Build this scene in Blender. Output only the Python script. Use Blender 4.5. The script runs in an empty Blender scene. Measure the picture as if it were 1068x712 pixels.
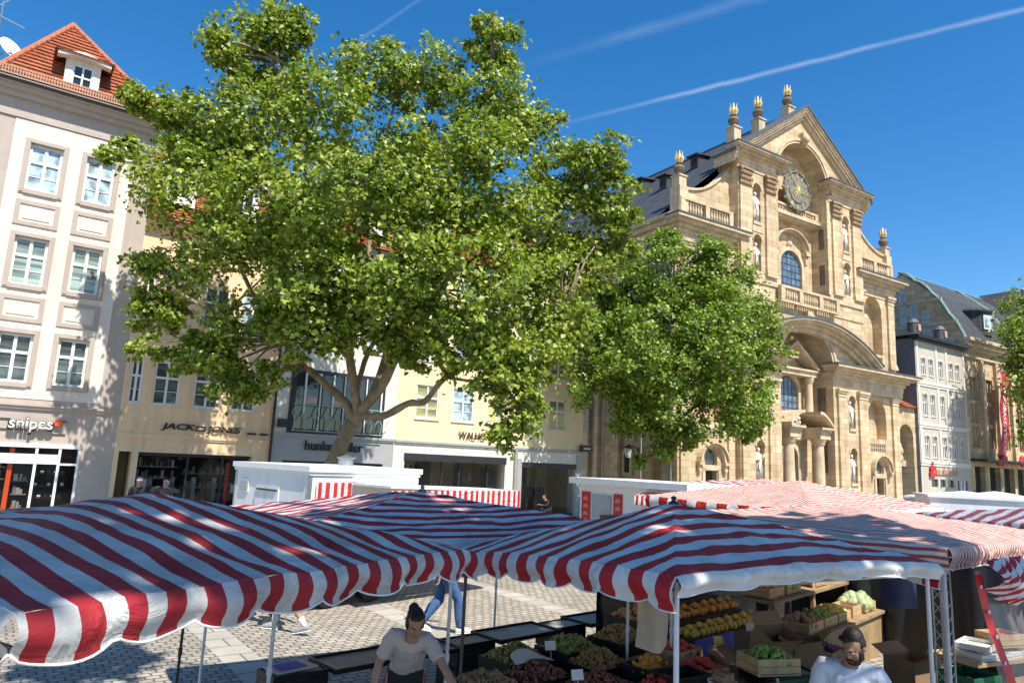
import bpy, bmesh, math, random
import numpy as np
from mathutils import Vector, Matrix
R = math.radians
rnd = random.Random(7)
scene = bpy.context.scene
COL = scene.collection
PI = math.pi

# ------------------------------------------------------------------ helpers
class MB:
    """collects geometry for one mesh object"""
    def __init__(s, T=None):
        s.v = []; s.f = []; s.m = []; s.uv = {}; s.T = T if T is not None else Matrix.Identity(4)
    def p(s, x, y, z):
        s.v.append(s.T @ Vector((x, y, z))); return len(s.v) - 1
    def face(s, idx, m=0):
        s.f.append(tuple(idx)); s.m.append(m)
    def poly(s, pts, m=0):
        s.face([s.p(*q) for q in pts], m)
    def box(s, x0, x1, y0, y1, z0, z1, m=0):
        i = [s.p(x, y, z) for x in (x0, x1) for y in (y0, y1) for z in (z0, z1)]
        for q in ((0,1,3,2),(4,6,7,5),(0,4,5,1),(2,3,7,6),(0,2,6,4),(1,5,7,3)):
            s.face([i[k] for k in q], m)
    def prism(s, pts, y0, y1, m=0):
        """outline in (x,z) extruded from y0 to y1 with caps"""
        n = len(pts)
        a = [s.p(x, y0, z) for x, z in pts]; b = [s.p(x, y1, z) for x, z in pts]
        s.face(a, m); s.face(b[::-1], m)
        for i in range(n):
            j = (i+1) % n
            s.face((a[j], a[i], b[i], b[j]), m)
    def strip(s, lo, hi, y0, y1, m=0):
        """solid between two polylines (x,z) of equal length, thick from y0 to y1"""
        n = len(lo)
        A = [s.p(x, y0, z) for x, z in lo]; B = [s.p(x, y0, z) for x, z in hi]
        Cc = [s.p(x, y1, z) for x, z in lo]; D = [s.p(x, y1, z) for x, z in hi]
        for i in range(n-1):
            s.face((A[i], A[i+1], B[i+1], B[i]), m); s.face((Cc[i+1], Cc[i], D[i], D[i+1]), m)
            s.face((B[i], B[i+1], D[i+1], D[i]), m); s.face((A[i+1], A[i], Cc[i], Cc[i+1]), m)
        s.face((A[0], B[0], D[0], Cc[0]), m); s.face((A[-1], Cc[-1], D[-1], B[-1]), m)
    def band(s, xs, lo, hi, y, m=0):
        a = [s.p(x, y, lo(x)) for x in xs]; b = [s.p(x, y, hi(x)) for x in xs]
        for i in range(len(xs)-1):
            s.face((a[i], a[i+1], b[i+1], b[i]), m)
    def tube(s, pts, rad, n=8, m=0, cap=True, side=None, ry=None):
        pts = [Vector(q) for q in pts]
        if not hasattr(rad, '__len__'): rad = [rad]*len(pts)
        if ry is None: ry = rad
        rings = []; prev = Vector(side) if side is not None else None
        for i, q in enumerate(pts):
            d = (pts[min(i+1, len(pts)-1)] - pts[max(i-1, 0)])
            d = d.normalized() if d.length > 1e-9 else Vector((0,0,1))
            if prev is None:
                prev = Vector((1,0,0)) if abs(d.x) < .8 else Vector((0,1,0))
            a = (prev - d*prev.dot(d)); a = a.normalized() if a.length > 1e-6 else d.orthogonal().normalized()
            b = d.cross(a); prev = a
            rings.append([s.p(*(q + a*rad[i]*math.cos(2*PI*k/n) + b*ry[i]*math.sin(2*PI*k/n))) for k in range(n)])
        for i in range(len(rings)-1):
            for k in range(n):
                j = (k+1) % n
                s.face((rings[i][k], rings[i][j], rings[i+1][j], rings[i+1][k]), m)
        if cap:
            s.face(rings[0][::-1], m); s.face(rings[-1], m)
    def lathe(s, cx, cy, prof, n=12, m=0, sy=1.0):
        rings = [[s.p(cx + r*math.cos(2*PI*k/n), cy + sy*r*math.sin(2*PI*k/n), z) for k in range(n)] for r, z in prof]
        for i in range(len(rings)-1):
            for k in range(n):
                j = (k+1) % n
                s.face((rings[i][k], rings[i][j], rings[i+1][j], rings[i+1][k]), m)
        s.face(rings[0][::-1], m); s.face(rings[-1], m)
    def ell(s, c, r, n=12, k=8, rot=None, m=0):
        c = Vector(c); rot = rot or Matrix.Identity(3)
        rings = []
        for i in range(1, k):
            t = PI*i/k
            rings.append([s.p(*(c + rot @ Vector((r[0]*math.sin(t)*math.cos(2*PI*j/n), r[1]*math.sin(t)*math.sin(2*PI*j/n), r[2]*math.cos(t))))) for j in range(n)])
        top = s.p(*(c + rot @ Vector((0,0,r[2])))); bot = s.p(*(c - rot @ Vector((0,0,r[2]))))
        for j in range(n):
            l = (j+1) % n
            s.face((top, rings[0][j], rings[0][l]), m); s.face((bot, rings[-1][l], rings[-1][j]), m)
            for i in range(len(rings)-1):
                s.face((rings[i][j], rings[i+1][j], rings[i+1][l], rings[i][l]), m)
    def wall(s, u0, u1, z0, z1, holes=(), y=0.0, depth=.2, m=0, mr=None, back=None, seg=10):
        """wall sheet facing -y with rectangular or arched openings and their reveals; back = material index closing the opening"""
        mr = m if mr is None else mr
        us = sorted(set([u0, u1] + [h[0] for h in holes] + [h[1] for h in holes]))
        zs = sorted(set([z0, z1] + [h[2] for h in holes] + [h[3] for h in holes]))
        us = [q for q in us if u0-1e-6 <= q <= u1+1e-6]; zs = [q for q in zs if z0-1e-6 <= q <= z1+1e-6]
        for i in range(len(us)-1):
            for j in range(len(zs)-1):
                cu, cz = (us[i]+us[i+1])/2, (zs[j]+zs[j+1])/2
                if any(h[0] < cu < h[1] and h[2] < cz < h[3] for h in holes): continue
                s.poly(((us[i],y,zs[j]),(us[i+1],y,zs[j]),(us[i+1],y,zs[j+1]),(us[i],y,zs[j+1])), m)
        for h in holes:
            a, b, c, d = h[:4]; arch = len(h) > 4 and h[4]; dp = h[5] if len(h) > 5 else depth
            if arch:
                r = (b-a)/2; rz = min(r, h[6]) if len(h) > 6 else r
                sp = d - rz; cx = (a+b)/2
                arc = [(cx - r*math.cos(PI*k/(2*seg)), sp + rz*math.sin(PI*k/(2*seg))) for k in range(2*seg+1)]
                for k in range(2*seg):
                    (x0_, q0), (x1_, q1) = arc[k], arc[k+1]
                    s.poly(((x0_,y,q0),(x1_,y,q1),(x1_,y,d),(x0_,y,d)) if q0 < d-1e-6 and q1 < d-1e-6 else
                           (((x0_,y,q0),(x1_,y,q1),(x0_,y,d)) if q1 >= d-1e-6 else ((x0_,y,q0),(x1_,y,q1),(x1_,y,d))), m)
                    s.poly(((x0_,y,q0),(x0_,y+dp,q0),(x1_,y+dp,q1),(x1_,y,q1)), mr)
                path = [(a, c)] + arc + [(b, c)]
                top = sp
            else:
                path = [(a,c),(a,d),(b,d),(b,c)]; top = d
                s.poly(((a,y,d),(a,y+dp,d),(b,y+dp,d),(b,y,d)), mr)
            s.poly(((a,y,c),(a,y+dp,c),(a,y+dp,top),(a,y,top)), mr)
            s.poly(((b,y,c),(b,y,top),(b,y+dp,top),(b,y+dp,c)), mr)
            if c > z0 + 1e-6: s.poly(((a,y,c),(b,y,c),(b,y+dp,c),(a,y+dp,c)), mr)
            if back is not None: s.poly([(q[0], y+dp, q[1]) for q in path], back)
    def build(s, name, mats, parent=None, smooth=False, fix=False, recalc=True):
        me = bpy.data.meshes.new(name)
        me.from_pydata([tuple(q) for q in s.v], [], s.f)
        if not isinstance(mats, (list, tuple)): mats = [mats]
        for mm in mats: me.materials.append(mm)
        me.polygons.foreach_set('material_index', s.m)
        if smooth: me.polygons.foreach_set('use_smooth', [True]*len(s.f))
        if recalc:
            bm = bmesh.new(); bm.from_mesh(me); bmesh.ops.recalc_face_normals(bm, faces=bm.faces); bm.to_mesh(me); bm.free()
        me.update()
        o = bpy.data.objects.new(name, me); COL.objects.link(o)
        if parent is not None: o.parent = parent
        return o

def tag(o, label=None, cat=None, group=None, kind=None):
    if label: o['label'] = label
    if cat: o['category'] = cat
    if group: o['group'] = group
    if kind: o['kind'] = kind
    return o
def thing(name, label, cat, loc=(0,0,0), rz=0, group=None):
    o = bpy.data.objects.new(name, None); COL.objects.link(o)
    o.empty_display_size = .1
    o.location = loc; o.rotation_euler = (0,0,rz)
    return tag(o, label, cat, group)
def copy_tree(o, parent=None):
    c = o.copy(); COL.objects.link(c)
    if parent is not None: c.parent = parent
    for ch in list(o.children): copy_tree(ch, c)
    return c
def Tr(x=0, y=0, z=0, rz=0): return Matrix.Translation((x,y,z)) @ Matrix.Rotation(rz, 4, 'Z')

# ------------------------------------------------------------------ materials
MATS = {}
def nodes(name):
    m = bpy.data.materials.new(name); m.use_nodes = True
    nt = m.node_tree; b = nt.nodes['Principled BSDF']
    return m, nt, b
def N(nt, t, **kw):
    n = nt.nodes.new(t)
    for k, v in kw.items():
        if k in n.bl_rna.properties: setattr(n, k, v)
        else: n.inputs[k].default_value = v
    return n
def ramp(nt, stops):
    n = nt.nodes.new('ShaderNodeValToRGB'); e = n.color_ramp.elements
    while len(e) < len(stops): e.new(.5)
    for q, (p, c) in zip(e, stops): q.position = p; q.color = (*c, 1)
    return n
def vary(c, k): return tuple(min(1, max(0, q*k)) for q in c)
def mat(name, col, rough=.75, ns=3.0, amt=.18, bump=.0, bscale=40, metal=0, spec=.4, streak=0):
    """base colour varied by two noises (wear and grime), optional bump"""
    m, nt, b = nodes(name); L = nt.links
    tc = N(nt, 'ShaderNodeTexCoord')
    n1 = N(nt, 'ShaderNodeTexNoise', Scale=ns, Detail=6.0, Roughness=.65); L.new(tc.outputs['Object'], n1.inputs['Vector'])
    rp = ramp(nt, [(.3, vary(col, 1-amt)), (.7, vary(col, 1+amt*.6))]); L.new(n1.outputs['Fac'], rp.inputs['Fac'])
    out = rp.outputs['Color']
    if streak:
        mp = N(nt, 'ShaderNodeMapping'); mp.inputs['Scale'].default_value = (2.2, 2.2, .12); L.new(tc.outputs['Object'], mp.inputs['Vector'])
        n2 = N(nt, 'ShaderNodeTexNoise', Scale=1.6, Detail=5.0, Roughness=.7); L.new(mp.outputs[0], n2.inputs['Vector'])
        r2 = ramp(nt, [(.45, (1,1,1)), (.75, (1-streak,)*3)]); L.new(n2.outputs['Fac'], r2.inputs['Fac'])
        mx = N(nt, 'ShaderNodeMixRGB', blend_type='MULTIPLY'); mx.inputs['Fac'].default_value = 1
        L.new(out, mx.inputs['Color1']); L.new(r2.outputs['Color'], mx.inputs['Color2']); out = mx.outputs['Color']
    L.new(out, b.inputs['Base Color'])
    b.inputs['Roughness'].default_value = rough; b.inputs['Metallic'].default_value = metal
    b.inputs['Specular IOR Level'].default_value = spec
    if bump:
        n3 = N(nt, 'ShaderNodeTexNoise', Scale=bscale, Detail=4.0); L.new(tc.outputs['Object'], n3.inputs['Vector'])
        bp = N(nt, 'ShaderNodeBump', Strength=bump, Distance=.02); L.new(n3.outputs['Fac'], bp.inputs['Height']); L.new(bp.outputs[0], b.inputs['Normal'])
    MATS[name] = m
    return m
def ashlar(name, col, bw=.9, bh=.42, dark=.62, mort=.014, var=.22):
    """dressed stone blocks"""
    m, nt, b = nodes(name); L = nt.links
    tc = N(nt, 'ShaderNodeTexCoord'); sx = N(nt, 'ShaderNodeSeparateXYZ'); L.new(tc.outputs['Object'], sx.inputs[0])
    ad = N(nt, 'ShaderNodeMath', operation='ADD'); L.new(sx.outputs['X'], ad.inputs[0]); L.new(sx.outputs['Y'], ad.inputs[1])
    cb = N(nt, 'ShaderNodeCombineXYZ'); L.new(ad.outputs[0], cb.inputs['X']); L.new(sx.outputs['Z'], cb.inputs['Y'])
    br = N(nt, 'ShaderNodeTexBrick'); L.new(cb.outputs[0], br.inputs['Vector'])
    br.inputs['Scale'].default_value = 1; br.inputs['Brick Width'].default_value = bw; br.inputs['Row Height'].default_value = bh
    br.inputs['Mortar Size'].default_value = mort; br.inputs['Mortar Smooth'].default_value = .3
    br.inputs['Color1'].default_value = (*vary(col, 1.1), 1); br.inputs['Color2'].default_value = (*vary((col[0], col[1]*.97, col[2]*.92), 1-var), 1)
    br.inputs['Mortar'].default_value = (*vary(col, dark), 1)
    n1 = N(nt, 'ShaderNodeTexNoise', Scale=.45, Detail=7.0, Roughness=.7); L.new(tc.outputs['Object'], n1.inputs['Vector'])
    r1 = ramp(nt, [(.32, (.72,.70,.68)), (.62, (1.08,1.06,1.02))]); L.new(n1.outputs['Fac'], r1.inputs['Fac'])
    mx = N(nt, 'ShaderNodeMixRGB', blend_type='MULTIPLY'); mx.inputs['Fac'].default_value = .85
    L.new(br.outputs['Color'], mx.inputs['Color1']); L.new(r1.outputs['Color'], mx.inputs['Color2'])
    mp = N(nt, 'ShaderNodeMapping'); mp.inputs['Scale'].default_value = (1.5, 1.5, .1); L.new(tc.outputs['Object'], mp.inputs['Vector'])
    n2 = N(nt, 'ShaderNodeTexNoise', Scale=1.3, Detail=6.0, Roughness=.7); L.new(mp.outputs[0], n2.inputs['Vector'])
    r2 = ramp(nt, [(.48, (1,1,1)), (.78, (.6,.56,.52))]); L.new(n2.outputs['Fac'], r2.inputs['Fac'])
    m2 = N(nt, 'ShaderNodeMixRGB', blend_type='MULTIPLY'); m2.inputs['Fac'].default_value = .8
    L.new(mx.outputs['Color'], m2.inputs['Color1']); L.new(r2.outputs['Color'], m2.inputs['Color2'])
    L.new(m2.outputs['Color'], b.inputs['Base Color']); b.inputs['Roughness'].default_value = .85; b.inputs['Specular IOR Level'].default_value = .2
    n3 = N(nt, 'ShaderNodeTexNoise', Scale=9.0, Detail=6.0); L.new(tc.outputs['Object'], n3.inputs['Vector'])
    ma = N(nt, 'ShaderNodeMath', operation='MULTIPLY_ADD'); L.new(br.outputs['Fac'], ma.inputs[0]); ma.inputs[1].default_value = -.8; L.new(n3.outputs['Fac'], ma.inputs[2])
    bp = N(nt, 'ShaderNodeBump', Strength=.45, Distance=.03); L.new(ma.outputs[0], bp.inputs['Height']); L.new(bp.outputs[0], b.inputs['Normal'])
    return m
def stripes(name, period, red=(.46,.02,.026), white=(.74,.73,.71), phase=0.0, duty=.5, rough=.6, transl=.13, dirt=.35):
    m, nt, b = nodes(name); L = nt.links
    uv = N(nt, 'ShaderNodeUVMap'); sx = N(nt, 'ShaderNodeSeparateXYZ'); L.new(uv.outputs[0], sx.inputs[0])
    a = N(nt, 'ShaderNodeMath', operation='MULTIPLY_ADD'); L.new(sx.outputs['X'], a.inputs[0]); a.inputs[1].default_value = 1/period; a.inputs[2].default_value = phase
    fr = N(nt, 'ShaderNodeMath', operation='FRACT'); L.new(a.outputs[0], fr.inputs[0])
    gt = N(nt, 'ShaderNodeMath', operation='GREATER_THAN'); L.new(fr.outputs[0], gt.inputs[0]); gt.inputs[1].default_value = duty
    tc = N(nt, 'ShaderNodeTexCoord')
    n1 = N(nt, 'ShaderNodeTexNoise', Scale=2.2, Detail=7.0, Roughness=.7); L.new(tc.outputs['Object'], n1.inputs['Vector'])
    r1 = ramp(nt, [(.35, (1-dirt,)*3), (.65, (1.05,1.05,1.05))]); L.new(n1.outputs['Fac'], r1.inputs['Fac'])
    mx = N(nt, 'ShaderNodeMixRGB'); L.new(gt.outputs[0], mx.inputs['Fac']); mx.inputs['Color1'].default_value = (*red,1); mx.inputs['Color2'].default_value = (*white,1)
    m2 = N(nt, 'ShaderNodeMixRGB', blend_type='MULTIPLY'); m2.inputs['Fac'].default_value = .7
    L.new(mx.outputs[0], m2.inputs['Color1']); L.new(r1.outputs[0], m2.inputs['Color2'])
    L.new(m2.outputs[0], b.inputs['Base Color']); b.inputs['Roughness'].default_value = rough; b.inputs['Specular IOR Level'].default_value = .3
    n3 = N(nt, 'ShaderNodeTexNoise', Scale=4.0, Detail=8.0, Roughness=.6, Distortion=.8); L.new(tc.outputs['Object'], n3.inputs['Vector'])
    vo = N(nt, 'ShaderNodeTexVoronoi', feature='DISTANCE_TO_EDGE'); vo.inputs['Scale'].default_value = 1.7; nd = N(nt, 'ShaderNodeVectorMath', operation='MULTIPLY_ADD'); L.new(n3.outputs['Color'], nd.inputs[0]); nd.inputs[1].default_value = (.5,.5,.5); L.new(tc.outputs['Object'], nd.inputs[2]); L.new(nd.outputs[0], vo.inputs['Vector'])
    vr = N(nt, 'ShaderNodeMapRange'); L.new(vo.outputs['Distance'], vr.inputs['Value']); vr.inputs['From Max'].default_value = .10; vr.inputs['To Max'].default_value = .8
    hh = N(nt, 'ShaderNodeMath', operation='ADD'); L.new(vr.outputs[0], hh.inputs[0]); L.new(n3.outputs['Fac'], hh.inputs[1])
    bp = N(nt, 'ShaderNodeBump', Strength=.55, Distance=.035); L.new(hh.outputs[0], bp.inputs['Height']); L.new(bp.outputs[0], b.inputs['Normal'])
    tr = N(nt, 'ShaderNodeBsdfTranslucent'); L.new(m2.outputs[0], tr.inputs['Color'])
    ms = N(nt, 'ShaderNodeMixShader'); ms.inputs[0].default_value = transl
    out = nt.nodes['Material Output']; L.new(b.outputs[0], ms.inputs[1]); L.new(tr.outputs[0], ms.inputs[2]); L.new(ms.outputs[0], out.inputs['Surface'])
    return m
def glass(name, tint=(.02,.03,.035), transp=.0, rough=.04):
    m, nt, b = nodes(name); L = nt.links
    b.inputs['Base Color'].default_value = (*tint, 1); b.inputs['Roughness'].default_value = rough; b.inputs['Specular IOR Level'].default_value = .8
    tc = N(nt, 'ShaderNodeTexCoord'); n3 = N(nt, 'ShaderNodeTexNoise', Scale=1.4, Detail=2.0); L.new(tc.outputs['Object'], n3.inputs['Vector'])
    bp = N(nt, 'ShaderNodeBump', Strength=.12, Distance=.05); L.new(n3.outputs['Fac'], bp.inputs['Height']); L.new(bp.outputs[0], b.inputs['Normal'])
    if transp:
        tr = N(nt, 'ShaderNodeBsdfTransparent'); ms = N(nt, 'ShaderNodeMixShader'); ms.inputs[0].default_value = transp
        L.new(b.outputs[0], ms.inputs[1]); L.new(tr.outputs[0], ms.inputs[2]); L.new(ms.outputs[0], nt.nodes['Material Output'].inputs['Surface'])
    return m
def blindglass(name, col, bands=0.0, soft=.3):
    """a glazed window with a curtain or blind close behind the glass"""
    m, nt, b = nodes(name); L = nt.links
    tc = N(nt, 'ShaderNodeTexCoord'); mp = N(nt, 'ShaderNodeMapping'); L.new(tc.outputs['Object'], mp.inputs['Vector'])
    mp.inputs['Scale'].default_value = (1.3, 1, 1.1) if not bands else (.15, 1, bands)
    n1 = N(nt, 'ShaderNodeTexNoise', Scale=2.0, Detail=3.0); L.new(mp.outputs[0], n1.inputs['Vector'])
    r1 = ramp(nt, [(.38, vary(col, 1-soft*2)), (.6, vary(col, 1+soft))]); L.new(n1.outputs['Fac'], r1.inputs['Fac'])
    L.new(r1.outputs[0], b.inputs['Base Color']); b.inputs['Roughness'].default_value = .5
    b.inputs['Coat Weight'].default_value = 1; b.inputs['Coat Roughness'].default_value = .03
    return m
def leafmat(name, cols, transl=.3):
    m, nt, b = nodes(name); L = nt.links
    g = N(nt, 'ShaderNodeNewGeometry'); r = ramp(nt, [(i/(len(cols)-1), c) for i, c in enumerate(cols)])
    L.new(g.outputs['Random Per Island'], r.inputs['Fac']); L.new(r.outputs[0], b.inputs['Base Color'])
    b.inputs['Roughness'].default_value = .45; b.inputs['Specular IOR Level'].default_value = .45
    tr = N(nt, 'ShaderNodeBsdfTranslucent'); hs = N(nt, 'ShaderNodeHueSaturation'); hs.inputs['Value'].default_value = 1.5; hs.inputs['Saturation'].default_value = 1.1
    L.new(r.outputs[0], hs.inputs['Color']); L.new(hs.outputs[0], tr.inputs['Color'])
    ms = N(nt, 'ShaderNodeMixShader'); ms.inputs[0].default_value = transl
    L.new(b.outputs[0], ms.inputs[1]); L.new(tr.outputs[0], ms.inputs[2]); L.new(ms.outputs[0], nt.nodes['Material Output'].inputs['Surface'])
    return m
def rnd_island(name, cols, rough=.6, spec=.3):
    m, nt, b = nodes(name); L = nt.links
    g = N(nt, 'ShaderNodeNewGeometry'); r = ramp(nt, [(i/max(1,len(cols)-1), c) for i, c in enumerate(cols)])
    L.new(g.outputs['Random Per Island'], r.inputs['Fac']); L.new(r.outputs[0], b.inputs['Base Color'])
    b.inputs['Roughness'].default_value = rough; b.inputs['Specular IOR Level'].default_value = spec
    return m
def tilemat(name, c1, c2, w=.2, h=.16):
    m, nt, b = nodes(name); L = nt.links
    tc = N(nt, 'ShaderNodeTexCoord'); sx = N(nt, 'ShaderNodeSeparateXYZ'); L.new(tc.outputs['Object'], sx.inputs[0])
    ad = N(nt, 'ShaderNodeMath', operation='ADD'); L.new(sx.outputs['X'], ad.inputs[0]); L.new(sx.outputs['Y'], ad.inputs[1])
    cb = N(nt, 'ShaderNodeCombineXYZ'); L.new(ad.outputs[0], cb.inputs['X']); L.new(sx.outputs['Z'], cb.inputs['Y'])
    br = N(nt, 'ShaderNodeTexBrick'); L.new(cb.outputs[0], br.inputs['Vector'])
    br.inputs['Scale'].default_value = 1; br.inputs['Brick Width'].default_value = w; br.inputs['Row Height'].default_value = h
    br.inputs['Mortar Size'].default_value = .012; br.inputs['Color1'].default_value = (*c1,1); br.inputs['Color2'].default_value = (*c2,1)
    br.inputs['Mortar'].default_value = (*vary(c2,.35),1)
    n1 = N(nt, 'ShaderNodeTexNoise', Scale=1.2, Detail=6.0); L.new(tc.outputs['Object'], n1.inputs['Vector'])
    r1 = ramp(nt, [(.35, (.7,.7,.7)), (.65, (1.1,1.1,1.1))]); L.new(n1.outputs['Fac'], r1.inputs['Fac'])
    mx = N(nt, 'ShaderNodeMixRGB', blend_type='MULTIPLY'); mx.inputs['Fac'].default_value = .8
    L.new(br.outputs['Color'], mx.inputs['Color1']); L.new(r1.outputs[0], mx.inputs['Color2'])
    L.new(mx.outputs[0], b.inputs['Base Color']); b.inputs['Roughness'].default_value = .7
    bp = N(nt, 'ShaderNodeBump', Strength=.6, Distance=.03, invert=True); L.new(br.outputs['Fac'], bp.inputs['Height']); L.new(bp.outputs[0], b.inputs['Normal'])
    return m

SAND = ashlar('sandstone_blocks', (.64,.50,.33))
SANDT = mat('sandstone_trim', (.62,.485,.32), .85, 1.2, .3, .5, 12, streak=.35, spec=.2)
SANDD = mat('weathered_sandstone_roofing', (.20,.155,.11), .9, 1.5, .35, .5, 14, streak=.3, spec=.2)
STATUE = mat('pale_statue_stone', (.62,.56,.47), .8, 3, .3, .6, 10)
SLATE = tilemat('slate', (.062,.066,.074), (.042,.045,.052), .3, .2)
LEAD = mat('lead_flashing', (.10,.105,.115), .5, 2, .25)
TILE = tilemat('clay_tiles', (.50,.155,.06), (.34,.085,.035), .19, .2)
TILER = mat('clay_ridge', (.46,.14,.06), .75, 5, .35, .4, 20)
COPPER = mat('green_copper', (.24,.36,.30), .6, 1.5, .25, streak=.3)
PINK = mat('mauve_render', (.47,.395,.345), .85, 1.3, .08, .15, 60, streak=.10, spec=.2)
CREAM = mat('cream_render', (.74,.66,.575), .85, 1.3, .06, .15, 60, streak=.22, spec=.2)
PEACH = mat('peach_render', (.84,.60,.385), .85, 1.3, .08, .15, 60, streak=.22, spec=.2)
YELL = mat('pale_yellow_render', (.76,.645,.42), .85, 1.3, .08, .15, 60, streak=.10, spec=.2)
WHITER = mat('white_render', (.70,.67,.61), .85, 1.3, .08, .15, 60, streak=.22, spec=.2)
GREYR = mat('grey_fascia', (.36,.36,.37), .6, 1.3, .1)
SHADEWALL = mat('shade_toned_wall', (.15,.16,.19), .7, 2, .2, .4, 25)  # blue-grey shade of the left-facing wall put into its base colour
WHITE = mat('white_paint', (.78,.77,.74), .5, 4, .06)
PANELW = mat('white_panel', (.76,.76,.75), .35, 1.2, .08, streak=.18)
DARKM = mat('dark_metal', (.025,.026,.03), .45, 3, .2)
BLACKP = mat('black_plastic', (.012,.013,.014), .45, 6, .3)
GREENP = mat('green_plastic', (.02,.16,.07), .5, 6, .2)
GALV = mat('galvanised_steel', (.42,.43,.44), .35, 8, .2, metal=.8)
POLEW = mat('white_pole', (.62,.63,.64), .4, 8, .15)
PIPE = mat('zinc_pipe', (.42,.40,.37), .45, 4, .2, metal=.3)
GOLD = mat('gilding', (.74,.56,.24), .5, 8, .3, metal=.35)
REDP = mat('red_paint', (.55,.025,.03), .5, 3, .15)
ORANGEP = mat('orange_sign', (.85,.10,.015), .45, 3, .05)
INT = mat('dark_interior', (.035,.03,.027), .9, 1.0, .5)
INTB = mat('beige_interior', (.36,.29,.17), .8, 1.0, .3)
WOODD = mat('dark_door_wood', (.07,.035,.02), .6, 3, .3, .3, 20)
WOODC = mat('crate_wood', (.52,.36,.19), .75, 5, .3, .3, 30)
PLANK = mat('counter_plank', (.34,.235,.125), .75, 3, .35, .3, 24)
CARD = mat('cardboard', (.27,.18,.10), .85, 3, .15)
PAPERW = mat('white_paper', (.72,.70,.66), .8, 3, .08)
BLUEP = mat('blue_paper', (.10,.10,.42), .7, 8, .3)
GLASSD = glass('window_glass')
GLASSS = glass('shop_glass', (.012,.014,.016), .72)
CURT = blindglass('sky_tinted_curtain', (.36,.47,.53))  # white curtain; the sky reflected in the glass is mixed in as pale blue
BLIND = blindglass('green_grey_blind', (.29,.38,.33), 2.2)
DARKC = blindglass('dark_curtain', (.075,.10,.095), 2.0)
REDBL = blindglass('red_blind', (.55,.03,.03))
YELBL = blindglass('greenish_yellow_blind', (.42,.40,.16), 1.2)
BLUEGL = blindglass('leaded_sky_glass', (.12,.19,.27), 0, .2)
BARK = mat('plane_bark', (.29,.225,.14), .9, 2.6, .5, .9, 9, streak=.3)
LEAF = leafmat('plane_leaves', [(.06,.115,.010),(.165,.24,.022),(.28,.35,.045),(.44,.46,.12)])
LEAF2 = leafmat('plane_leaves_fresh', [(.05,.11,.010),(.14,.225,.022),(.235,.325,.038),(.36,.41,.09)])
COP = None
# ground
def cobble(name):
    m, nt, b = nodes(name); L = nt.links
    tc = N(nt, 'ShaderNodeTexCoord'); mp = N(nt, 'ShaderNodeMapping'); mp.inputs['Rotation'].default_value = (0,0,R(-36)); L.new(tc.outputs['Object'], mp.inputs['Vector'])
    nz = N(nt, 'ShaderNodeTexNoise', Scale=2.0, Detail=2.0); L.new(mp.outputs[0], nz.inputs['Vector'])
    mm = N(nt, 'ShaderNodeVectorMath', operation='MULTIPLY_ADD'); L.new(nz.outputs['Color'], mm.inputs[0]); mm.inputs[1].default_value = (.09,.09,0); L.new(mp.outputs[0], mm.inputs[2])
    br = N(nt, 'ShaderNodeTexBrick'); L.new(mm.outputs[0], br.inputs['Vector'])
    br.inputs['Scale'].default_value = 1; br.inputs['Brick Width'].default_value = .175; br.inputs['Row Height'].default_value = .13; br.inputs['Mortar Size'].default_value = .014
    br.inputs['Color1'].default_value = (.44,.395,.33,1); br.inputs['Color2'].default_value = (.30,.275,.24,1); br.inputs['Mortar'].default_value = (.14,.12,.10,1)
    b2 = N(nt, 'ShaderNodeTexBrick'); L.new(mp.outputs[0], b2.inputs['Vector'])
    b2.inputs['Scale'].default_value = 1; b2.inputs['Brick Width'].default_value = .9; b2.inputs['Row Height'].default_value = .45; b2.inputs['Mortar Size'].default_value = .012
    b2.inputs['Color1'].default_value = (.46,.43,.38,1); b2.inputs['Color2'].default_value = (.38,.355,.31,1); b2.inputs['Mortar'].default_value = (.16,.14,.12,1)
    sx = N(nt, 'ShaderNodeSeparateXYZ'); L.new(mp.outputs[0], sx.inputs[0])
    pm = N(nt, 'ShaderNodeMath', operation='PINGPONG'); L.new(sx.outputs['X'], pm.inputs[0]); pm.inputs[1].default_value = 1.55
    lt = N(nt, 'ShaderNodeMath', operation='LESS_THAN'); L.new(pm.outputs[0], lt.inputs[0]); lt.inputs[1].default_value = .24
    mx = N(nt, 'ShaderNodeMixRGB'); L.new(lt.outputs[0], mx.inputs['Fac']); L.new(br.outputs['Color'], mx.inputs['Color1']); L.new(b2.outputs['Color'], mx.inputs['Color2'])
    n1 = N(nt, 'ShaderNodeTexNoise', Scale=.5, Detail=8.0, Roughness=.7); L.new(tc.outputs['Object'], n1.inputs['Vector'])
    r1 = ramp(nt, [(.35, (.75,.73,.7)), (.65, (1.1,1.1,1.08))]); L.new(n1.outputs['Fac'], r1.inputs['Fac'])
    m2 = N(nt, 'ShaderNodeMixRGB', blend_type='MULTIPLY'); m2.inputs['Fac'].default_value = .85; L.new(mx.outputs[0], m2.inputs['Color1']); L.new(r1.outputs[0], m2.inputs['Color2'])
    L.new(m2.outputs[0], b.inputs['Base Color']); b.inputs['Roughness'].default_value = .8; b.inputs['Specular IOR Level'].default_value = .25
    fm = N(nt, 'ShaderNodeMixRGB'); L.new(lt.outputs[0], fm.inputs['Fac']); L.new(br.outputs['Fac'], fm.inputs['Color1']); L.new(b2.outputs['Fac'], fm.inputs['Color2'])
    bp = N(nt, 'ShaderNodeBump', Strength=.7, Distance=.03, invert=True); L.new(fm.outputs[0], bp.inputs['Height']); L.new(bp.outputs[0], b.inputs['Normal'])
    return m
g = MB(); g.poly(((-300,-150,0),(300,-150,0),(300,400,0),(-300,400,0)))
tag(g.build('ground', cobble('cobbles')), kind='structure')

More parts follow.
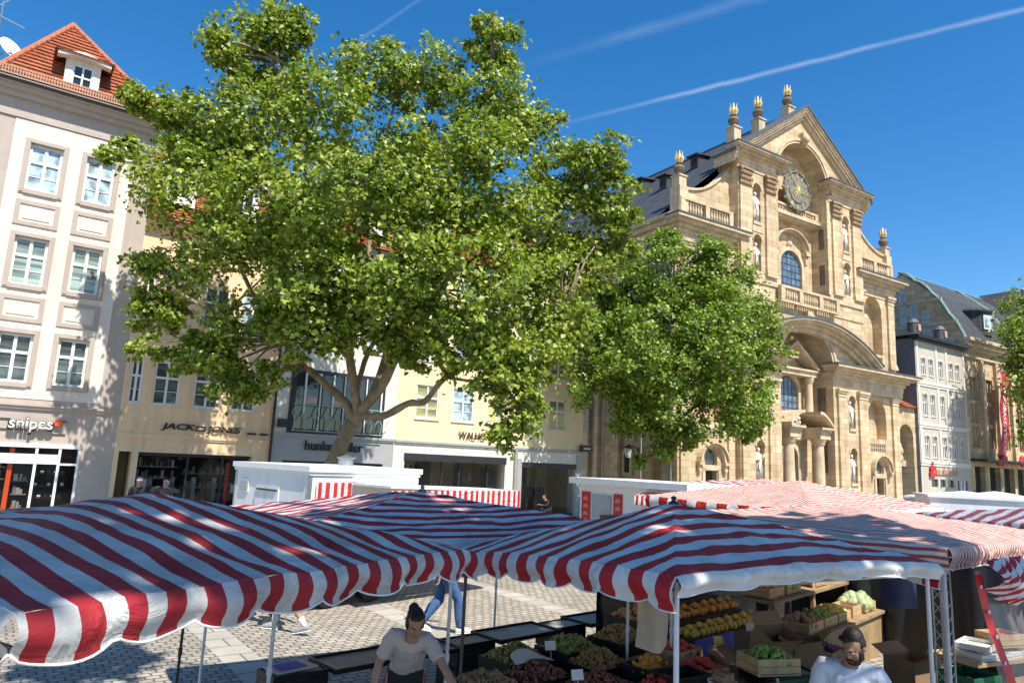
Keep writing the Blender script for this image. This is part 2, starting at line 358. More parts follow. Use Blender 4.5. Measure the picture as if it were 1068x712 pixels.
# ------------------------------------------------------------------ camera, sun, sky
PIT, ROL, FPX, H = 0.16995923, 0.04580434, 731.595, 2.75
fw = Vector((0, math.cos(PIT), math.sin(PIT))); r0 = Vector((1,0,0)); u0 = r0.cross(fw)
cr = r0*math.cos(ROL) + u0*math.sin(ROL); cu = -r0*math.sin(ROL) + u0*math.cos(ROL)
cd = bpy.data.cameras.new('camera'); cam = bpy.data.objects.new('camera', cd); COL.objects.link(cam)
cam.matrix_world = Matrix(((cr.x,cu.x,-fw.x,0),(cr.y,cu.y,-fw.y,0),(cr.z,cu.z,-fw.z,H),(0,0,0,1)))
cd.sensor_fit = 'HORIZONTAL'; cd.sensor_width = 36; cd.lens = FPX/1068*36; cd.clip_end = 2000; cd.clip_start = .05
scene.camera = cam
SAZ, SEL = math.atan2(.57, -.82), R(56)
S = Vector((math.sin(SAZ)*math.cos(SEL), math.cos(SAZ)*math.cos(SEL), math.sin(SEL)))
sl = bpy.data.lights.new('sun', 'SUN'); sl.energy = 5.0; sl.angle = R(.5); sl.color = (1, .945, .84)
so = bpy.data.objects.new('sun', sl); COL.objects.link(so); so.rotation_euler = S.to_track_quat('Z', 'Y').to_euler(); so.location = (20,-20,40)
w = bpy.data.worlds.new('World'); scene.world = w; w.use_nodes = True
nt = w.node_tree; L = nt.links; bg = nt.nodes['Background']
sky = N(nt, 'ShaderNodeTexSky'); sky.sky_type = 'NISHITA'; sky.sun_disc = False; sky.sun_elevation = SEL; sky.sun_rotation = SAZ % (2*PI)
sky.altitude = 300; sky.air_density = 1.0; sky.dust_density = .35; sky.ozone_density = 2.2
hs = N(nt, 'ShaderNodeHueSaturation'); hs.inputs['Saturation'].default_value = 1.38; hs.inputs['Hue'].default_value = .5; L.new(sky.outputs[0], hs.inputs['Color'])
tcw = N(nt, 'ShaderNodeTexCoord')
def vray(x, y): return (fw + cr*(x-534)/FPX - cu*(y-356)/FPX).normalized()
cur = hs.outputs[0]
# contrails: thin high streaks, each along a great circle of the sky
for (d0, d1, wid, stren, t0, t1, pw) in (
        (vray(560,136), vray(1090,4), .0045, .16, -.05, 1.1, 2.2),
        (vray(548,68), vray(800,-6), .0105, .055, -.02, 1.1, 1.4),
        (vray(352,58), vray(440,-2), .0038, .06, -.2, 1.2, 1.6)):
    n = d0.cross(d1).normalized(); e = (d1 - d0*d0.dot(d1)).normalized(); ang = d0.angle(d1)
    nz = N(nt, 'ShaderNodeTexNoise', Scale=26.0, Detail=5.0, Roughness=.6); L.new(tcw.outputs['Generated'], nz.inputs['Vector'])
    dn = N(nt, 'ShaderNodeVectorMath', operation='DOT_PRODUCT'); L.new(tcw.outputs['Generated'], dn.inputs[0]); dn.inputs[1].default_value = n
    wv = N(nt, 'ShaderNodeMath', operation='MULTIPLY_ADD'); L.new(nz.outputs['Fac'], wv.inputs[0]); wv.inputs[1].default_value = wid*.9; wv.inputs[2].default_value = -wid*.45
    sm = N(nt, 'ShaderNodeMath', operation='ADD'); L.new(dn.outputs['Value'], sm.inputs[0]); L.new(wv.outputs[0], sm.inputs[1])
    ab = N(nt, 'ShaderNodeMath', operation='ABSOLUTE'); L.new(sm.outputs[0], ab.inputs[0])
    mr = N(nt, 'ShaderNodeMapRange'); L.new(ab.outputs[0], mr.inputs['Value']); mr.inputs['From Min'].default_value = 0; mr.inputs['From Max'].default_value = wid; mr.inputs['To Min'].default_value = 1; mr.inputs['To Max'].default_value = 0
    po = N(nt, 'ShaderNodeMath', operation='POWER'); L.new(mr.outputs[0], po.inputs[0]); po.inputs[1].default_value = 1.3
    de = N(nt, 'ShaderNodeVectorMath', operation='DOT_PRODUCT'); L.new(tcw.outputs['Generated'], de.inputs[0]); de.inputs[1].default_value = e
    m2 = N(nt, 'ShaderNodeMapRange'); L.new(de.outputs['Value'], m2.inputs['Value']); m2.inputs['From Min'].default_value = math.sin(ang*t0); m2.inputs['From Max'].default_value = math.sin(ang*min(1, t0+.45)); m2.inputs['To Min'].default_value = .0; m2.inputs['To Max'].default_value = 1
    n2 = N(nt, 'ShaderNodeTexNoise', Scale=9.0, Detail=4.0); L.new(tcw.outputs['Generated'], n2.inputs['Vector'])
    k1 = N(nt, 'ShaderNodeMath', operation='MULTIPLY'); L.new(po.outputs[0], k1.inputs[0]); L.new(m2.outputs[0], k1.inputs[1])
    k2 = N(nt, 'ShaderNodeMath', operation='MULTIPLY'); L.new(k1.outputs[0], k2.inputs[0]); L.new(n2.outputs['Fac'], k2.inputs[1])
    k3 = N(nt, 'ShaderNodeMath', operation='MULTIPLY', use_clamp=True); L.new(k2.outputs[0], k3.inputs[0]); k3.inputs[1].default_value = stren*1.8
    mx = N(nt, 'ShaderNodeMixRGB'); L.new(k3.outputs[0], mx.inputs['Fac']); L.new(cur, mx.inputs['Color1']); mx.inputs['Color2'].default_value = (7.5,7.8,8.2,1)
    cur = mx.outputs[0]
L.new(cur, bg.inputs['Color']); bg.inputs['Strength'].default_value = .126
scene.view_settings.view_transform = 'Standard'; scene.view_settings.look = 'None'; scene.view_settings.gamma = 1; scene.view_settings.exposure = .62
scene.view_settings.use_curve_mapping = False
scene.cycles.max_bounces = 6; scene.cycles.transparent_max_bounces = 12; scene.cycles.use_denoising = True

# ------------------------------------------------------------------ lettering
def text(body, name, m, parent, x, y, z, width=None, height=None, extrude=.02, weight=0.0, shear=0.0, rot=None, align='LEFT', spacing=1.0):
    c = bpy.data.curves.new(name, 'FONT'); c.body = body; c.size = 1; c.extrude = 0; c.offset = weight; c.shear = shear; c.align_x = align; c.space_character = spacing
    o = bpy.data.objects.new('tmp_letters', c); COL.objects.link(o)
    dg = bpy.context.evaluated_depsgraph_get(); dg.update()
    me = bpy.data.meshes.new_from_object(o.evaluated_get(dg))
    bpy.data.objects.remove(o); bpy.data.curves.remove(c)
    co = np.empty(len(me.vertices)*3); me.vertices.foreach_get('co', co); co = co.reshape(-1, 3)
    mn, mxx = co.min(0), co.max(0)
    co -= [mn[0], mn[1], 0]; ww, hh = (mxx-mn)[:2]
    sx = width/ww if width else height/hh; sy = height/hh if height else sx
    co[:,0] *= sx; co[:,1] *= sy
    me.vertices.foreach_set('co', co.ravel())
    bm = bmesh.new(); bm.from_mesh(me); bmesh.ops.remove_doubles(bm, verts=bm.verts, dist=1e-5)
    gg = bmesh.ops.extrude_face_region(bm, geom=bm.faces[:]); bmesh.ops.translate(bm, verts=[q for q in gg['geom'] if isinstance(q, bmesh.types.BMVert)], vec=(0,0,extrude))
    bmesh.ops.recalc_face_normals(bm, faces=bm.faces); bm.to_mesh(me); bm.free()
    me.materials.clear(); me.materials.append(m); me.polygons.foreach_set('material_index', [0]*len(me.polygons))
    me.name = name
    o = bpy.data.objects.new(name, me); COL.objects.link(o); o.parent = parent
    o.location = (x, y, z); o.rotation_euler = rot or (R(90), 0, 0)
    return o

# ------------------------------------------------------------------ windows
def window(parent, T, a, b, c, d, y, pane, frame=WHITE, surround=None, sw=.17, sd=.05, cols=2, transom=.38, sill=True, bars=1, fw_=.06, arch=False, name='window'):
    """casement in the opening a..b, c..d whose glass plane lies at y; surround stands sd in front of y-.?"""
    f = MB(T); yy = y - .05
    t = fw_
    f.box(a, a+t, yy, y, c, d); f.box(b-t, b, yy, y, c, d); f.box(a+t, b-t, yy, y, c, c+t); f.box(a+t, b-t, yy, y, d-t, d)
    zt = d - (d-c)*transom
    if transom: f.box(a+t, b-t, yy-.015, y, zt-t*.6, zt+t*.6)
    for k in range(1, cols):
        x = a + (b-a)*k/cols
        if transom:
            f.box(x-t*.6, x+t*.6, yy-.01, y, c+t, zt-t*.6); f.box(x-t*.6, x+t*.6, yy-.01, y, zt+t*.6, d-t)
        else: f.box(x-t*.6, x+t*.6, yy-.01, y, c+t, d-t)
    if bars and transom:
        zb = c + (zt-c)*.5
        for k in range(cols):
            x0, x1 = a+(b-a)*k/cols+t*.7, a+(b-a)*(k+1)/cols-t*.7
            f.box(x0, x1, yy+.015, y, zb-.012, zb+.012)
    mats = [frame]
    o = f.build(name, mats, parent)
    p = MB(T); p.poly(((a+t*.5,y-.012,c+t*.5),(b-t*.5,y-.012,c+t*.5),(b-t*.5,y-.012,d-t*.5),(a+t*.5,y-.012,d-t*.5)))
    p.build('pane', pane, o)
    if surround is not None:
        g = MB(T); y0 = -sd
        g.box(a-sw, a, y0, .02, c-sw, d+sw); g.box(b, b+sw, y0, .02, c-sw, d+sw); g.box(a, b, y0, .02, d, d+sw); g.box(a, b, y0-.03, .02, c-sw, c)
        g.box(a-sw*.75, a-.02, y0-.025, y0, c-sw*.7, d+sw*.72); g.box(b+.02, b+sw*.75, y0-.025, y0, c-sw*.7, d+sw*.72); g.box(a-.02, b+.02, y0-.025, y0, d+.02, d+sw*.72)
        g.build('surround', surround, o)
    elif sill:
        g = MB(T); g.box(a-.06, b+.06, -.06, .03, c-.06, c-.002); g.build('sill', WHITER, o)
    return o
def roof_rows(mb, A, B, Cc, D, n, lift=.05, m=0):
    """overlapping rows of tiles on the sloping quad A B (eave) - D C (top)"""
    A, B, Cc, D = map(Vector, (A, B, Cc, D))
    nrm = (B-A).cross(D-A if (D-A).length > (Cc-B).length*.01 else Cc-A).normalized()
    if nrm.z < 0: nrm = -nrm
    for i in range(n):
        t0, t1 = i/n, (i+1)/n
        p0, p1 = A.lerp(D, t0), B.lerp(Cc, t0); q0, q1 = A.lerp(D, t1), B.lerp(Cc, t1)
        p0u, p1u = p0+nrm*lift, p1+nrm*lift
        a = [mb.p(*p) for p in (p0, p1, q1, q0, p0u, p1u)]
        mb.face((a[4], a[5], a[2], a[3]), m); mb.face((a[0], a[1], a[5], a[4]), m)
        mb.face((a[0], a[4], a[3]), m); mb.face((a[1], a[2], a[5]), m)

LP = Vector((-15.78683106, 25.0, 0)); LA = R(36.2767); LD = Vector((math.cos(LA), math.sin(LA), 0))
CP = Vector((10.74835096, 44.6, 0)); CA = R(32.2105); CD = Vector((math.cos(CA), math.sin(CA), 0))
def rowthing(name, label, cat, s0): return thing(name, label, cat, LP + LD*s0, LA), Matrix.Translation((-s0, 0, 0))

# ================================================================== PINK HOUSE
def pink_house():
    h, T = rowthing('corner_house', 'mauve and cream town house with steep red hipped tile roof and one dormer', 'house', -3.4)
    cols = ((-2.17,-1.17), (-.42,.52)); rows = ((11.5,13.22,CURT), (8.08,9.78,BLIND), (4.68,6.36,DARKC))
    wl = MB(T)
    holes = [(a,b,c,d) for a,b in cols for c,d,_ in rows] + [(-2.9,.74,.0,2.62,False,.5)]
    wl.wall(-3.4, 1.79, 0, 15.0, holes, 0, .16, 0)
    wl.poly(((1.79,0,0),(1.79,9,0),(1.79,9,15),(1.79,0,15))); wl.poly(((-3.4,0,0),(-3.4,0,15),(-3.4,9,15),(-3.4,9,0)))
    wl.poly(((-3.4,9,0),(-3.4,9,15),(1.79,9,15),(1.79,9,0)))
    # cream field set 2 cm proud, cut round the windows
    wl.wall(-2.72, 1.09, 4.15, 14.0, [(a-.17,b+.17,c-.17,d+.17) for a,b in cols for c,d,_ in rows], -.02, .02, 1)
    for x0,x1,z0,z1 in ((-2.72,1.09,14.0,14.02),):
        wl.box(x0, x1, -.02, 0, z0, z1, 1)
    wl.build('wall', [PINK, CREAM], h)
    for a,b in cols:
        for c,d,pm in rows: window(h, T, a, b, c, d, .12, pm, WHITE, PINK, .16, .06, fw_=.085)
        for z0,z1 in ((10.2,11.1),(6.78,7.68)):
            p = MB(T); x0,x1 = a-.17, b+.17
            p.box(x0, x1, -.06, -.018, z0, z0+.14); p.box(x0, x1, -.06, -.018, z1-.14, z1); p.box(x0, x0+.16, -.06, -.018, z0+.14, z1-.14); p.box(x1-.16, x1, -.06, -.018, z0+.14, z1-.14)
            p.box(x0+.26, x1-.26, -.045, -.018, z0+.24, z1-.24, 1)
            p.build('apron_panel', [PINK, CREAM], h)
    c = MB(T)
    for k,(z0,z1,y) in enumerate(((14.05,14.2,.06),(14.75,14.95,.16),(14.95,15.12,.30),(15.12,15.26,.44))): c.box(-3.45-.3*(k>1), 1.84+.02*k, -y, .0-.002*k, z0, z1)
    c.build('cornice', PINK, h)
    s = MB(T); s.box(-3.45, 1.86, -.14, .02, 3.9, 3.97); s.box(-3.45, 1.83, -.08, .02, 3.80, 3.9); s.build('string_course', [PINK], h)
    gu = MB(T); gu.tube([(-3.6,-.52,15.22),(1.95,-.52,15.22)], .075, 8); gu.build('gutter', DARKM, h)
    # roof
    rf = MB(T); AP = (-1.45, 3.2, 19.75); ez = 15.3
    roof_rows(rf, (-3.55,-.5,ez), (1.98,-.5,ez), AP, AP, 20, .06)
    rf.poly(((1.98,-.5,ez),(1.98,9,ez),(-1.45,6,19.75),AP)); rf.poly(((-3.55,-.5,ez),AP,(-1.45,6,19.75),(-3.55,9,ez))); rf.poly(((-3.55,9,ez),(-1.45,6,19.75),(1.98,9,ez)))
    r = rf.build('roof', TILE, h, recalc=False)
    rg = MB(T)
    for q in ((-3.55,-.5,ez),(1.98,-.5,ez)):
        A, B = Vector(q), Vector(AP)
        for i in range(15): rg.tube([A.lerp(B, i/15)+Vector((0,0,.05)), A.lerp(B, (i+1.12)/15)+Vector((0,0,.09))], [.12,.09], 8)
    rg.build('ridge_tiles', TILER, r)
    sg = MB(T)      # snow guard rail of upright bars over the gutter
    for i in range(64): x = -3.5+i*5.4/63; sg.box(x-.018, x+.018, -.60, -.575, 15.32, 15.6)
    sg.box(-3.52, 1.95, -.605, -.57, 15.58, 15.62); sg.box(-3.52, 1.95, -.605, -.57, 15.32, 15.35)
    sg.build('snow_guard', mat('tan_guard', (.42,.28,.20), .7), r)
    # dormer
    dm = MB(T); dm.wall(-1.55, -.42, 15.5, 16.9, [(-1.3,-.66,15.72,16.62)], -.1, .1, 0)
    dm.poly(((-1.55,-.1,15.5),(-1.55,-.1,16.9),(-1.55,1.1,16.9))); dm.poly(((-.42,-.1,15.5),(-.42,1.1,16.9),(-.42,-.1,16.9)))
    dm.strip([(-1.85,16.72),(-1.0,16.85),(-.12,16.72)], [(-1.85,16.85),(-1.0,17.05),(-.12,16.85)], -.4, -.05)
    d = dm.build('dormer', WHITER, r)
    dt = MB(T); roof_rows(dt, (-1.95,-.45,16.86), (-.02,-.45,16.86), (-.62,1.0,17.6), (-1.35,1.0,17.6), 4, .06)
    dt.poly(((-1.95,-.45,16.88),(-1.35,1.0,17.62),(-1.0,1.9,17.6),(-1.95,1.2,16.9))); dt.poly(((-.02,-.45,16.88),(-.02,1.2,16.9),(-1.0,1.9,17.6),(-.62,1.0,17.62)))
    dt.build('dormer_roof', TILE, d, recalc=False)
    window(d, T, -1.3, -.66, 15.72, 16.62, -.02, GLASSD, WHITE, None, sill=False, transom=.5, bars=0, fw_=.05)
    # shop front
    sf = MB(T)
    for x in (-2.9,-2.0,-.6,.08,.66): sf.box(x, x+.085, -.03, .06, .0, 2.6)
    sf.box(-2.9, .745, -.05, .06, 2.5, 2.64); sf.box(-2.9, .10, -.035, .05, 1.95, 2.28); sf.box(.165, .66, -.02, .05, 1.92, 1.99)
    sf.box(-2.9, .745, -.04, .06, 0, .22); sf.build('shop_front', PANELW, h)
    gl = MB(T); gl.poly(((-2.9,.03,.2),(.74,.03,.2),(.74,.03,2.55),(-2.9,.03,2.55))); gl.build('shop_window', GLASSS, h)
    it = MB(T); it.box(-3.0, .8, 3.2, 3.25, 0, 2.7); it.box(-3.0,.8,.5,3.2,2.62,2.66); it.box(-3.0,.8,.5,3.2,.0,.03); it.box(-3.05,-3.0,.4,3.2,0,2.7); it.box(.8,.84,.4,3.2,0,2.7)
    it.build('shop_interior', INT, h)
    ds = MB(T)
    for i in range(5):
        for j in range(3):
            x, z = -.48+.2*i+.05*(j%2), .75+.42*j
            if .1 < x-.0 < .12: continue
            ds.box(x-.08, x+.08, .45, .75, z, z+.02, 1); ds.ell((x,.55,z+.075), (.07,.13,.055), 8, 6, m=(0 if (i+j)%2 else 1))
    ds.build('shoe_display', [PAPERW, DARKM], h)
    po = MB(T); po.box(-1.32,-1.18,.12,.2,0,2.45); po.build('red_post', ORANGEP, h)
    rl = MB(T)
    for i in range(4): rl.box(-1.95+.1*i, -1.90+.1*i, .3+.1*i, .36+.1*i, .2, 1.5-.1*i)
    rl.build('clothes_rail', WOODC, h)
    # lettering, white raised letters with an orange square
    text('snipes', 'sign_lettering', WHITE, h, -1.48+3.4, -.20, 2.99, 1.26, .50, .05, .018); text('snipes', 'sign_outline_shadow', DARKM, h, -1.52+3.4, -.155, 2.925, 1.34, .60, .05, .05)  # dark lower copy draws the letters' outline and the shadow beneath them
    q = MB(T); q.box(-.17,.03,-.16,-.03,3.28,3.48); q.build('sign_square', ORANGEP, h)
    q = MB(T)
    for z,x0,x1 in ((3.43,-1.75,-1.45),(3.08,-1.75,-1.5),(3.43,.03,.2),(2.98,-.2,.2)): q = MB(T); q.box(x0,x1,-.05,-.001,z,z+.025); q.build('sign_rail', DARKM, h)
    return h
hp_ = pink_house()
def satellite():
    t = thing('satellite_dish', 'white satellite dish with aerials on a mast left of the red roof', 'satellite dish', LP+LD*-3.72+Vector((0,0,14.2))+Vector((-.59,.81,0))*1.2, LA)
    m = MB(); m.tube([(0,0,0),(0,0,4.6)], .03, 8); m.tube([(-.7,0,4.1),(.75,-.1,3.75)], .018, 6); m.tube([(-.7,.0,3.6),(.3,0,4.9)], .012, 6)
    for i in range(6): m.tube([(-.6+.2*i,-.2,4.07-.05*i),(-.6+.2*i,.2,4.07-.05*i)], .008, 5)
    m.build('mast', GALV, t)
    d = MB(Matrix.Translation((.42,-.25,2.65)) @ Matrix.Rotation(R(35),4,'Z') @ Matrix.Rotation(R(66),4,'X'))
    prof = [(.02,0),(.2,.02),(.36,.075),(.43,.11),(.44,.125),(.37,.10),(.2,.045),(.02,.025)]
    d.lathe(0,0,prof,24); d.build('dish', WHITE, t, smooth=True)
    a = MB(); a.tube([(0,0,2.3),(.25,-.15,2.5),(.5,-.75,2.35)], .02, 6); a.box(.45,.55,-.82,-.7,2.3,2.42); a.build('feed_arm', GALV, t)
    p = MB(); p.box(-.42,-.22,-.15,.02,2.2,3.5); p.tube([(-.3,0,2.4),(0,0,2.4)],.02,6); p.build('antenna_panel', WHITE, t)
satellite()

# ================================================================== generic row house
def row_house(name, label, s0, s1, eave, wallm, rows, wincols, fascia_z, shop, roof_h, upper_surround=WHITE, lowm=None, ridge_y=6.0, panes=(DARKC,), trim=WHITER, dormers=()):
    h, T = rowthing(name, label, 'house', s0)
    holes = [(a,b,c,d) for a,b in wincols for c,d in rows] + [(*q, False, .6) for q in shop]
    wl = MB(T); lm = 1 if lowm else 0
    up = [q for q in holes if q[3] > fascia_z]; lo = [q for q in holes if q[3] <= fascia_z]
    wl.wall(s0, s1, fascia_z, eave, up, 0, .14, 0); wl.wall(s0, s1, 0, fascia_z, lo, 0, .14, lm)
    wl.poly(((s1,0,0),(s1,11,0),(s1,11,eave),(s1,0,eave))); wl.poly(((s0,0,0),(s0,0,eave),(s0,11,eave),(s0,11,0))); wl.poly(((s0,11,0),(s0,11,eave),(s1,11,eave),(s1,11,0)))
    wl.prism([(s1,0),(s1,.01),(s1-.001,.01)], 0, .001)
    for x in (s0+.003, s1-.003): wl.poly(((x,0,eave),(x,ridge_y,eave+roof_h),(x,11,eave)))
    wl.build('wall', [wallm, lowm or wallm], h)
    sc = MB(T); sc.box(s0+.02, s1-.02, -.09, .02, fascia_z-.05, fascia_z+.05); sc.box(s0+.02, s1-.02, -.055, .02, fascia_z-.12, fascia_z-.05); sc.build('string_course', trim, h)
    ec = MB(T); ec.box(s0, s1, -.16, .02, eave-.3, eave-.12); ec.box(s0, s1, -.3, .02, eave-.12, eave); ec.build('eaves_cornice', trim, h)
    rf = MB(T); roof_rows(rf, (s0,-.45,eave-.02), (s1,-.45,eave-.02), (s1,ridge_y,eave+roof_h), (s0,ridge_y,eave+roof_h), 30, .05)
    rf.poly(((s0,ridge_y,eave+roof_h),(s1,ridge_y,eave+roof_h),(s1,11.4,eave),(s0,11.4,eave)))
    r = rf.build('roof', TILE, h, recalc=False)
    for x in dormers:
        d = MB(T); z = eave+.9; d.wall(x-.6, x+.6, z, z+1.5, [(x-.4,x+.4,z+.3,z+1.3)], .3, .1); d.poly(((x-.6,.3,z),(x-.6,.3,z+1.5),(x-.6,1.9,z+1.5),(x-.6,1.3,z))); d.poly(((x+.6,.3,z),(x+.6,1.3,z),(x+.6,1.9,z+1.5),(x+.6,.3,z+1.5)))
        d.strip([(x-.8,z+1.5),(x,z+1.9),(x+.8,z+1.5)], [(x-.8,z+1.62),(x,z+2.05),(x+.8,z+1.62)], .1, 2.4)
        dd = d.build('dormer', WHITER, r); window(dd, T, x-.4, x+.4, z+.3, z+1.3, .38, GLASSD, WHITE, None, sill=False, transom=0, bars=0)
    k = 0
    for c,d in rows:
        for a,b in wincols:
            pm = panes[k % len(panes)]; k += 1
            window(h, T, a, b, c, d, .10, pm, WHITE, None, fw_=.07)
    return h, T
def shop_recess(h, T, a, b, z1, depth=3.0, backm=INT, glassy=.25, mull=(), gname='shop_window'):
    it = MB(T)
    it.poly(((a,.6,0),(a,depth,0),(a,depth,z1),(a,.6,z1))); it.poly(((b,.6,0),(b,.6,z1),(b,depth,z1),(b,depth,0))); it.poly(((a,depth,0),(b,depth,0),(b,depth,z1),(a,depth,z1)))
    it.poly(((a,.6,z1),(a,depth,z1),(b,depth,z1),(b,.6,z1))); it.poly(((a,.0,.012),(b,.0,.012),(b,depth,.012),(a,depth,.012)))
    it.build('shop_interior', backm, h)
    if glassy is not None:
        gl = MB(T); gl.poly(((a,glassy,.02),(b,glassy,.02),(b,glassy,z1),(a,glassy,z1))); o = gl.build(gname, GLASSS, h)
        f = MB(T); f.box(a, b, glassy-.04, glassy+.03, z1-.12, z1-.01); f.box(a, b, glassy-.04, glassy+.03, .02, .14)
        for x in mull: f.box(x-.04, x+.04, glassy-.04, glassy+.03, .14, z1-.12)
        f.build('frame', DARKM, o)
# ---- peach house
hj, TJ = row_house('peach_house', 'peach rendered town house with black sign lettering beside the mauve house', 1.79, 7.42, 11.4, PEACH,
    ((7.5,9.15),(4.3,5.95)), ((1.98,2.4),(2.8,3.72),(4.25,5.2),(5.7,6.62)), 3.12, [(2.6,6.75,0,2.5),(1.95,2.38,0,2.5)], 5.2,
    panes=(REDBL,REDBL,DARKC,CURT,DARKC,DARKC,DARKC,DARKC), trim=PEACH, dormers=(2.9,5.4))
shop_recess(hj, TJ, 2.6, 6.75, 2.5, 4, INT, .35, (4.4,5.7)); shop_recess(hj, TJ, 1.95, 2.38, 2.5, 1.2, INTB, None)
text('JACK', 'sign_lettering', DARKM, hj, 3.22-1.79, -.07, 3.33, 1.24, .30, .05, .028, .2)
text('JONES', 'sign_lettering', DARKM, hj, 4.86-1.79, -.07, 3.31, 1.30, .30, .05, .028, .2)
b = MB(TJ); b.prism([(4.46,3.38),(4.80,3.38),(4.84,3.58),(4.50,3.58)], -.07, -.03); b.prism([(4.52,3.43),(4.76,3.43),(4.785,3.53),(4.545,3.53)], -.08, -.069, 1); b.build('sign_box', [DARKM, PEACH], hj)
for x in (6.45,6.95):
    l = MB(TJ); l.box(x, x+.3, -.22, -.02, 3.36, 3.44); l.build('spot_lamp', DARKM, hj)
b = MB(TJ)
for i in range(14):
    x = 2.8+.27*i; b.box(x, x+.16, 1.2+.3*(i%3), 1.3+.3*(i%3), .5+.1*(i%2), 1.25+.15*(i%3), i%3)
b.box(2.75,3.1,.6,.62,.9,1.5,2); b.box(6.2,6.35,.6,.62,1.0,1.35,2); b.box(6.0,6.12,.8,.9,.2,2.2,3)
b.build('clothes_display', [DARKM, CARD, PAPERW, REDP], hj)
dp = MB(TJ); dp.tube([(7.42,-.12,11.1),(7.42,-.12,.0)], .055, 8)
for z in (2,4.5,7,9.5): dp.tube([(7.42,-.12,z),(7.42,-.12,z+.06)], .07, 8)
dp.build('downpipe', DARKM, hj)
def goods(h, T, x0, x1, y, zs, n, seed, big=.12):
    r_ = random.Random(seed); m = MB(T)
    for z in zs:
        m.box(x0, x1, y, y+.3, z-.03, z)
        for k in range(n):
            x = x0+.05+(x1-x0-.15)*(k+r_.uniform(.1,.9))/n; w_ = r_.uniform(.4,1)*big; hh = r_.uniform(.08,.34)
            m.box(x-w_/2, x+w_/2, y+.02+.01*(k%3), y+.2, z, z+hh)
    tag(m.build('merchandise', MERCH, h), kind='stuff')
MERCH = rnd_island('merchandise_colours', [(.03,.03,.035),(.35,.33,.30),(.05,.06,.10),(.60,.57,.52),(.40,.05,.04),(.12,.10,.09),(.55,.48,.30),(.08,.14,.20)], .6)
goods(hp_, Matrix.Translation((3.4,0,0)), -2.85, -1.35, .7, (.5,.95,1.4,1.8), 9, 1); goods(hp_, Matrix.Translation((3.4,0,0)), -1.1, -.65, .5, (.4,.9,1.35), 4, 2)
goods(hj, TJ, 2.75, 4.3, 1.5, (.5,1.0,1.5,1.95), 9, 3); goods(hj, TJ, 4.6, 6.6, 2.0, (.6,1.15,1.7), 10, 4)
# ---- lingerie shop house
hk, TK = row_house('white_house', 'white town house with glazed first floor bay above grey shop fascia', 7.42, 13.1, 12.2, WHITER,
    ((7.4,9.3),(10.0,11.5)), ((8.2,9.2),(9.75,10.75),(11.3,12.3)), 3.5, [(8.0,12.6,0,2.4)], 4.8, panes=(CURT,DARKC,CURT,GLASSD), lowm=GREYR, trim=GREYR, dormers=(9.2,11.6))
bw = MB(TK)
bw.box(8.05,12.45,-.06,.02,3.56,6.3); bw.build('bay_frame', DARKM, hk)
bg_ = MB(TK)
for x0,x1 in ((8.28,9.25),(9.45,10.35),(10.5,11.4),(11.55,12.3)): bg_.poly(((x0,-.075,3.75),(x1,-.075,3.75),(x1,-.075,6.1),(x0,-.075,6.1)))
o_ = bg_.build('bay_window', GLASSD, hk)
fr = MB(TK)
for x in (8.62,9.88,12.2): fr.box(x,x+.07,-.16,-.09,4.4,6.15)
for x in (9.32,10.42,11.47): fr.box(x,x+.05,-.12,-.08,3.7,6.15)
fr.box(8.62,9.3,-.15,-.09,6.08,6.15); fr.build('mullion', WHITE, o_)
rl = MB(TK)
for i in range(9):
    x = 8.2+.5*i
    rl.tube([(x,-.3,3.66),(x+.05,-.34,4.1),(x-.08,-.3,4.4),(x+.06,-.3,4.75)], .022, 6)
    rl.tube([(x+.2,-.3,4.0),(x+.3,-.33,4.25),(x+.42,-.3,4.3)], .016, 6)
rl.tube([(8.15,-.3,4.75),(12.4,-.3,4.75)], .02, 6); rl.tube([(8.15,-.3,3.66),(12.4,-.3,3.66)], .025, 6); rl.build('balcony_railing', mat('pale_green_rail', (.30,.42,.38), .5), o_)
pt = MB(TK); pt.box(8.75,9.2,-.082,-.078,4.85,5.1); pt.box(9.9,10.3,-.082,-.078,4.8,5.05); pt.build('window_poster', mat('pink_poster', (.62,.38,.34), .6), o_)
text('hunkemöller', 'sign_lettering', DARKM, hk, 8.87-7.42, -.07, 2.86, 2.65, .42, .05, .012)
shop_recess(hk, TK, 8.0, 12.6, 2.4, 3.5, INT, .3, (9.2,10.4,11.5)); goods(hk, TK, 8.2, 12.4, 1.2, (.5,1.1,1.7), 18, 8)
b = MB(TK); b.box(7.62,7.98,-.32,-.06,3.75,4.1); b.box(7.7,7.76,-.06,.0,3.9,3.95); b.build('sign_box', DARKM, hk)
# ---- pale yellow house
hy, TY = row_house('yellow_house', 'pale yellow town house with two wide shop windows next to the church lane', 13.1, 24.8, 12.6, YELL,
    ((4.6,6.2),(7.4,9.0),(10.0,11.5)), ((14.1,15.35),(16.15,17.4),(18.2,19.45),(20.25,21.5),(22.3,23.5)), 3.48, [(13.7,19.5,0,2.95),(20.6,24.32,0,2.78)], 5.0,
    panes=(YELBL,CURT,YELBL,CURT,YELBL), lowm=WHITER, trim=GREYR, dormers=(15,19,23))
shop_recess(hy, TY, 13.7, 19.5, 2.95, 3.0, INTB, .3, (15.9,16.9,18.6)); shop_recess(hy, TY, 20.6, 24.32, 2.78, 2.4, INTB, .2, ())
b = MB(TY); b.box(13.66,19.55,-.05,.3,2.62,2.95); b.box(20.56,24.36,-.05,.15,2.5,2.78); b.build('shop_blind_box', DARKM, hy)
for q in ((24.35,24.8,3.3),(20.3,20.57,2.95)): b = MB(TY); b.box(q[0],q[1],-.03,.02,0,q[2]); b.build('shop_pier', GREYR, hy)
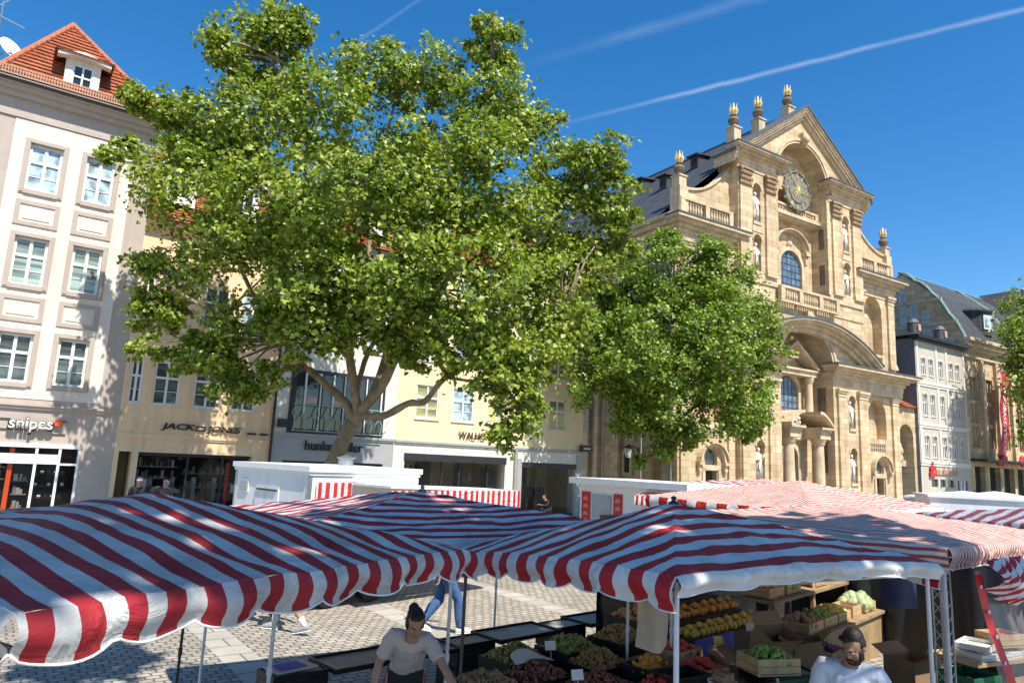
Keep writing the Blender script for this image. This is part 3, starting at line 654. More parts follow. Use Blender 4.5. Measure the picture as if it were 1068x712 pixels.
b = MB(TY); b.box(15.0,15.7,1.0,1.2,.0,2.6); b.box(17.2,17.5,.9,1.3,0,2.6); b.box(18.8,19.3,.7,1.2,0,2.5); b.box(20.7,22.4,1.9,2.0,0,2.5); b.build('shop_fitting', INT, hy)
goods(hy, TY, 13.9, 15.8, 1.4, (.5,1.1,1.7,2.2), 9, 6, .16); goods(hy, TY, 17.6, 18.7, 1.6, (.5,1.1,1.7), 6, 7, .16)
text('WALHO', 'sign_lettering', DARKM, hy, 16.55-13.1, -.06, 3.78, 1.6, .34, .04, .01)
bs = MB(TY); bs.tube([(24.8,-.2,3.62),(25.0,-.2,3.62)], .02, 6); bs.box(24.5,25.35,-.26,-.14,3.5,3.86); o = bs.build('hanging_sign', DARKM, hy)
b = MB(TY); b.box(24.68,25.18,-.268,-.258,3.64,3.7); b.build('sign_line', WHITE, o)
dp = MB(TY); dp.tube([(20.12,-.1,3.4),(20.12,-.1,0)], .09, 10); dp.build('downpipe', PIPE, hy)
# mannequins in the right shop window
def mannequin(x, lab, m):
    p = LP + LD*x - Vector((-math.sin(LA), math.cos(LA),0))*-.9
    t = thing('mannequin', lab, 'mannequin', p+Vector((0,0,.03)), LA, 'mannequins in the shop window')
    a = MB(); a.tube([(0,0,.3),(0,0,.9),(0,0,1.15),(0,0,1.4),(0,0,1.48)], [.17,.15,.14,.17,.06], 10, ry=[.12,.11,.1,.1,.05]); a.tube([(-.19,0,1.42),(-.25,.02,1.1),(-.23,-.05,.85)],[.06,.05,.04],8); a.tube([(.19,0,1.42),(.25,.02,1.1),(.23,-.05,.85)],[.06,.05,.04],8)
    a.build('dress', m, t, smooth=True)
    b = MB(); b.ell((0,0,1.6),(.07,.09,.11)); b.tube([(0,0,1.45),(0,0,1.55)],.045,8); b.tube([(0,0,0),(0,0,.3)],.02,6); b.lathe(0,0,[(.18,0),(.18,.02)],12); b.build('dummy', CARD, t, smooth=True)
mannequin(21.3, 'mannequin in black dress, first from the grey pier in the shop window', DARKM)
mannequin(21.95, 'mannequin in dark red dress between two others in the shop window', mat('dark_red_cloth', (.08,.02,.02), .8))
mannequin(22.6, 'mannequin in charcoal dress, last of three in the shop window', mat('charcoal_cloth', (.04,.04,.045), .8))

# ================================================================== CHURCH
C0 = 12.7
CAPM = mat('dark_capital_stone', (.36,.25,.155), .9, 3, .4, .5, 14, spec=.2)
def church():
    ch = thing('church', 'baroque sandstone church with clock in the gable arch and gilded flame urns', 'church', CP, CA)
    Y = -.5                                                        # front of the middle block
    rake = lambda x: 30.4 - abs(x-C0)*.70
    def arcz(r, z0):
        return lambda x: z0 + math.sqrt(max(0, r*r-(x-C0)**2))
    RU, ZU = 3.0, 25.0; RL, ZL = 3.1, 10.6
    w = MB()
    NB = 1
    # wings
    for sgn in (-1, 1):
        def U(a, b): return (C0+a, C0+b) if sgn > 0 else (C0-b, C0-a)
        a, b = U(7.4, 12.75); n0, n1 = U(8.45, 10.95); d0, d1 = U(9.15, 10.25); l0, l1 = U(9.1, 10.3)
        w.wall(a, b, 0, 18.6, [(n0,n1,12.8,17.6,True,.8),(n0,n1,5.9,9.05,True,.8),(d0,d1,0,2.78,False,.5),(l0,l1,3.15,4.2,True,.3)], 0, .5, 0, back=None)
        for z0,z1 in ((12.8,17.6),(5.9,9.05)):
            cx = (n0+n1)/2; r = (n1-n0)/2
            w.poly([(n0,.8,z0),(n1,.8,z0)]+[(cx+r*math.cos(PI*k/16), .8, z1-r+r*math.sin(PI*k/16)) for k in range(17)])
        # concave scroll wall above the wing
        xs = [7.4+ (12.2-7.4)*k/16 for k in range(17)]
        top = [21.55 + 2.75*(1-(x-7.4)/4.8)**2.2 for x in xs]
        pts = [(C0+sgn*x, 19.8) for x in xs]; ptt = [(C0+sgn*x, t) for x, t in zip(xs, top)]
        if sgn < 0: pts, ptt = pts[::-1], ptt[::-1]
        w.strip(pts, ptt, .25, .75)
    # middle block: side bays with niches, fields above and below the arches
    for sgn in (-1, 1):
        a, b = (C0+RL, C0+7.4) if sgn > 0 else (C0-7.4, C0-RL)
        nx = C0 + sgn*5.42
        w.wall(a, b, 0, 24.2, [(nx-.42,nx+.42,20.5,23.4,True,.42),(nx-.42,nx+.42,16.85,19.55,True,.42),(nx-.44,nx+.44,6.45,8.95,True,.42),(nx-.46,nx+.46,2.35,5.0,True,.42)], Y, .42, 0, back=0)
        x = b if sgn > 0 else a
        w.poly(((x,Y,0),(x,1.0,0),(x,1.0,24.9),(x,Y,24.9)))
        # jambs
        jx = C0+sgn*RL; w.poly(((jx,Y,0),(jx,1.4,0),(jx,1.4,ZL),(jx,Y,ZL)))
        jx = C0+sgn*RU; w.poly(((jx,Y,16.4),(jx,.9,16.4),(jx,.9,ZU),(jx,Y,ZU)))
        e0, e1 = sorted((C0+sgn*RU, C0+sgn*RL)); w.poly(((e0,Y,16.4),(e1,Y,16.4),(e1,Y,24.2),(e0,Y,24.2)))
    xs = [C0-RL+2*RL*k/24 for k in range(25)]
    xs = [C0-RL*math.cos(PI*k/24) for k in range(25)]
    w.band(xs, arcz(RL, ZL), lambda x: 16.4, Y)
    f = arcz(RL, ZL)
    for k in range(24): w.poly(((xs[k],Y,f(xs[k])),(xs[k],1.4,f(xs[k])),(xs[k+1],1.4,f(xs[k+1])),(xs[k+1],Y,f(xs[k+1]))))
    w.poly([(C0-RL,1.4,0),(C0+RL,1.4,0)]+[(C0+RL*math.cos(PI*k/24),1.4,ZL+RL*math.sin(PI*k/24)) for k in range(25)])
    f = arcz(RU, ZU); xs = [C0-RU*math.cos(PI*k/24) for k in range(25)]
    for k in range(24): w.poly(((xs[k],Y,f(xs[k])),(xs[k],.9,f(xs[k])),(xs[k+1],.9,f(xs[k+1])),(xs[k+1],Y,f(xs[k+1]))))
    w.poly([(C0-RU,.9,16.4),(C0+RU,.9,16.4)]+[(C0+RU*math.cos(PI*k/24),.9,ZU+RU*math.sin(PI*k/24)) for k in range(25)])
    # gable field
    w.band(xs, lambda x: max(24.2, f(x)), rake, Y)
    for sgn in (-1,1):
        e = sorted((C0+sgn*RU, C0+sgn*7.6)); w.band(e, lambda x: 24.2, rake, Y)
    w.poly(((C0-7.7,1.05,24.2),(C0+7.7,1.05,24.2),(C0+7.7,1.05,24.7),(C0,1.05,30.1),(C0-7.7,1.05,24.7)))
    # long side walls
    w.wall(0, 0.001, 0, .001, (), 0)
    w.poly(((-.05,0,0),(-.05,40,0),(-.05,40,18.6),(-.05,0,18.6))); w.poly(((C0+12.75,0,0),(C0+12.75,0,18.6),(C0+12.75,40,18.6),(C0+12.75,40,0)))
    w.poly(((-.05,40,0),(25.45,40,0),(25.45,40,18.6),(C0,40,31),(-.05,40,18.6)))
    # plain bands and plinth
    w.build('wall', SAND, ch)
    pl = MB()
    pl.box(-.15, C0-7.45, -.14, 0, 0, .9); pl.build('plinth', SANDT, ch); pl = MB(); pl.box(C0+7.45, 25.6, -.14, 0, 0, .9); pl.build('plinth', SANDT, ch)
    for s0,s1 in ((C0-7.45,C0-RL-.02),(C0+RL+.02,C0+7.45)): pl = MB(); pl.box(s0, s1, Y-.14, Y, 0, 1.0); pl.build('plinth', SANDT, ch)
    for s0,s1 in ((C0-7.4,C0-RU),(C0+RU,C0+7.4)): pl = MB(); pl.box(s0, s1, Y-.1, Y, 16.0, 16.6); pl.build('string_course', SANDT, ch); pl = MB(); pl.box(s0, s1, Y-.07, Y, 14.9, 15.1); pl.build('string_course', SANDT, ch)
    # pilasters and capitals
    def pilaster(x0, x1, z0, z1, y, ztop, corinth):
        p = MB(); p.box(x0, x1, y-.17, y, z0+.5, z1); p.box(x0-.08, x1+.08, y-.27, y, z0, z0+.22); p.box(x0-.05, x1+.05, y-.23, y, z0+.22, z0+.4); p.box(x0-.02, x1+.02, y-.2, y, z0+.4, z0+.5)
        o = p.build('pilaster', SAND, ch)
        c = MB(); h = ztop-z1
        if corinth:
            c.box(x0+.02, x1-.02, y-.2, y, z1, ztop-.15); c.box(x0-.12, x1+.12, y-.36, y, ztop-.14, ztop)
            r = random.Random(int(x0*100))
            for k in range(7):
                for j in range(3):
                    xx = x0+(x1-x0)*(k+.5*(j%2))/6.5; zz = z1+.08+h*.28*j
                    c.ell((xx, y-.25-.03*j, zz+.1), (.085,.07,.16), 6, 5)
            for xx in (x0, x1): c.tube([(xx,y-.36,ztop-.3),(xx+.09,y-.36,ztop-.22),(xx,y-.36,ztop-.14),(xx-.09,y-.36,ztop-.22)], .06, 6)
        else:
            c.box(x0-.03, x1+.03, y-.21, y, z1, z1+h*.25); c.box(x0-.08, x1+.08, y-.27, y, z1+h*.45, z1+h*.7); c.box(x0-.14, x1+.14, y-.34, y, z1+h*.7, ztop); c.box(x0, x1, y-.19, y, z1+h*.25, z1+h*.45)
        c.build('capital', CAPM if corinth else SANDT, o)
    for sgn in (-1,1):
        for a,b in ((3.5,4.55),(6.2,7.35)):
            x0,x1 = sorted((C0+sgn*a, C0+sgn*b)); pilaster(x0,x1,16.6,22.85,Y,24.2,True); pilaster(x0,x1,1.0,8.75,Y,9.35,False)
        for a,b in ((7.55,8.15),(11.7,12.6)):
            x0,x1 = sorted((C0+sgn*a, C0+sgn*b)); pilaster(x0,x1,.9,8.75,0,9.35,False); pilaster(x0,x1,11.7,17.2,0,17.9,False)
    # entablatures / cornices
    def cornice(x0, x1, z0, y, steps, ret=True, name='cornice', m=SANDT, top=True):
        c = MB()
        for k,(dz,pr) in enumerate(steps):
            e = pr if ret else 0
            c.box(x0-e, x1+e, y-pr, y+.3-.003*k, z0, z0+dz); z0 += dz
        o = c.build(name, m, ch)
        if top:
            t = MB(); e = steps[-1][1]+.06 if ret else 0
            t.strip([(x0-e, z0),(x1+e, z0)], [(x0-e, z0+.09),(x1+e, z0+.09)], y-steps[-1][1]-.06, y+.28); t.build('flashing', LEAD, o)
        return o
    big = [(.3,.06),(.2,.12),(.3,.18),(.16,.3),(.2,.5),(.14,.75),(.12,.85)]
    for sgn in (-1,1):
        a,b = sorted((C0+sgn*3.25, C0+sgn*7.45)); cornice(a, b, 24.2, Y, big)
        a,b = sorted((C0+sgn*7.45, C0+sgn*12.75)); cornice(a+ (0 if sgn<0 else 0), b, 17.6, 0, [(.3,.06),(.35,.12),(.3,.2),(.25,.42),(.25,.7),(.2,.95)])
        a,b = sorted((C0+sgn*3.5, C0+sgn*12.85)); cornice(a, b, 9.35, Y*.7, [(.45,.05),(.42,.1),(.28,.22),(.2,.45),(.18,.8),(.2,1.12)])
    # raking cornice of the gable
    rk = MB()
    for dz,th,pr in ((-.35,.28,.2),(-.07,.22,.38),(.15,.2,.5),(.35,.15,.6)):
        lo = [(C0-8.2, 30.4-8.2*.70+dz), (C0, 30.4+dz), (C0+8.2, 30.4-8.2*.70+dz)]; hi = [(x, z+th) for x,z in lo]
        rk.strip(lo, hi, Y-pr, Y+1.5)
    o = rk.build('gable_cornice', SANDT, ch)
    t = MB(); lo = [(C0-8.4,30.4-8.4*.70+.5),(C0,30.9),(C0+8.4,30.4-8.4*.70+.5)]; t.strip(lo, [(x,z+.2) for x,z in lo], Y-.68, Y+1.7); t.build('flashing', LEAD, o)
    # denticulated soffit blocks
    # segmental pediment over the main storey
    HS, RI = 8.0, 2.6; RR = (HS*HS+RI*RI)/(2*RI); zc = 11.25+RI-RR
    def segarc(off, n=28, hs=HS): 
        th = math.asin(hs/RR); return [(C0+(RR+off)*math.sin(-th+2*th*k/n), zc+(RR+off)*math.cos(-th+2*th*k/n)) for k in range(n+1)]
    s = MB()
    for o0,o1,pr in ((-.75,-.45,.35),(-.45,-.2,.62),(-.2,.0,.95),(0,.14,1.15)): s.strip(segarc(o0), segarc(o1), Y-pr, Y+.1)
    so_ = s.build('segmental_pediment', SANDT, ch)
    t = MB(); t.strip(segarc(.14), segarc(.24), Y-1.22, Y+.05); t.build('flashing', LEAD, so_)
    # arch mouldings, keystones
    def archivolt(r, z, y, wd, pr, legs=None, name='archivolt'):
        a = MB(); n = 28
        lo = [(C0-r*math.cos(PI*k/n), z+r*math.sin(PI*k/n)) for k in range(n+1)]; hi = [(C0-(r+wd)*math.cos(PI*k/n), z+(r+wd)*math.sin(PI*k/n)) for k in range(n+1)]
        a.strip(lo, hi, y-pr, y); hi2 = [(C0-(r+wd*.45)*math.cos(PI*k/n), z+(r+wd*.45)*math.sin(PI*k/n)) for k in range(n+1)]
        a.strip(hi2, hi, y-pr-.07, y-pr)
        for sgn in (-1,1):
            x0,x1 = sorted((C0+sgn*(r-.08), C0+sgn*(r+wd+.05))); a.box(x0,x1,y-pr-.1,y+1.0,z-.3,z-.02)
        return a.build(name, SANDT, ch)
    archivolt(RU, ZU, Y, .42, .08); archivolt(RL, ZL, Y, .45, .1)
    for z in (27.85, 13.75):
        k = MB(); k.prism([(C0-.2,z),(C0+.2,z),(C0+.32,z+.95),(C0-.32,z+.95)], Y-.4, Y); k.ell((C0,Y-.5,z+.45),(.26,.2,.32),8,6); k.build('keystone', SANDT, ch)
    # balustrades
    def balustrade(x0, x1, z0, z1, y, th=.26, piers=(), name='balustrade', step=.26):
        b = MB(); b.box(x0, x1, y, y+th, z0, z0+.16); b.box(x0, x1, y-.03, y+th+.03, z1-.16, z1)
        pr = [x0+.2, x1-.2]+list(piers)
        for p in pr: b.box(p-.2, p+.2, y-.02, y+th+.02, z0+.16, z1-.16)
        n = int((x1-x0)/step); hh = z1-z0-.32
        for k in range(n+1):
            x = x0+(x1-x0)*k/n
            if any(abs(x-p) < .3 for p in pr): continue
            b.lathe(x, y+th/2, [(.07,z0+.16),(.05,z0+.16+hh*.15),(.1,z0+.16+hh*.4),(.045,z0+.16+hh*.75),(.07,z1-.16)], 7)
        return b.build(name, SANDT, ch, smooth=False)
    balustrade(C0-3.5, C0+3.5, 14.95, 16.15, Y-.5, piers=(C0-1.2,C0+1.2))
    balustrade(C0-RU+.05, C0+RU-.05, 22.45, 23.15, Y+.7, .2, step=.3)
    bl = MB(); bl.box(C0-RU,C0+RU,Y+.55,.9,22.2,22.45); bl.box(C0-RU,C0+RU,Y+.7,.9,22.0,22.2); bl.build('balcony', SANDT, ch)
    balustrade(.0, 5.2, 19.5, 20.8, -.15, piers=(2.6,)); balustrade(20.3, 25.45, 19.5, 20.8, -.15, piers=(22.8,))
    for sgn in (-1,1):
        x0,x1 = sorted((C0+sgn*8.4, C0+sgn*11.0)); balustrade(x0,x1,11.9,12.7,-.1,.2,name='balustrade'); 
        for z0_,z1_ in ((4.95,5.15),(5.3,5.5)):
            b = MB(); b.box(x0+.2,x1-.2,-.02,.0,z0_-.03,z1_+.03)
            for k in range(7): x = x0+.25+k*.3; b.box(x,x+.16,-.06,-.02,z0_,z1_,1)
            b.build('stone_ornament', [SANDT,SANDD], ch)
        cx = (x0+x1)/2
        a = MB(); n = 14
        for r0_,r1_,pr in ((1.05,1.25,.28),(1.25,1.36,.45)): a.strip([(cx-r0_*math.cos(PI*k/n),3.35+.95*r0_*math.sin(PI*k/n)) for k in range(n+1)], [(cx-r1_*math.cos(PI*k/n),3.35+.95*r1_*math.sin(PI*k/n)) for k in range(n+1)], -pr, 0)
        for xx in (cx-1.2,cx+1.2): a.box(xx-.22,xx+.22,-.4,0,3.15,3.35); a.box(xx-.14,xx+.14,-.25,0,2.75,3.15)
        a.box(cx-.85,cx-.62,-.1,0,0.9,2.9); a.box(cx+.62,cx+.85,-.1,0,.9,2.9); a.box(cx-.85,cx+.85,-.1,0,2.82,3.1); a.build('door_hood', SANDT, ch)
        lu = MB(); lu.poly([(cx-.6,.28,3.15),(cx+.6,.28,3.15)]+[(cx+.6*math.cos(PI*k/10),.28,3.6+.6*math.sin(PI*k/10)) for k in range(11)]); o = lu.build('window', GLASSD, ch)
        g = MB()
        for k in range(-3,4):
            for d in (-1,1): g.tube([(cx+k*.2-.35*d,.25,3.15),(cx+k*.2+.25*d,.25,3.95)],.018,5)
        g.build('grille', GALV, o)
        dr = MB(); dr.box(cx-.56,cx+.56,.42,.5,0,2.8); dr.box(cx-.5,cx-.04,.39,.42,.2,2.6); dr.box(cx+.04,cx+.5,.39,.42,.2,2.6); dr.build('door', WOODD, ch)
    # windows in the two recesses
    def leaded(r, z0, z1, y, nx, nz):
        g = MB(); sp = z1-r; pts = [(C0-r,y,z0),(C0+r,y,z0)]+[(C0+r*math.cos(PI*k/20),y,sp+r*math.sin(PI*k/20)) for k in range(21)]; g.poly(pts)
        o = g.build('window', BLUEGL, ch)
        f = MB(); n = 20
        lo = [(C0-r*math.cos(PI*k/n), sp+r*math.sin(PI*k/n)) for k in range(n+1)]; hi = [(C0-(r+.3)*math.cos(PI*k/n), sp+(r+.3)*math.sin(PI*k/n)) for k in range(n+1)]
        f.strip(lo, hi, y-.22, y+.02); 
        for sgn in (-1,1): x0,x1 = sorted((C0+sgn*r, C0+sgn*(r+.3))); f.box(x0,x1,y-.22,y+.02,z0,sp)
        f.box(C0-r-.4,C0+r+.4,y-.3,y+.02,z0-.3,z0-.002); f.build('frame', SANDT, o)
        l = MB()
        for k in range(1,nx): 
            x = C0-r+2*r*k/nx; top = sp+math.sqrt(max(0,r*r-(x-C0)**2)); l.box(x-.03,x+.03,y-.035,y-.005,z0,top)
        for k in range(1,nz):
            z = z0+(z1-z0)*k/nz; hw = r if z<sp else math.sqrt(max(0,r*r-(z-sp)**2)); l.box(C0-hw,C0+hw,y-.04,y-.006,z-.025,z+.025)
        l.build('leading', LEAD, o)
    leaded(1.3, 16.6, 19.75, .86, 5, 6); leaded(1.2, 7.25, 10.15, 1.36, 5, 6)
    # hoods above the windows
    hd = MB(); n = 16
    for o0,o1,pr in ((1.75,1.92,.35),(1.92,2.02,.55)): hd.strip([(C0-o0*math.cos(PI*k/n),19.9+.75*o0*math.sin(PI*k/n)) for k in range(n+1)], [(C0-o1*math.cos(PI*k/n),19.9+.75*o1*math.sin(PI*k/n)) for k in range(n+1)], .9-pr, .9)
    for sgn in (-1,1): x = C0+sgn*1.85; hd.box(x-.25,x+.25,.4,.9,19.6,19.95); hd.box(x-.16,x+.16,.55,.9,18.9,19.6)
    hd.ell((C0,.75,20.25),(.25,.2,.3),8,6); hd.build('window_hood', SANDT, ch)
    # side niches on the jambs of the big arches
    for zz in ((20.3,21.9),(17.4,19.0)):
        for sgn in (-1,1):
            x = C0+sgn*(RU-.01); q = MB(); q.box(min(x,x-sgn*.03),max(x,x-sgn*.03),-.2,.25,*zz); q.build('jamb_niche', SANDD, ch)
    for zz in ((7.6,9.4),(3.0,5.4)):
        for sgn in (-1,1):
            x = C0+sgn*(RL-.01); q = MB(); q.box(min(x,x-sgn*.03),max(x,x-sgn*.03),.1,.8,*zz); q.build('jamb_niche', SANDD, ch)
    # aedicule in the lower recess
    ae = MB()
    for sgn in (-1,1):
        x = C0+sgn*1.95; ae.lathe(x,.75,[(.36,6.9),(.36,7.1),(.27,7.2),(.25,9.6),(.3,9.7),(.38,9.95),(.38,10.1)],14)
    ae.box(C0-2.45,C0+2.45,.35,1.4,10.1,10.45); ae.box(C0-2.6,C0+2.6,.2,1.4,10.45,10.6)
    ae.strip([(C0-2.6,10.6),(C0,12.4),(C0+2.6,10.6)],[(C0-2.6,10.85),(C0,12.7),(C0+2.6,10.85)],.25,1.3); ae.build('aedicule', SANDT, ch)
    def lump_figures(cx, y, z, wd, ht, n, seed, name='relief', m=STATUE):
        r = random.Random(seed); q = MB()
        for k in range(n): q.ell((cx+r.uniform(-wd,wd), y-r.uniform(0,.12), z+r.uniform(0,ht)), (r.uniform(.08,.22),r.uniform(.08,.16),r.uniform(.1,.28)), 7, 5)
        return q.build(name, m, ch, smooth=True)
    lump_figures(C0-1.0, 1.0, 10.7, .9, .8, 16, 3)
    # portal
    po = MB()
    for sgn in (-1,1):
        x = C0+sgn*1.75
        po.lathe(x,-.05,[(.62,0),(.62,1.0),(.52,1.05),(.52,1.2),(.42,1.35),(.41,2.5),(.36,4.9),(.42,5.0),(.5,5.2),(.56,5.3),(.56,5.42)],18)
        x0,x1 = C0+sgn*1.75-.62, C0+sgn*1.75+.62
        po.box(x0,x1,-.65,1.4,5.42,5.9); po.box(x0-.06,x1+.06,-.75,1.4,5.9,6.1); po.box(x0-.16,x1+.16,-.95,1.4,6.1,6.25)
        n = 10; c = [(C0+sgn*(2.5-1.6*k/n), 6.25+.95*math.sin(.5*PI*k/n)) for k in range(n+1)]
        if sgn > 0: c = c[::-1]
        po.strip(c, [(x_,z_+.2) for x_,z_ in c], -.9, 1.3)
    po.box(C0-1.15,C0+1.15,.8,1.4,5.35,5.75); po.box(C0-1.2,C0+1.2,.7,1.4,5.75,5.95)
    n = 16
    po.strip([(C0-.8*math.cos(PI*k/n),4.05+.8*math.sin(PI*k/n)) for k in range(n+1)],[(C0-1.12*math.cos(PI*k/n),4.05+1.12*math.sin(PI*k/n)) for k in range(n+1)],1.0,1.4)
    po.box(C0-1.12,C0-.8,1.0,1.4,0,4.05); po.box(C0+.8,C0+1.12,1.0,1.4,0,4.05); po.ell((C0,.95,4.98),(.18,.15,.25),8,6)
    po.build('portal', SANDT, ch)
    d = MB(); d.poly([(C0-.8,1.36,0),(C0+.8,1.36,0)]+[(C0+.8*math.cos(PI*k/14),1.36,4.05+.8*math.sin(PI*k/14)) for k in range(15)])
    for x0,x1 in ((C0-.7,C0-.06),(C0+.06,C0+.7)):
        for z0,z1 in ((.3,1.5),(1.7,3.6)): d.box(x0,x1,1.3,1.35,z0,z1)
    d.build('door', WOODD, ch)
    lump_figures(C0, .85, 5.9, .75, 1.1, 34, 8, 'coat_of_arms')
    # statues in the niches
    def statue(cx, y, z, h, seed):
        r = random.Random(seed); s = MB(); k = h/1.8
        s.tube([(cx,y,z),(cx+.03,y,z+.5*k),(cx-.02,y-.02,z+.95*k),(cx+r.uniform(-.04,.04),y-.03,z+1.35*k),(cx,y,z+1.5*k)], [.27*k,.23*k,.2*k,.25*k,.1*k], 10, ry=[.2*k,.17*k,.16*k,.17*k,.08*k])
        s.ell((cx+r.uniform(-.03,.03),y-.04,z+1.66*k),(.1*k,.11*k,.14*k),8,6)
        a = r.choice((-1,1)); s.tube([(cx+a*.24*k,y,z+1.36*k),(cx+a*.32*k,y-.1,z+1.05*k),(cx+a*.1*k,y-.24,z+1.1*k)],[.08*k,.07*k,.05*k],7)
        s.tube([(cx-a*.24*k,y,z+1.36*k),(cx-a*.34*k,y-.12,z+1.1*k),(cx-a*.3*k,y-.2,z+1.4*k)],[.08*k,.07*k,.05*k],7)
        for q in range(5): s.tube([(cx+r.uniform(-.2,.2)*k,y-.17*k,z+.05),(cx+r.uniform(-.15,.15)*k,y-.19*k,z+.6*k),(cx+r.uniform(-.15,.15)*k,y-.17*k,z+1.1*k)],.035*k,5)
        s.build('statue', STATUE, ch, smooth=True)
    for i,sgn in enumerate((-1,1)):
        nx = C0+sgn*5.42
        statue(nx, Y+.2, 20.52, 2.3, 11+i); statue(nx, Y+.2, 16.9, 2.1, 21+i); statue(nx, Y+.2, 6.5, 2.05, 31+i); statue(nx, Y+.2, 2.4, 2.1, 41+i)
        for z in (20.5,16.85,6.45,2.35):
            p = MB(); p.box(nx-.46,nx+.46,Y-.1,Y+.02,z-.22,z); p.build('niche_sill', SANDT, ch)
            lo = [(nx-.44*math.cos(PI*k/10), z+(2.48 if z>20 else 2.28 if z>16 else 2.08 if z>6 else 2.2)+.44*math.sin(PI*k/10)) for k in range(11)]
            hi = [(nx+(a-nx)*1.25, c+.02+.1*(c-lo[0][1])) for a,c in lo]; p = MB(); p.strip(lo, hi, Y-.07, Y); p.build('niche_arch', SANDT, ch)
        p = MB(); p.box(nx-.55,nx+.55,Y-.05,Y,19.75,20.2); p.build('stone_panel', SANDT, ch)
    # clock
    cz, cy = 24.35, Y+.62
    ck = MB(Matrix.Translation((C0,cy,cz)) @ Matrix.Rotation(R(90),4,'X')); ck.lathe(0,0,[(1.58,0),(1.58,.12),(1.5,.18),(1.48,.12),(1.0,.12),(.95,.2),(.02,.2)],40)
    ck.tube([(1.53*math.cos(2*PI*k/40),1.53*math.sin(2*PI*k/40),.16) for k in range(41)],.06,6,cap=False)
    for k in range(12): ck.ell((1.62*math.cos(2*PI*k/12),1.62*math.sin(2*PI*k/12),.1),(.16,.16,.1),8,5)
    o = ck.build('clock', mat('clock_dial', (.20,.19,.15), .7, 4, .45), ch)
    for k in range(12):
        nm = MB(Matrix.Translation((C0,cy-.15,cz)))
        a = 2*PI*k/12; c_,s_ = math.sin(a), math.cos(a); nb = (2,1,2,3,2,1,2,3,3,2,1,2)[k]
        for j in range(nb):
            off = (j-(nb-1)/2)*.11; px, pz = c_*1.25+s_*off, s_*1.25-c_*off
            nm.tube([(px-c_*.17,0,pz-s_*.17),(px+c_*.17,0,pz+s_*.17)],.03,5)
        nm.build('numeral', GOLD, o)
    hn = MB(Matrix.Translation((C0,cy-.24,cz)))
    for a,l,wd in ((R(-35),1.15,.05),(R(100),.8,.07)):
        c_,s_ = math.sin(a), math.cos(a); hn.tube([(-c_*.25,0,-s_*.25),(c_*l*.7,0,s_*l*.7),(c_*l,0,s_*l)],[wd,wd,.01],6)
    hn.lathe(0,0,[(.01,-.1),(.1,-.1),(.1,.1),(.01,.1)],10)
    for k in range(12):
        a = 2*PI*k/12; hn.tube([(0,.03,0),(.6*math.sin(a),.03,.6*math.cos(a))],[.09,.012],5)
    hn.build('hands', GOLD, o)
    # flame urns
    def urn(x, y, z, k=1.0, dn=1.9):
        u = MB(); u.box(x-.36*k,x+.36*k,y-.36*k,y+.36*k,z-dn,z+.75*k,1); u.box(x-.44*k,x+.44*k,y-.44*k,y+.44*k,z+.75*k,z+.85*k,1)
        u.lathe(x,y,[(.2*k,z+.85*k),(.14*k,z+1.0*k),(.34*k,z+1.2*k),(.42*k,z+1.42*k),(.34*k,z+1.62*k),(.16*k,z+1.72*k),(.24*k,z+1.82*k)],14)
        o = u.build('finial', [SANDD, SANDT], ch)
        f = MB()
        for q in range(7):
            a = 2*PI*q/7; rr = .27*k
            f.tube([(x+.08*k*math.cos(a),y+.08*k*math.sin(a),z+1.8*k),(x+rr*math.cos(a),y+rr*math.sin(a),z+2.15*k),(x+rr*1.05*math.cos(a+.5),y+rr*1.05*math.sin(a+.5),z+2.5*k+.2*k*(q%2))],[.10*k,.085*k,.012],6)
        f.tube([(x,y,z+1.8*k),(x,y,z+2.3*k),(x+.04,y,z+2.85*k)],[.16*k,.14*k,.01],7); f.build('flame', GOLD, o)
    for x,y,z in ((5.6,.1,26.6),(8.6,.3,28.25),(12.6,.6,30.7),(16.9,.8,27.7),(19.8,.8,25.7)): urn(x,y,z)
    urn(.35,.35,21.6,.95,.0); urn(25.05,.35,21.6,.95,.0)
    for x in (.35,25.05): pe = MB(); pe.box(x-.4,x+.4,-.1,.8,19.3,21.6); pe.build('pedestal', SANDT, ch)
    for sgn in (-1,1):
        sc = MB(); xs = [7.4+4.8*k/16 for k in range(17)]; top = [21.55+2.75*(1-(x-7.4)/4.8)**2.2 for x in xs]
        lo = [(C0+sgn*x,t) for x,t in zip(xs,top)]
        if sgn<0: lo = lo[::-1]
        sc.strip(lo,[(x,z+.16) for x,z in lo],.12,.85)
        sc.build('scroll_coping', SANDT, ch)
    # roof
    rf = MB(); ez = 19.5
    rf.poly(((-.9,1.1,ez),(-.9,40,ez),(C0,40,30.9),(C0,1.1,30.9))); rf.poly(((26.3,1.1,ez),(C0,1.1,30.9),(C0,40,30.9),(26.3,40,ez)))
    r = rf.build('roof', SLATE, ch, recalc=False)
    rc = MB(); rc.box(C0-.12,C0+.12,1.2,40,30.85,31.0); rc.build('ridge_cap', LEAD, r)
    for (yy,xx) in ((6.2,8.6),(13.3,9.1),(7.2,6.1),(21,9.0)):
        zz = ez+(xx+.9)*(30.9-ez)/(C0+.9)
        d = MB(); d.box(xx-.55,xx+.9,yy-.4,yy+.4,zz-.4,zz+.62); d.strip([(xx-.85,zz+.62),(xx+1.1,zz+.9)],[(xx-.85,zz+.75),(xx+1.1,zz+1.03)],yy-.6,yy+.6); o = d.build('roof_dormer', SLATE, r)
        d = MB(); d.box(xx-.56,xx-.5,yy-.28,yy+.28,zz-.1,zz+.5); d.build('louvre', INT, o)
    sd = MB()      # eaves cornice along the lane
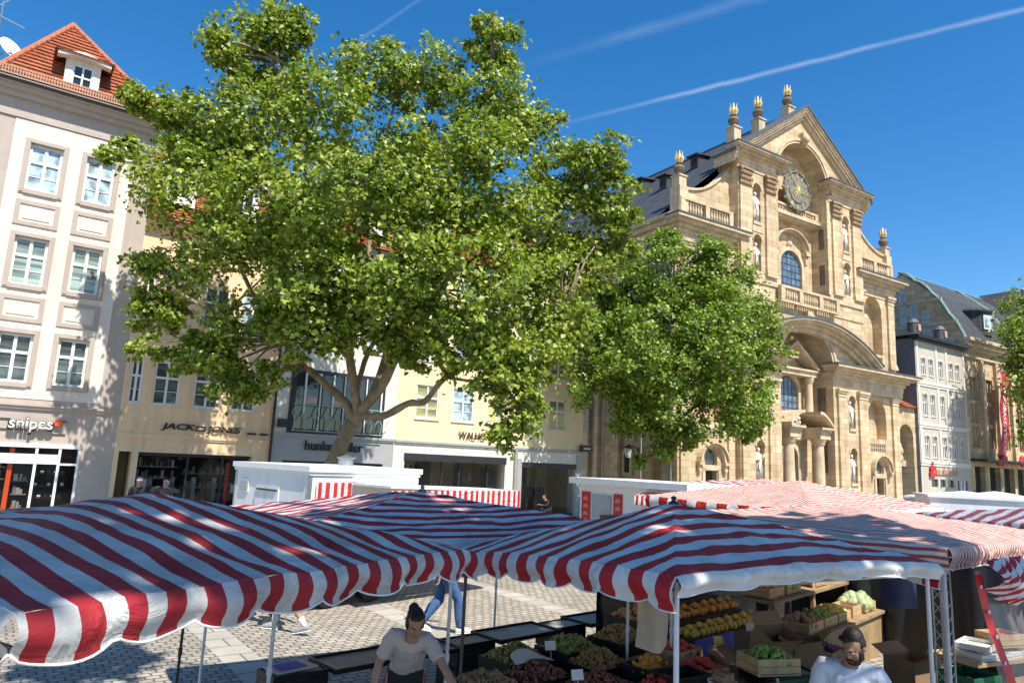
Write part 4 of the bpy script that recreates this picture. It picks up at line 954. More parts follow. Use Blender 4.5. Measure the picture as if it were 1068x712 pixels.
    for k,(z0,z1,pr) in enumerate(((18.0,18.5,.1),(18.5,18.85,.3),(18.85,19.2,.6),(19.2,19.5,.9))):
        sd.box(-.05-pr,-.04,.003*k,40,z0,z1); sd.box(25.44,25.45+pr,.003*k,40,z0,z1)
    sd.build('eaves_cornice', SANDT, ch)
    for k,yy in enumerate((.15,1.9,5.2,7.4,8.6,12,16,20,25,30)):
        q = MB(); q.box(-.05-.4,-.05,yy,yy+(.8 if k%2==0 else .45),0,18); q.build('buttress', SAND, ch)
    for k,(yy,z0,z1) in enumerate(((4.55,2.4,3.7),(4.3,4.7,6.0),(10.5,7.5,14),(15,7.5,14))):
        q = MB(); q.box(-.12,-.05,yy-.3,yy+.3,z0,z1); o = q.build('window', INT, ch)
        q = MB(); 
        for y0,y1,a,b_ in ((yy-.48,yy-.28,z0-.2,z1+.2),(yy+.28,yy+.48,z0-.2,z1+.2),(yy-.28,yy+.28,z1-.02,z1+.2),(yy-.28,yy+.28,z0-.2,z0+.02)): q.box(-.2,-.05,y0,y1,a,b_)
        q.build('frame', SANDT, o)
    for yy in (-.0,2.75,6.6,8.3): 
        q = MB(); q.tube([(-.58,yy,18.2),(-.58,yy,0)],.075,8); q.build('downpipe', PIPE, ch)
    return ch
church()
def lantern():
    p = CP + Vector((-math.sin(CA),math.cos(CA),0))*3.5
    t = thing('street_lamp', 'small glass lantern on a bracket on the church side wall', 'lamp', p+Vector((0,0,3.9)), CA)
    m = MB(); m.tube([(-.05,0,0),(-.5,0,.25),(-1.0,0,.35),(-1.0,0,.2)],.035,6); m.lathe(-1.0,0,[(.05,.3),(.3,.15),(.32,.1)],10); m.box(-.08,-.02,-.1,.1,-.5,.2); m.build('bracket', DARKM, t)
    g = MB(); g.lathe(-1.0,0,[(.16,-.5),(.28,.1)],10); g.build('lamp_glass', mat('frosted_glass', (.55,.57,.56), .2), t)
lantern()

# ================================================================== GATE, WHITE CORNER HOUSE, DEPARTMENT STORE
def gate():
    t = thing('gateway', 'sandstone arched gateway with red tiled coping beside the church', 'gateway', CP+CD*25.5, CA); T = Matrix.Translation((-25.5,0,0))
    w = MB(T); w.wall(25.5, 28.75, 0, 8.9, [(26.0,28.2,0,7.4,True,1.2)], .3, 1.2); w.build('wall', SAND, t)
    r = MB(T); roof_rows(r, (25.4,0.0,8.85),(28.8,0.0,8.85),(28.8,1.8,9.9),(25.4,1.8,9.9),6,.05); r.build('roof', TILE, t, recalc=False)
    d = MB(T); d.box(26.0,28.2,1.4,1.5,0,3.4); d.build('door', mat('grey_blue_door', (.22,.27,.31), .6), t)
    s = MB(T); s.box(26.0,28.2,1.42,1.6,4.3,7.4); s.build('dark_glazing', GLASSD, t)
    q = MB(T); q.box(26.0,28.2,1.0,1.4,3.9,4.4)
    rr = random.Random(5)
    for k in range(12): q.ell((26.7+rr.uniform(-.5,.8),1.0,4.4+rr.uniform(0,1.2)),(.25,.2,.35),7,5)
    q.build('sculpture', SANDT, t)
gate()
WHC = mat('cream_white_render', (.52,.475,.405), .85, 1.3, .1, .15, 60, streak=.2, spec=.2)
def white_corner():
    t = thing('tall_white_house', 'narrow white four storey house with arched windows and side wall coloured as in shade', 'house', CP+CD*28.6, CA); T = Matrix.Translation((-28.6,0,0))
    cols = ((29.5,30.2),(30.75,31.45),(32.4,33.1),(34.2,34.9),(35.35,36.05)); rows = ((11.85,13.25),(8.3,10.1),(4.75,6.5))
    w = MB(T); w.wall(28.6, 37.0, 0, 15.0, [(a,b,c,d) for a,b in cols for c,d in rows]+[(30.2,34.0,2.3,2.95),(30.2,34.0,0,1.75),(34.6,36.4,0,2.9)], 0, .2)
    w.poly(((28.6,0,0),(28.6,0,15),(28.6,9,15),(28.6,9,0)), 1); w.poly(((37,0,0),(37,9,0),(37,9,15),(37,0,15)))
    w.build('wall', [WHC, SHADEWALL], t)
    for c,d in rows:
        for a,b in cols:
            o = window(t, T, a, b, c, d, .14, DARKC, WHITE, None, fw_=.07, cols=2, transom=.35, bars=0)
            g = MB(T); lo = [(a-.02,d),( (a+b)/2,d+.16),(b+.02,d)]; g.strip(lo,[(x,z+.14) for x,z in lo],-.08,.02); g.build('hood', WHITER, o)
    for z in (4.35,7.55,11.15):
        s = MB(T); s.box(28.55,37.02,-.12,.02,z-.1,z+.1); s.box(28.58,37.0,-.07,.02,z-.3,z-.1); s.build('string_course', WHITER, t)
    e = MB(T); e.box(28.4,37.1,-.35,.05,14.8,15.0); e.box(28.3,37.2,-.55,.3,15.0,15.25); e.build('eaves_cornice', DARKM, t)
    p = MB(T)
    for x in (28.72,31.9,33.6,36.7): p.box(x,x+.28,-.06,.0,4.5,14.7)
    p.build('pilaster', WHITER, t)
    r = MB(T); r.poly(((28.3,-.5,15.25),(37.2,-.5,15.25),(37.0,2.2,16.2),(28.8,2.2,16.2))); r.poly(((28.3,-.5,15.25),(28.8,2.2,16.2),(28.8,9,16.2),(28.3,9,15.25))); r.poly(((28.8,2.2,16.2),(37,2.2,16.2),(37,9,16.2),(28.8,9,16.2)))
    rr = r.build('roof', SLATE, t, recalc=False)
    for x in (29.5,34.0):
        d = MB(T); d.lathe(x,.5,[(.5,15.4),(.5,16.4),(.55,16.45),(.3,16.8),(.02,16.9)],14); o = d.build('dormer', LEAD, rr); q = MB(T); q.box(x-.22,x+.22,-.06,-.01,15.7,16.3); q.build('pane', mat('pinkish_pane', (.5,.3,.26), .4), o)
    for a,b,c,d in ((30.2,34.0,2.3,2.95),(30.2,34.0,0,1.75),(34.6,36.4,0,2.9)):
        q = MB(T); q.poly(((a,.15,c),(b,.15,c),(b,.15,d),(a,.15,d))); o = q.build('shop_window', GLASSD, t)
        q = MB(T)
        for k in range(1,3): x = a+(b-a)*k/3; q.box(x-.12,x+.12,.0,.14,c,d)
        q.build('frame', WHITE, o)
    q = MB(T); q.box(30.9,34.6,-.1,-.01,3.35,3.75); q.box(31.6,31.75,-.105,-.1,3.35,3.75,1); q.box(32.8,33.0,-.105,-.1,3.35,3.75,1); q.build('sign_panel', [mat('tan_sign', (.42,.22,.12), .5), WHITER], t)
    q = MB(T); q.lathe(0,0,[(.01,0)],3); q = MB(T)   # red emblem: rounded sign with a raised dot
    q.prism([(29.75,3.15),(30.75,3.15),(30.75,3.45),(30.1,3.5),(30.1,3.6),(30.6,3.62),(30.72,3.85),(30.55,4.08),(30.0,4.08),(29.82,3.85),(29.95,3.6),(29.75,3.5)], -.2, -.02); q.ell((30.25,-.12,4.28),(.17,.1,.17),10,8); q.build('red_emblem', REDP, t)
white_corner()
def store():
    t = thing('department_store', 'large sandstone department store with slate mansard roof and copper trim', 'building', CP+CD*37.0, CA); T = Matrix.Translation((-37,0,0))
    cols = [(38+2.9*k, 39.8+2.9*k) for k in range(8)]
    w = MB(T); w.wall(37.05, 62, 0, 14.4, [(a,b,6.0,12.6,False,.5) for a,b in cols]+[(a-.3,b+.3,.3,4.3,False,.5) for a,b in cols], .15, .5)
    w.poly(((37.05,.15,0),(37.05,.15,16.2),(37.05,11,16.2),(37.05,11,0)))
    w.poly(((37.05,.15,16.2),(37.05,-.2,16.2),(37.05,1.0,18.5),(37.05,2.4,20.7),(37.05,4.0,22.3),(37.05,5.6,23.4),(37.05,11,16.2)))
    w.build('wall', SAND, t)
    for a,b in cols:
        q = MB(T); q.poly(((a,.6,6),(b,.6,6),(b,.6,12.6),(a,.6,12.6))); o = q.build('window', GLASSD, t)
        q = MB(T)
        for k in range(4): x = a+(b-a)*k/3; q.box(x-.07,x+.07,.35,.58,6,12.6)
        for z in (8.0,10.1): q.box(a,b,.3,.575,z,z+.35)
        q.build('mullion', SANDT, o)
        q = MB(T); q.poly(((a-.3,.6,.3),(b+.3,.6,.3),(b+.3,.6,4.3),(a-.3,.6,4.3))); q.build('shop_window', GLASSD, t)
        q = MB(T); q.box(b+.25,b+.85,-.15,.15,4.9,14.3); q.build('pier', SANDT, t)
    c = MB(T)
    for z0,z1,pr in ((14.4,15.0,.05),(15.0,15.4,.3),(15.4,15.8,.6),(15.8,16.1,.85)): c.box(37.0-pr*.3,62,-pr,.3-pr*.01,z0,z1)
    c.build('cornice', SANDT, t)
    aw = MB(T); aw.box(37.2,62,-1.4,.1,4.75,4.95); aw.build('canopy', DARKM, t)
    rf = MB(T); pr = [(-.3,16.1),(1.0,18.6),(2.4,20.8),(4.0,22.4),(5.6,23.5)]
    for (y0,z0),(y1,z1) in zip(pr[:-1],pr[1:]): rf.poly(((37.2,y0,z0),(62,y0,z0),(62,y1,z1),(37.2,y1,z1)))
    rf.poly(((37.2,5.6,23.5),(62,5.6,23.5),(62,11,16.1),(37.2,11,16.1)))
    r = rf.build('roof', SLATE, t, recalc=False)
    e = MB(T); n = 24; prev = None       # swept copper edge in three steps
    pts = []
    for (y0,z0),(y1,z1) in zip(pr[:-1],pr[1:]):
        for k in range(5): f_ = k/5; pts.append((37.0, y0+(y1-y0)*f_, z0+(z1-z0)*f_+.28*math.sin(PI*f_)))
    pts.append((37.0,5.6,23.55)); e.tube(pts,.14,6); e.tube([(37,5.6,23.6),(62,5.6,23.6)],.06,6); e.tube([(48.5,5.5,23.6),(48.2,2.4,20.9),(48,-.2,16.4)],.14,6); e.build('copper_edge', COPPER, r)
    g = MB(T)
    for k in range(6):
        y0 = .6+1.1*k; zt = 15.8+min(6.3, max(.4, y0*1.25)) ; g.box(37.0,37.045,y0,y0+.75,15.2 if k else 15.6,zt-.4)
    o = g.build('gable_window', blindglass('pale_sky_glass',(.42,.50,.50),0,.12), t)
    g = MB(T); g.box(36.9,37.04,.3,7.5,17.6,17.9); g.box(36.9,37.04,1.6,6.6,20.0,20.3); g.build('transom', SANDT, o)
    for x in (41.6,):
        d = MB(T); d.lathe(x+.9,1.4,[(1.5,17.0),(1.5,19.3),(1.75,19.4),(1.75,19.55),(.6,20.0),(.02,20.1)],16); o = d.build('dormer', SLATE, r)
        for a in (-1.9,-1.35):
            q = MB(T @ Matrix.Translation((x+.9,1.4,0)) @ Matrix.Rotation(a+PI/2,4,'Z')); q.box(-.38,.38,-1.56,-1.45,17.6,19.0); o2 = q.build('window', WHITE, o); q2 = MB(q.T); q2.box(-.28,.28,-1.58,-1.555,17.75,18.85); q2.build('pane', CURT, o2)
    # projecting cross gable on the right
    x = MB(T); x.prism([(47.5,16.1),(62.5,16.1),(55,24.2)], -1.6, 6.0, 0); o = x.build('cross_gable', SLATE, r)
    x = MB(T); lo = [(47.0,16.1),(55,24.4),(63,16.1)]; x.strip(lo,[(a,b+.5) for a,b in lo],-2.1,-1.6); x.build('gable_coping', COPPER, o)
    x = MB(T); x.prism([(48.2,16.0),(61.8,16.0),(55,23.4)], -1.75, -1.6); x.build('gable_front', SAND, o)
store()
def banner():
    t = thing('sale_banner', 'long red vertical sale banner with white lettering on the sandstone store', 'banner', CP+CD*40.9+Vector((math.sin(CA),-math.cos(CA),0))*.9, CA)
    m = MB(); n = 16
    A = []; B = []
    for k in range(n+1):
        z = 13.4-8.2*k/n; off = -1.3*(k/n)**1.6+ .0; y = -.12*math.sin(k*.7)
        A.append(m.p(off+1.05,y,z)); B.append(m.p(off+2.35,y-.05,z))
    for k in range(n): m.face((A[k],A[k+1],B[k+1],B[k]))
    m.build('cloth', REDP, t, smooth=True)
    r = MB(); rr = random.Random(2)
    for k in range(9): r.ell((-.1+rr.uniform(-.7,.7),-.1,4.9+rr.uniform(-.25,.3)),(.4,.18,.3),8,6)
    r.build('gathered_end', REDP, t, smooth=True)
    b = MB(); b.tube([(.9,.1,13.45),(2.5,.1,13.45)],.05,6); b.build('rod', DARKM, t)
    o = text('SCHLUSSVERKAUF', 'lettering', WHITE, t, .66,-.19,5.6, 7.0, .52, .02, .015, rot=(R(90),R(-98+180+180),0))
    o.rotation_euler = (Matrix.Rotation(R(-82),3,'Y') @ Matrix.Rotation(R(90),3,'X')).to_euler()
banner()
t = thing('red_bunting', 'red gathered cloth above the shop canopy right of the long banner', 'bunting', CP+CD*45.3+Vector((math.sin(CA),-math.cos(CA),0))*.9, CA)
r = MB(); rr = random.Random(4)
for k in range(8): r.ell((rr.uniform(-.6,.6),-.1,4.95+rr.uniform(-.2,.35)),(.4,.18,.32),8,6)
r.build('cloth', REDP, t, smooth=True)

from mathutils import noise as mnoise
# ================================================================== TREES
def leaves_mesh(name, blobs, n, size, seed, m, parent, clump=.5, droop=.3, gap=-.16):
    """n leaf faces gathered in clumps through the volume of the crown"""
    rg = np.random.default_rng(seed)
    vol = np.array([b[3]**2.1 for b in blobs]); pr = vol/vol.sum()
    per = 34; nc = n//per
    bi = rg.choice(len(blobs), nc, p=pr); B = np.array(blobs)
    d = rg.normal(size=(nc,3)); d /= np.linalg.norm(d,axis=1)[:,None]
    r = rg.random(nc)**(1/2.6)
    cc = B[bi,:3] + d*r[:,None]*B[bi,3:4]*np.array([1.0,1.0,.92])
    keep = np.array([mnoise.noise(Vector(q*.62+seed)) + .45*mnoise.noise(Vector(q*1.5-seed)) > (gap if B[k_,3] > 1.15 else -.6) for q, k_ in zip(cc, bi)]); cc, d, bi = cc[keep], d[keep], bi[keep]; nc = len(cc)
    cs = clump*(.55+.8*rg.random(nc))*np.clip(B[bi,3]/1.5,.5,1.15)
    # leaves
    tot = nc*per; ci = np.repeat(np.arange(nc), per)
    off = rg.normal(size=(tot,3))*.5; off[:,2] *= .62; off[:,2] -= droop*.35*(off[:,0]**2+off[:,1]**2)
    P = cc[ci] + off*cs[ci][:,None]
    nrm = rg.normal(size=(tot,3))*.75 + d[ci]*.55 + np.array([.15,-.2,.75]); nrm /= np.linalg.norm(nrm,axis=1)[:,None]
    a = rg.normal(size=(tot,3)); a -= nrm*(a*nrm).sum(1)[:,None]; a /= np.linalg.norm(a,axis=1)[:,None]; b = np.cross(nrm, a)
    s = size*(.6+.7*rg.random(tot))[:,None]
    f = (rg.random(tot)[:,None]*.25+.08)
    tip = P + a*s*.62 - nrm*s*.16; base = P - a*s*.5; lf = P + b*s*.52 + a*s*.05 + nrm*s*f; rt = P - b*s*.52 + a*s*.05 + nrm*s*f
    V = np.stack([base, rt, tip, lf], 1).reshape(-1,3)
    me = bpy.data.meshes.new(name); me.vertices.add(tot*4); me.vertices.foreach_set('co', V.astype(np.float32).ravel())
    me.loops.add(tot*6); li = np.arange(tot)[:,None]*4 + np.array([0,1,2,0,2,3]); me.loops.foreach_set('vertex_index', li.astype(np.int32).ravel())
    me.polygons.add(tot*2); me.polygons.foreach_set('loop_start', (np.arange(tot*2)*3).astype(np.int32))
    me.update(calc_edges=True); me.validate(); me.materials.append(m)
    o = bpy.data.objects.new(name, me); COL.objects.link(o); o.parent = parent
    return o
def tree(name, label, base, limbs, blobs, n, size, seed, m, clump=.5, twigs=2, droop=.3, gap=-.16):
    base = Vector(base); t = thing(name, label, 'tree', base)
    rr = random.Random(seed); tb = MB()
    ends = []
    for pts, r0_, r1_ in limbs:
        pts = [Vector(p)-base for p in pts]
        # smooth the path
        path = []
        for i in range(len(pts)-1):
            p0 = pts[max(0,i-1)]; p1 = pts[i]; p2 = pts[i+1]; p3 = pts[min(len(pts)-1,i+2)]
            for k in range(5):
                u = k/5; path.append(.5*((2*p1)+(p2-p0)*u+(2*p0-5*p1+4*p2-p3)*u*u+(-p0+3*p1-3*p2+p3)*u**3))
        path.append(pts[-1]); nn = len(path)
        rad = [(r0_+(r1_-r0_)*i/(nn-1))*(1+.08*math.sin(i*1.7+r0_*9)) for i in range(nn)]
        tb.tube(path, rad, 12 if r0_ > .1 else 8); ends += path[len(path)//3:]
    LB = [(b[0]-base.x, b[1]-base.y, b[2]-base.z, b[3]) for b in blobs]
    for b in LB:
        c = Vector(b[:3]); near = min(ends, key=lambda e: (e-c).length + (2 if e.z > c.z+1 else 0))
        if (near-c).length > 4.2: continue
        for k in range(twigs):
            tgt = c + Vector((rr.uniform(-1,1),rr.uniform(-1,1),rr.uniform(-.6,1)))*b[3]*.6
            mid = near.lerp(tgt,.5)+Vector((rr.uniform(-.3,.3),rr.uniform(-.3,.3),rr.uniform(.0,.4)))
            tb.tube([near, near.lerp(mid,.5)+Vector((rr.uniform(-.1,.1),rr.uniform(-.1,.1),.05)), mid, tgt], [.055,.045,.035,.012], 6)
    tb.build('trunk', BARK, t, smooth=True)
    leaves_mesh('crown', LB, n, size, seed, m, t, clump, droop, gap)
    return t
B1 = [(-9.28,22.00,16.46,1.57),(-8.13,22.00,17.13,0.92),(-9.99,21.00,15.61,0.63),(-9.07,23.00,15.26,1.52),(-11.86,22.00,13.51,1.35),(-12.69,21.00,11.81,0.67),(-12.69,22.00,14.16,0.77),(-10.41,21.00,10.64,1.66),(-11.28,22.00,8.23,1.17),(-11.24,22.00,6.97,0.92),(-10.94,21.00,5.55,0.58),(-9.40,22.00,13.1,1.86),(-6.30,20.00,13.07,1.64),(-4.92,22.00,15.25,1.46),(-3.29,23.00,16.10,1.43),(-1.19,22.00,16.86,0.99),(-1.21,22.00,14.73,1.56),(0.55,23.00,13.92,1.28),(1.60,22.00,11.96,1.33),(2.60,21.00,12.40,0.98),(3.14,22.00,11.20,1.01),(3.17,22.00,9.78,0.81),(-7.60,19.00,9.41,1.63),(-5.31,18.50,9.61,1.86),(-7.18,25.50,12.60,2.20),(-3.33,19.00,10.47,1.92),(-4.04,25.00,13.31,2.17),(-1.20,20.00,10.99,2.02),(0.64,22.00,10.42,1.82),(-8.30,20.00,7.39,1.62),(-8.46,21.00,5.40,1.21),(-7.73,21.00,4.48,0.57),(-5.51,19.00,7.41,1.55),(-3.05,18.50,7.66,1.62),(-1.00,19.00,7.90,1.66),(0.84,21.00,8.07,1.48),(2.09,22.00,9.18,1.09),(-1.43,19.00,6.10,1.11),(-0.20,19.00,5.23,1.10),(0.87,20.00,5.83,1.16),(0.45,19.00,4.14,0.78),(-0.09,19.00,3.42,0.46),(-2.29,20.00,5.54,0.66),(1.61,21.00,6.90,1.05),(-6.54,20.00,6.61,0.97),(-9.63,21.00,5.49,0.81),(-0.49,24.00,7.39,1.50),(-7.60,22.50,9.4,1.6),(-10.15,22.50,12.28,1.47),(-6.0,19.5,5.7,.62),(-4.9,19.5,6.3,.85),(-3.3,20,5.9,.8),(-6.9,20.5,5.0,.6),(-2.6,20,6.6,.9),(-5.6,19.3,6.6,.8),(-4.1,19.4,6.9,.9)]
B2 = [(8.27,36.00,12.98,2.44),(6.00,37.00,12.34,2.39),(10.81,36.00,12.58,2.03),(12.47,36.00,10.84,1.81),(13.30,36.00,9.09,1.30),(9.73,34.00,9.33,2.93),(6.89,34.00,8.47,2.92),(4.39,36.00,9.18,2.00),(5.20,35.00,6.37,2.02),(7.85,34.00,6.16,2.24),(10.96,35.00,6.39,2.02),(13.26,36.00,7.08,1.19),(7.63,35.00,3.72,0.76),(8.81,35.00,4.72,1.05),(3.95,36.00,6.90,1.29),(10.41,36.00,14.14,1.12),(8.11,36.00,14.40,1.02),(12.15,36.00,5.31,1.08),(6.36,36.00,5.04,1.18),(9.81,38.00,11.13,3.19),(6.20,38.50,9.43,2.67),(6.69,35.00,3.12,0.47),(4.08,37.00,12.25,1.82)]
B3 = [(38.29,52.00,13.90,2.03),(36.99,52.00,12.00,1.44),(37.56,51.00,10.10,2.39),(37.12,52.00,8.04,1.57),(39.59,52.00,15.59,1.46),(38.66,52.00,6.70,2.13),(37.46,52.00,4.96,0.99),(40.51,52.00,11.80,3.61),(40.50,52.00,7.49,3.20),(36.86,52.00,10.33,1.01),(42.52,52.00,14.09,2.91)]
L1 = [([(-5.5,22,0),(-5.45,22,1.2),(-5.38,22,2.3),(-5.12,22,3.1),(-4.86,22,3.75)],.29,.22),
      ([(-4.86,22,3.7),(-5.0,22.1,4.15),(-5.45,22.2,4.6),(-6.36,22.4,5.3),(-7.3,22.3,6.2),(-8.8,22,8.4),(-9.6,22,11)],.17,.045),
      ([(-4.86,22,3.7),(-4.42,21.8,4.3),(-3.96,21.6,4.85),(-3.3,21.2,6.2),(-2.7,21,6.9),(-1.8,21,9),(-1.0,21.5,12.5),(-1.2,22,15.5)],.18,.045),
      ([(-4.3,21.8,4.5),(-4.0,22.2,5.9),(-4.28,22.4,7.2),(-4.9,22.5,9.5),(-4.7,22.6,13),(-4.4,22.6,15)],.15,.04),
      ([(-4.7,22,4.05),(-5.0,21.4,5.8),(-5.3,20.6,7.4),(-6.2,20.6,10),(-7.8,21.6,14),(-8.6,22,16.6)],.15,.035),
      ([(-4.6,21.9,3.95),(-3.83,21.5,3.95),(-3.04,21.2,4.35),(-2.5,20.8,4.4),(-1.88,20.4,5.1),(-.7,20,5.65),(.6,20.4,6.4),(1.6,21,7.6)],.13,.035),
      ([(-3.9,21.6,5.0),(-3.4,21.8,6.9),(-2.5,22.5,8.2),(-.5,22.8,10.2),(1.0,22.2,11.2)],.11,.03),
      ([(-7.3,22.3,6.2),(-9,21.6,6.8),(-10.6,21.4,7.6),(-11.4,21.8,8.6)],.08,.025),
      ([(-4.9,22.2,4.1),(-4.6,22.6,6.2),(-3.4,24,8.5),(-3.8,24.8,12)],.10,.03),
      ([(-1.88,20.4,5.1),(-.9,19.6,4.9),(-.1,19.2,4.7),(.3,19,4.2)],.05,.02)]
tree('plane_tree', 'tall spreading plane tree with forked trunk behind the white trailer', (-5.5,22,0), L1, B1, 175000, .142, 11, LEAF, .44, 3, gap=-.10)
L2 = [([(8.5,36,0),(8.48,36,2.2),(8.4,36,3.6),(7.84,36,4.38),(6.8,36,4.9),(5.6,36,5.6),(4.4,36.4,7.4)],.15,.05),
      ([(8.4,36,3.5),(8.6,36,5.1),(8.9,36,7),(8.8,36,9.6),(8.4,36,12.6)],.15,.05),
      ([(8.62,36,5.1),(9.8,36,6.2),(11.8,36,7.5),(12.9,36,9)],.1,.03),
      ([(8.9,36,7),(10.4,36,9.5),(11.3,36,11.5)],.09,.03),([(8.8,36,8),(7.2,36.5,10),(6.2,37,12)],.09,.03)]
tree('plane_tree', 'smaller fresh green plane tree standing in front of the church front', (8.5,36,0), L2, B2, 125000, .158, 12, LEAF2, .5, 3, gap=-.03)
KT = 59/52; B3 = [(x*KT+(1.6 if z < 13 else .4),y*KT,2.75+(z-2.75)*KT,r*KT*.9) for i_,(x,y,z,r) in enumerate(B3) if i_ not in (3,6,9)] + [(46,59.5,14,2.6),(47,61,18.5,2.6)] + [(48,57.5,9,3.4),(50,59,13,3.6),(47,58.5,17,3.2),(51,57,18,3),(46.5,57.5,13,3.0),(53,58,9,3)]
L3 = [([(47,59,0),(46.9,59,3),(46.8,59,6),(46.4,59,11),(46,59,16)],.3,.06),([(46.8,59,5),(44,59,7.5),(42.3,59,11)],.12,.03),([(46.8,59,6),(48.6,59,10),(49.2,58.6,15)],.12,.03)]
tree('plane_tree', 'plane tree cut by the picture edge before the sandstone store', (47,59,0), L3, B3, 52000, .26, 13, LEAF, .8, 2)
# the tree whose crown throws the dappled shade over the near awnings; it stands beside the photographer
rr = random.Random(31)
B4 = []
for k in range(34):
    a = rr.uniform(0,2*PI); q = math.sqrt(rr.random())
    B4.append((2.9+5.1*q*math.cos(a)-1.2*q*math.sin(a), .2+3.5*q*math.sin(a)+.6*q*math.cos(a), 10.6+rr.uniform(-1.2,2.4), rr.uniform(1.0,1.6)))
L4 = [([(4.6,-3.8,0),(4.6,-3.8,3),(4.4,-3.4,6),(3.4,-2.0,9),(2.6,-.6,11)],.28,.08),([(4.4,-3.4,6),(1.2,-2.0,9),(-1.2,-.6,10.6)],.14,.04),([(4.4,-3.4,6),(5.6,-1,9),(6.4,.6,10.6)],.13,.04),([(3.4,-2,9),(2.8,1,10.4),(2.2,2.4,10.8)],.1,.03)]
tree('plane_tree', 'plane tree beside the viewpoint whose crown shades the near awnings', (4.6,-3.8,0), L4, B4, 13000, .30, 14, LEAF, .6, 1, gap=-.06)

# ================================================================== MARKET TENTS
PIPING = mat('white_piping', (.70,.69,.66), .7, 5, .15)
def cloth_object(name, V, F, UV, m, parent, smooth=True):
    me = bpy.data.meshes.new(name); me.from_pydata(V, [], F); me.materials.append(m)
    uv = me.uv_layers.new(name='UVMap'); vi = np.empty(len(me.loops), dtype=np.int32); me.loops.foreach_get('vertex_index', vi)
    uv.data.foreach_set('uv', np.array(UV, dtype=np.float32)[vi].ravel())
    if smooth: me.polygons.foreach_set('use_smooth', [True]*len(F))
    me.update(); o = bpy.data.objects.new(name, me); COL.objects.link(o); o.parent = parent
    return o
def tent(label, cx, cy, ang, ax, ay, zc, peak, m, vm=None, drop=.2, lobe=.33, sag=.05, K=44, RN=14, seed=1, group=None, cap=True, poles=(0,1,2,3), scall=.28, endwhite=True, slack=.0, zf=None, pr=.016, polem=None, sscall=None, dside=None):
    """hipped market canopy; zc = eave heights at (-,-),(+,-),(+,+),(-,+); stripes run along local y"""
    t = thing('market_tent', label, 'market tent', (cx,cy,0), ang, group)
    vm = vm or [m]*4
    def E(p, q):
        if zf: return zf(p*ax, q*ay)
        u, v = (p+1)/2, (q+1)/2
        z = zc[0]*(1-u)*(1-v)+zc[1]*u*(1-v)+zc[2]*u*v+zc[3]*(1-u)*v
        w_ = (1-p*p) if abs(abs(q)-1) < 1e-6 else (1-q*q)
        return z - sag*w_
    per = []
    for k in range(K): per.append((-1+2*k/K, -1))
    for k in range(K): per.append((1, -1+2*k/K))
    for k in range(K): per.append((1-2*k/K, 1))
    for k in range(K): per.append((-1, 1-2*k/K))
    V = [(0,0,peak)]; UV = [(0,0)]; F = []; n = len(per)
    for i in range(1, RN+1):
        mm = i/RN
        for p, q in per:
            x, y = p*mm*ax, q*mm*ay
            hip = min(abs(p),abs(q))
            z = zf(x, y) if zf else peak*(1-mm)+E(p,q)*mm - slack*math.sin(PI*mm)*(1-hip**2) + .008*math.exp(-((1-hip)/.05)**2)*math.sin(PI*mm)
            z += .030*mnoise.noise(Vector((x*1.6+seed*7,y*1.6,seed)))*min(1,4*mm*(1.02-mm)) + .012*mnoise.noise(Vector((x*5+seed*3,y*5,seed))) - .028*max(0,.22-abs(mnoise.noise(Vector((x*1.3+seed,y*2.1+x*.8,seed*2)))))
            z += .012*math.sin((x*3.1+y*1.3)*4+seed)*math.exp(-((mm-.8)/.15)**2)
            V.append((x,y,z)); UV.append((x,y))
    for k in range(n): F.append((0, 1+k, 1+(k+1)%n))
    for i in range(RN-1):
        a = 1+i*n; b = a+n
        for k in range(n): l = (k+1)%n; F.append((a+k,b+k,b+l,a+l))
    cloth_object('canopy', V, F, UV, m, t)
    sides = [((-1,-1),(1,-1)),((1,-1),(1,1)),((1,1),(-1,1)),((-1,1),(-1,-1))]
    for si,(A,B) in enumerate(sides):
        V=[];UV=[];F=[]; NN = K*2; J = 6
        nx, ny = ((0,-1),(1,0),(0,1),(-1,0))[si]
        for k in range(NN+1):
            u = k/NN; p = A[0]+(B[0]-A[0])*u; q = A[1]+(B[1]-A[1])*u
            x, y = p*ax, q*ay; ln = x if si in (0,2) else y
            L_ = (ax if si in (0,2) else ay)
            ph = (ln+L_)/lobe
            sc = abs(math.sin(PI*ph))**.55; s_c = (sscall or {}).get(si, scall)
            D = (dside or {}).get(si, drop)*(1-s_c+s_c*sc)*(1+.08*mnoise.noise(Vector((ln*2,seed,3))))
            edge = min(1,(L_-abs(ln))/.18)
            for j in range(J+1):
                f = j/J
                bul = .035*math.sin(PI*min(1,f*1.2)) + .03*f*math.sin(ln*11+seed)*edge + .035*f*mnoise.noise(Vector((ln*3.3,seed*2,f)))
                zz = E(p,q) + .012*mnoise.noise(Vector((x*5+seed*3,y*5,seed))) - D*f
                V.append((x+nx*bul*1.0, y+ny*bul, zz))
                if si in (0,2): UV.append((x, y))
                else: UV.append(((ax+ (.02+.25*D*f if endwhite else D*f))*(1 if si==1 else -1), y))
        for k in range(NN):
            for j in range(J): a=k*(J+1)+j; F.append((a,a+1,a+J+2,a+J+1))
        o = cloth_object('valance', V, F, UV, vm[si], t)
        pp = MB()
        pp.tube([V[k*(J+1)+J] for k in range(NN+1)], .0055, 5); pp.build('piping', PIPING, o, smooth=True)
    cz = [(-1,-1,zc[0]),(1,-1,zc[1]),(1,1,zc[2]),(-1,1,zc[3])]
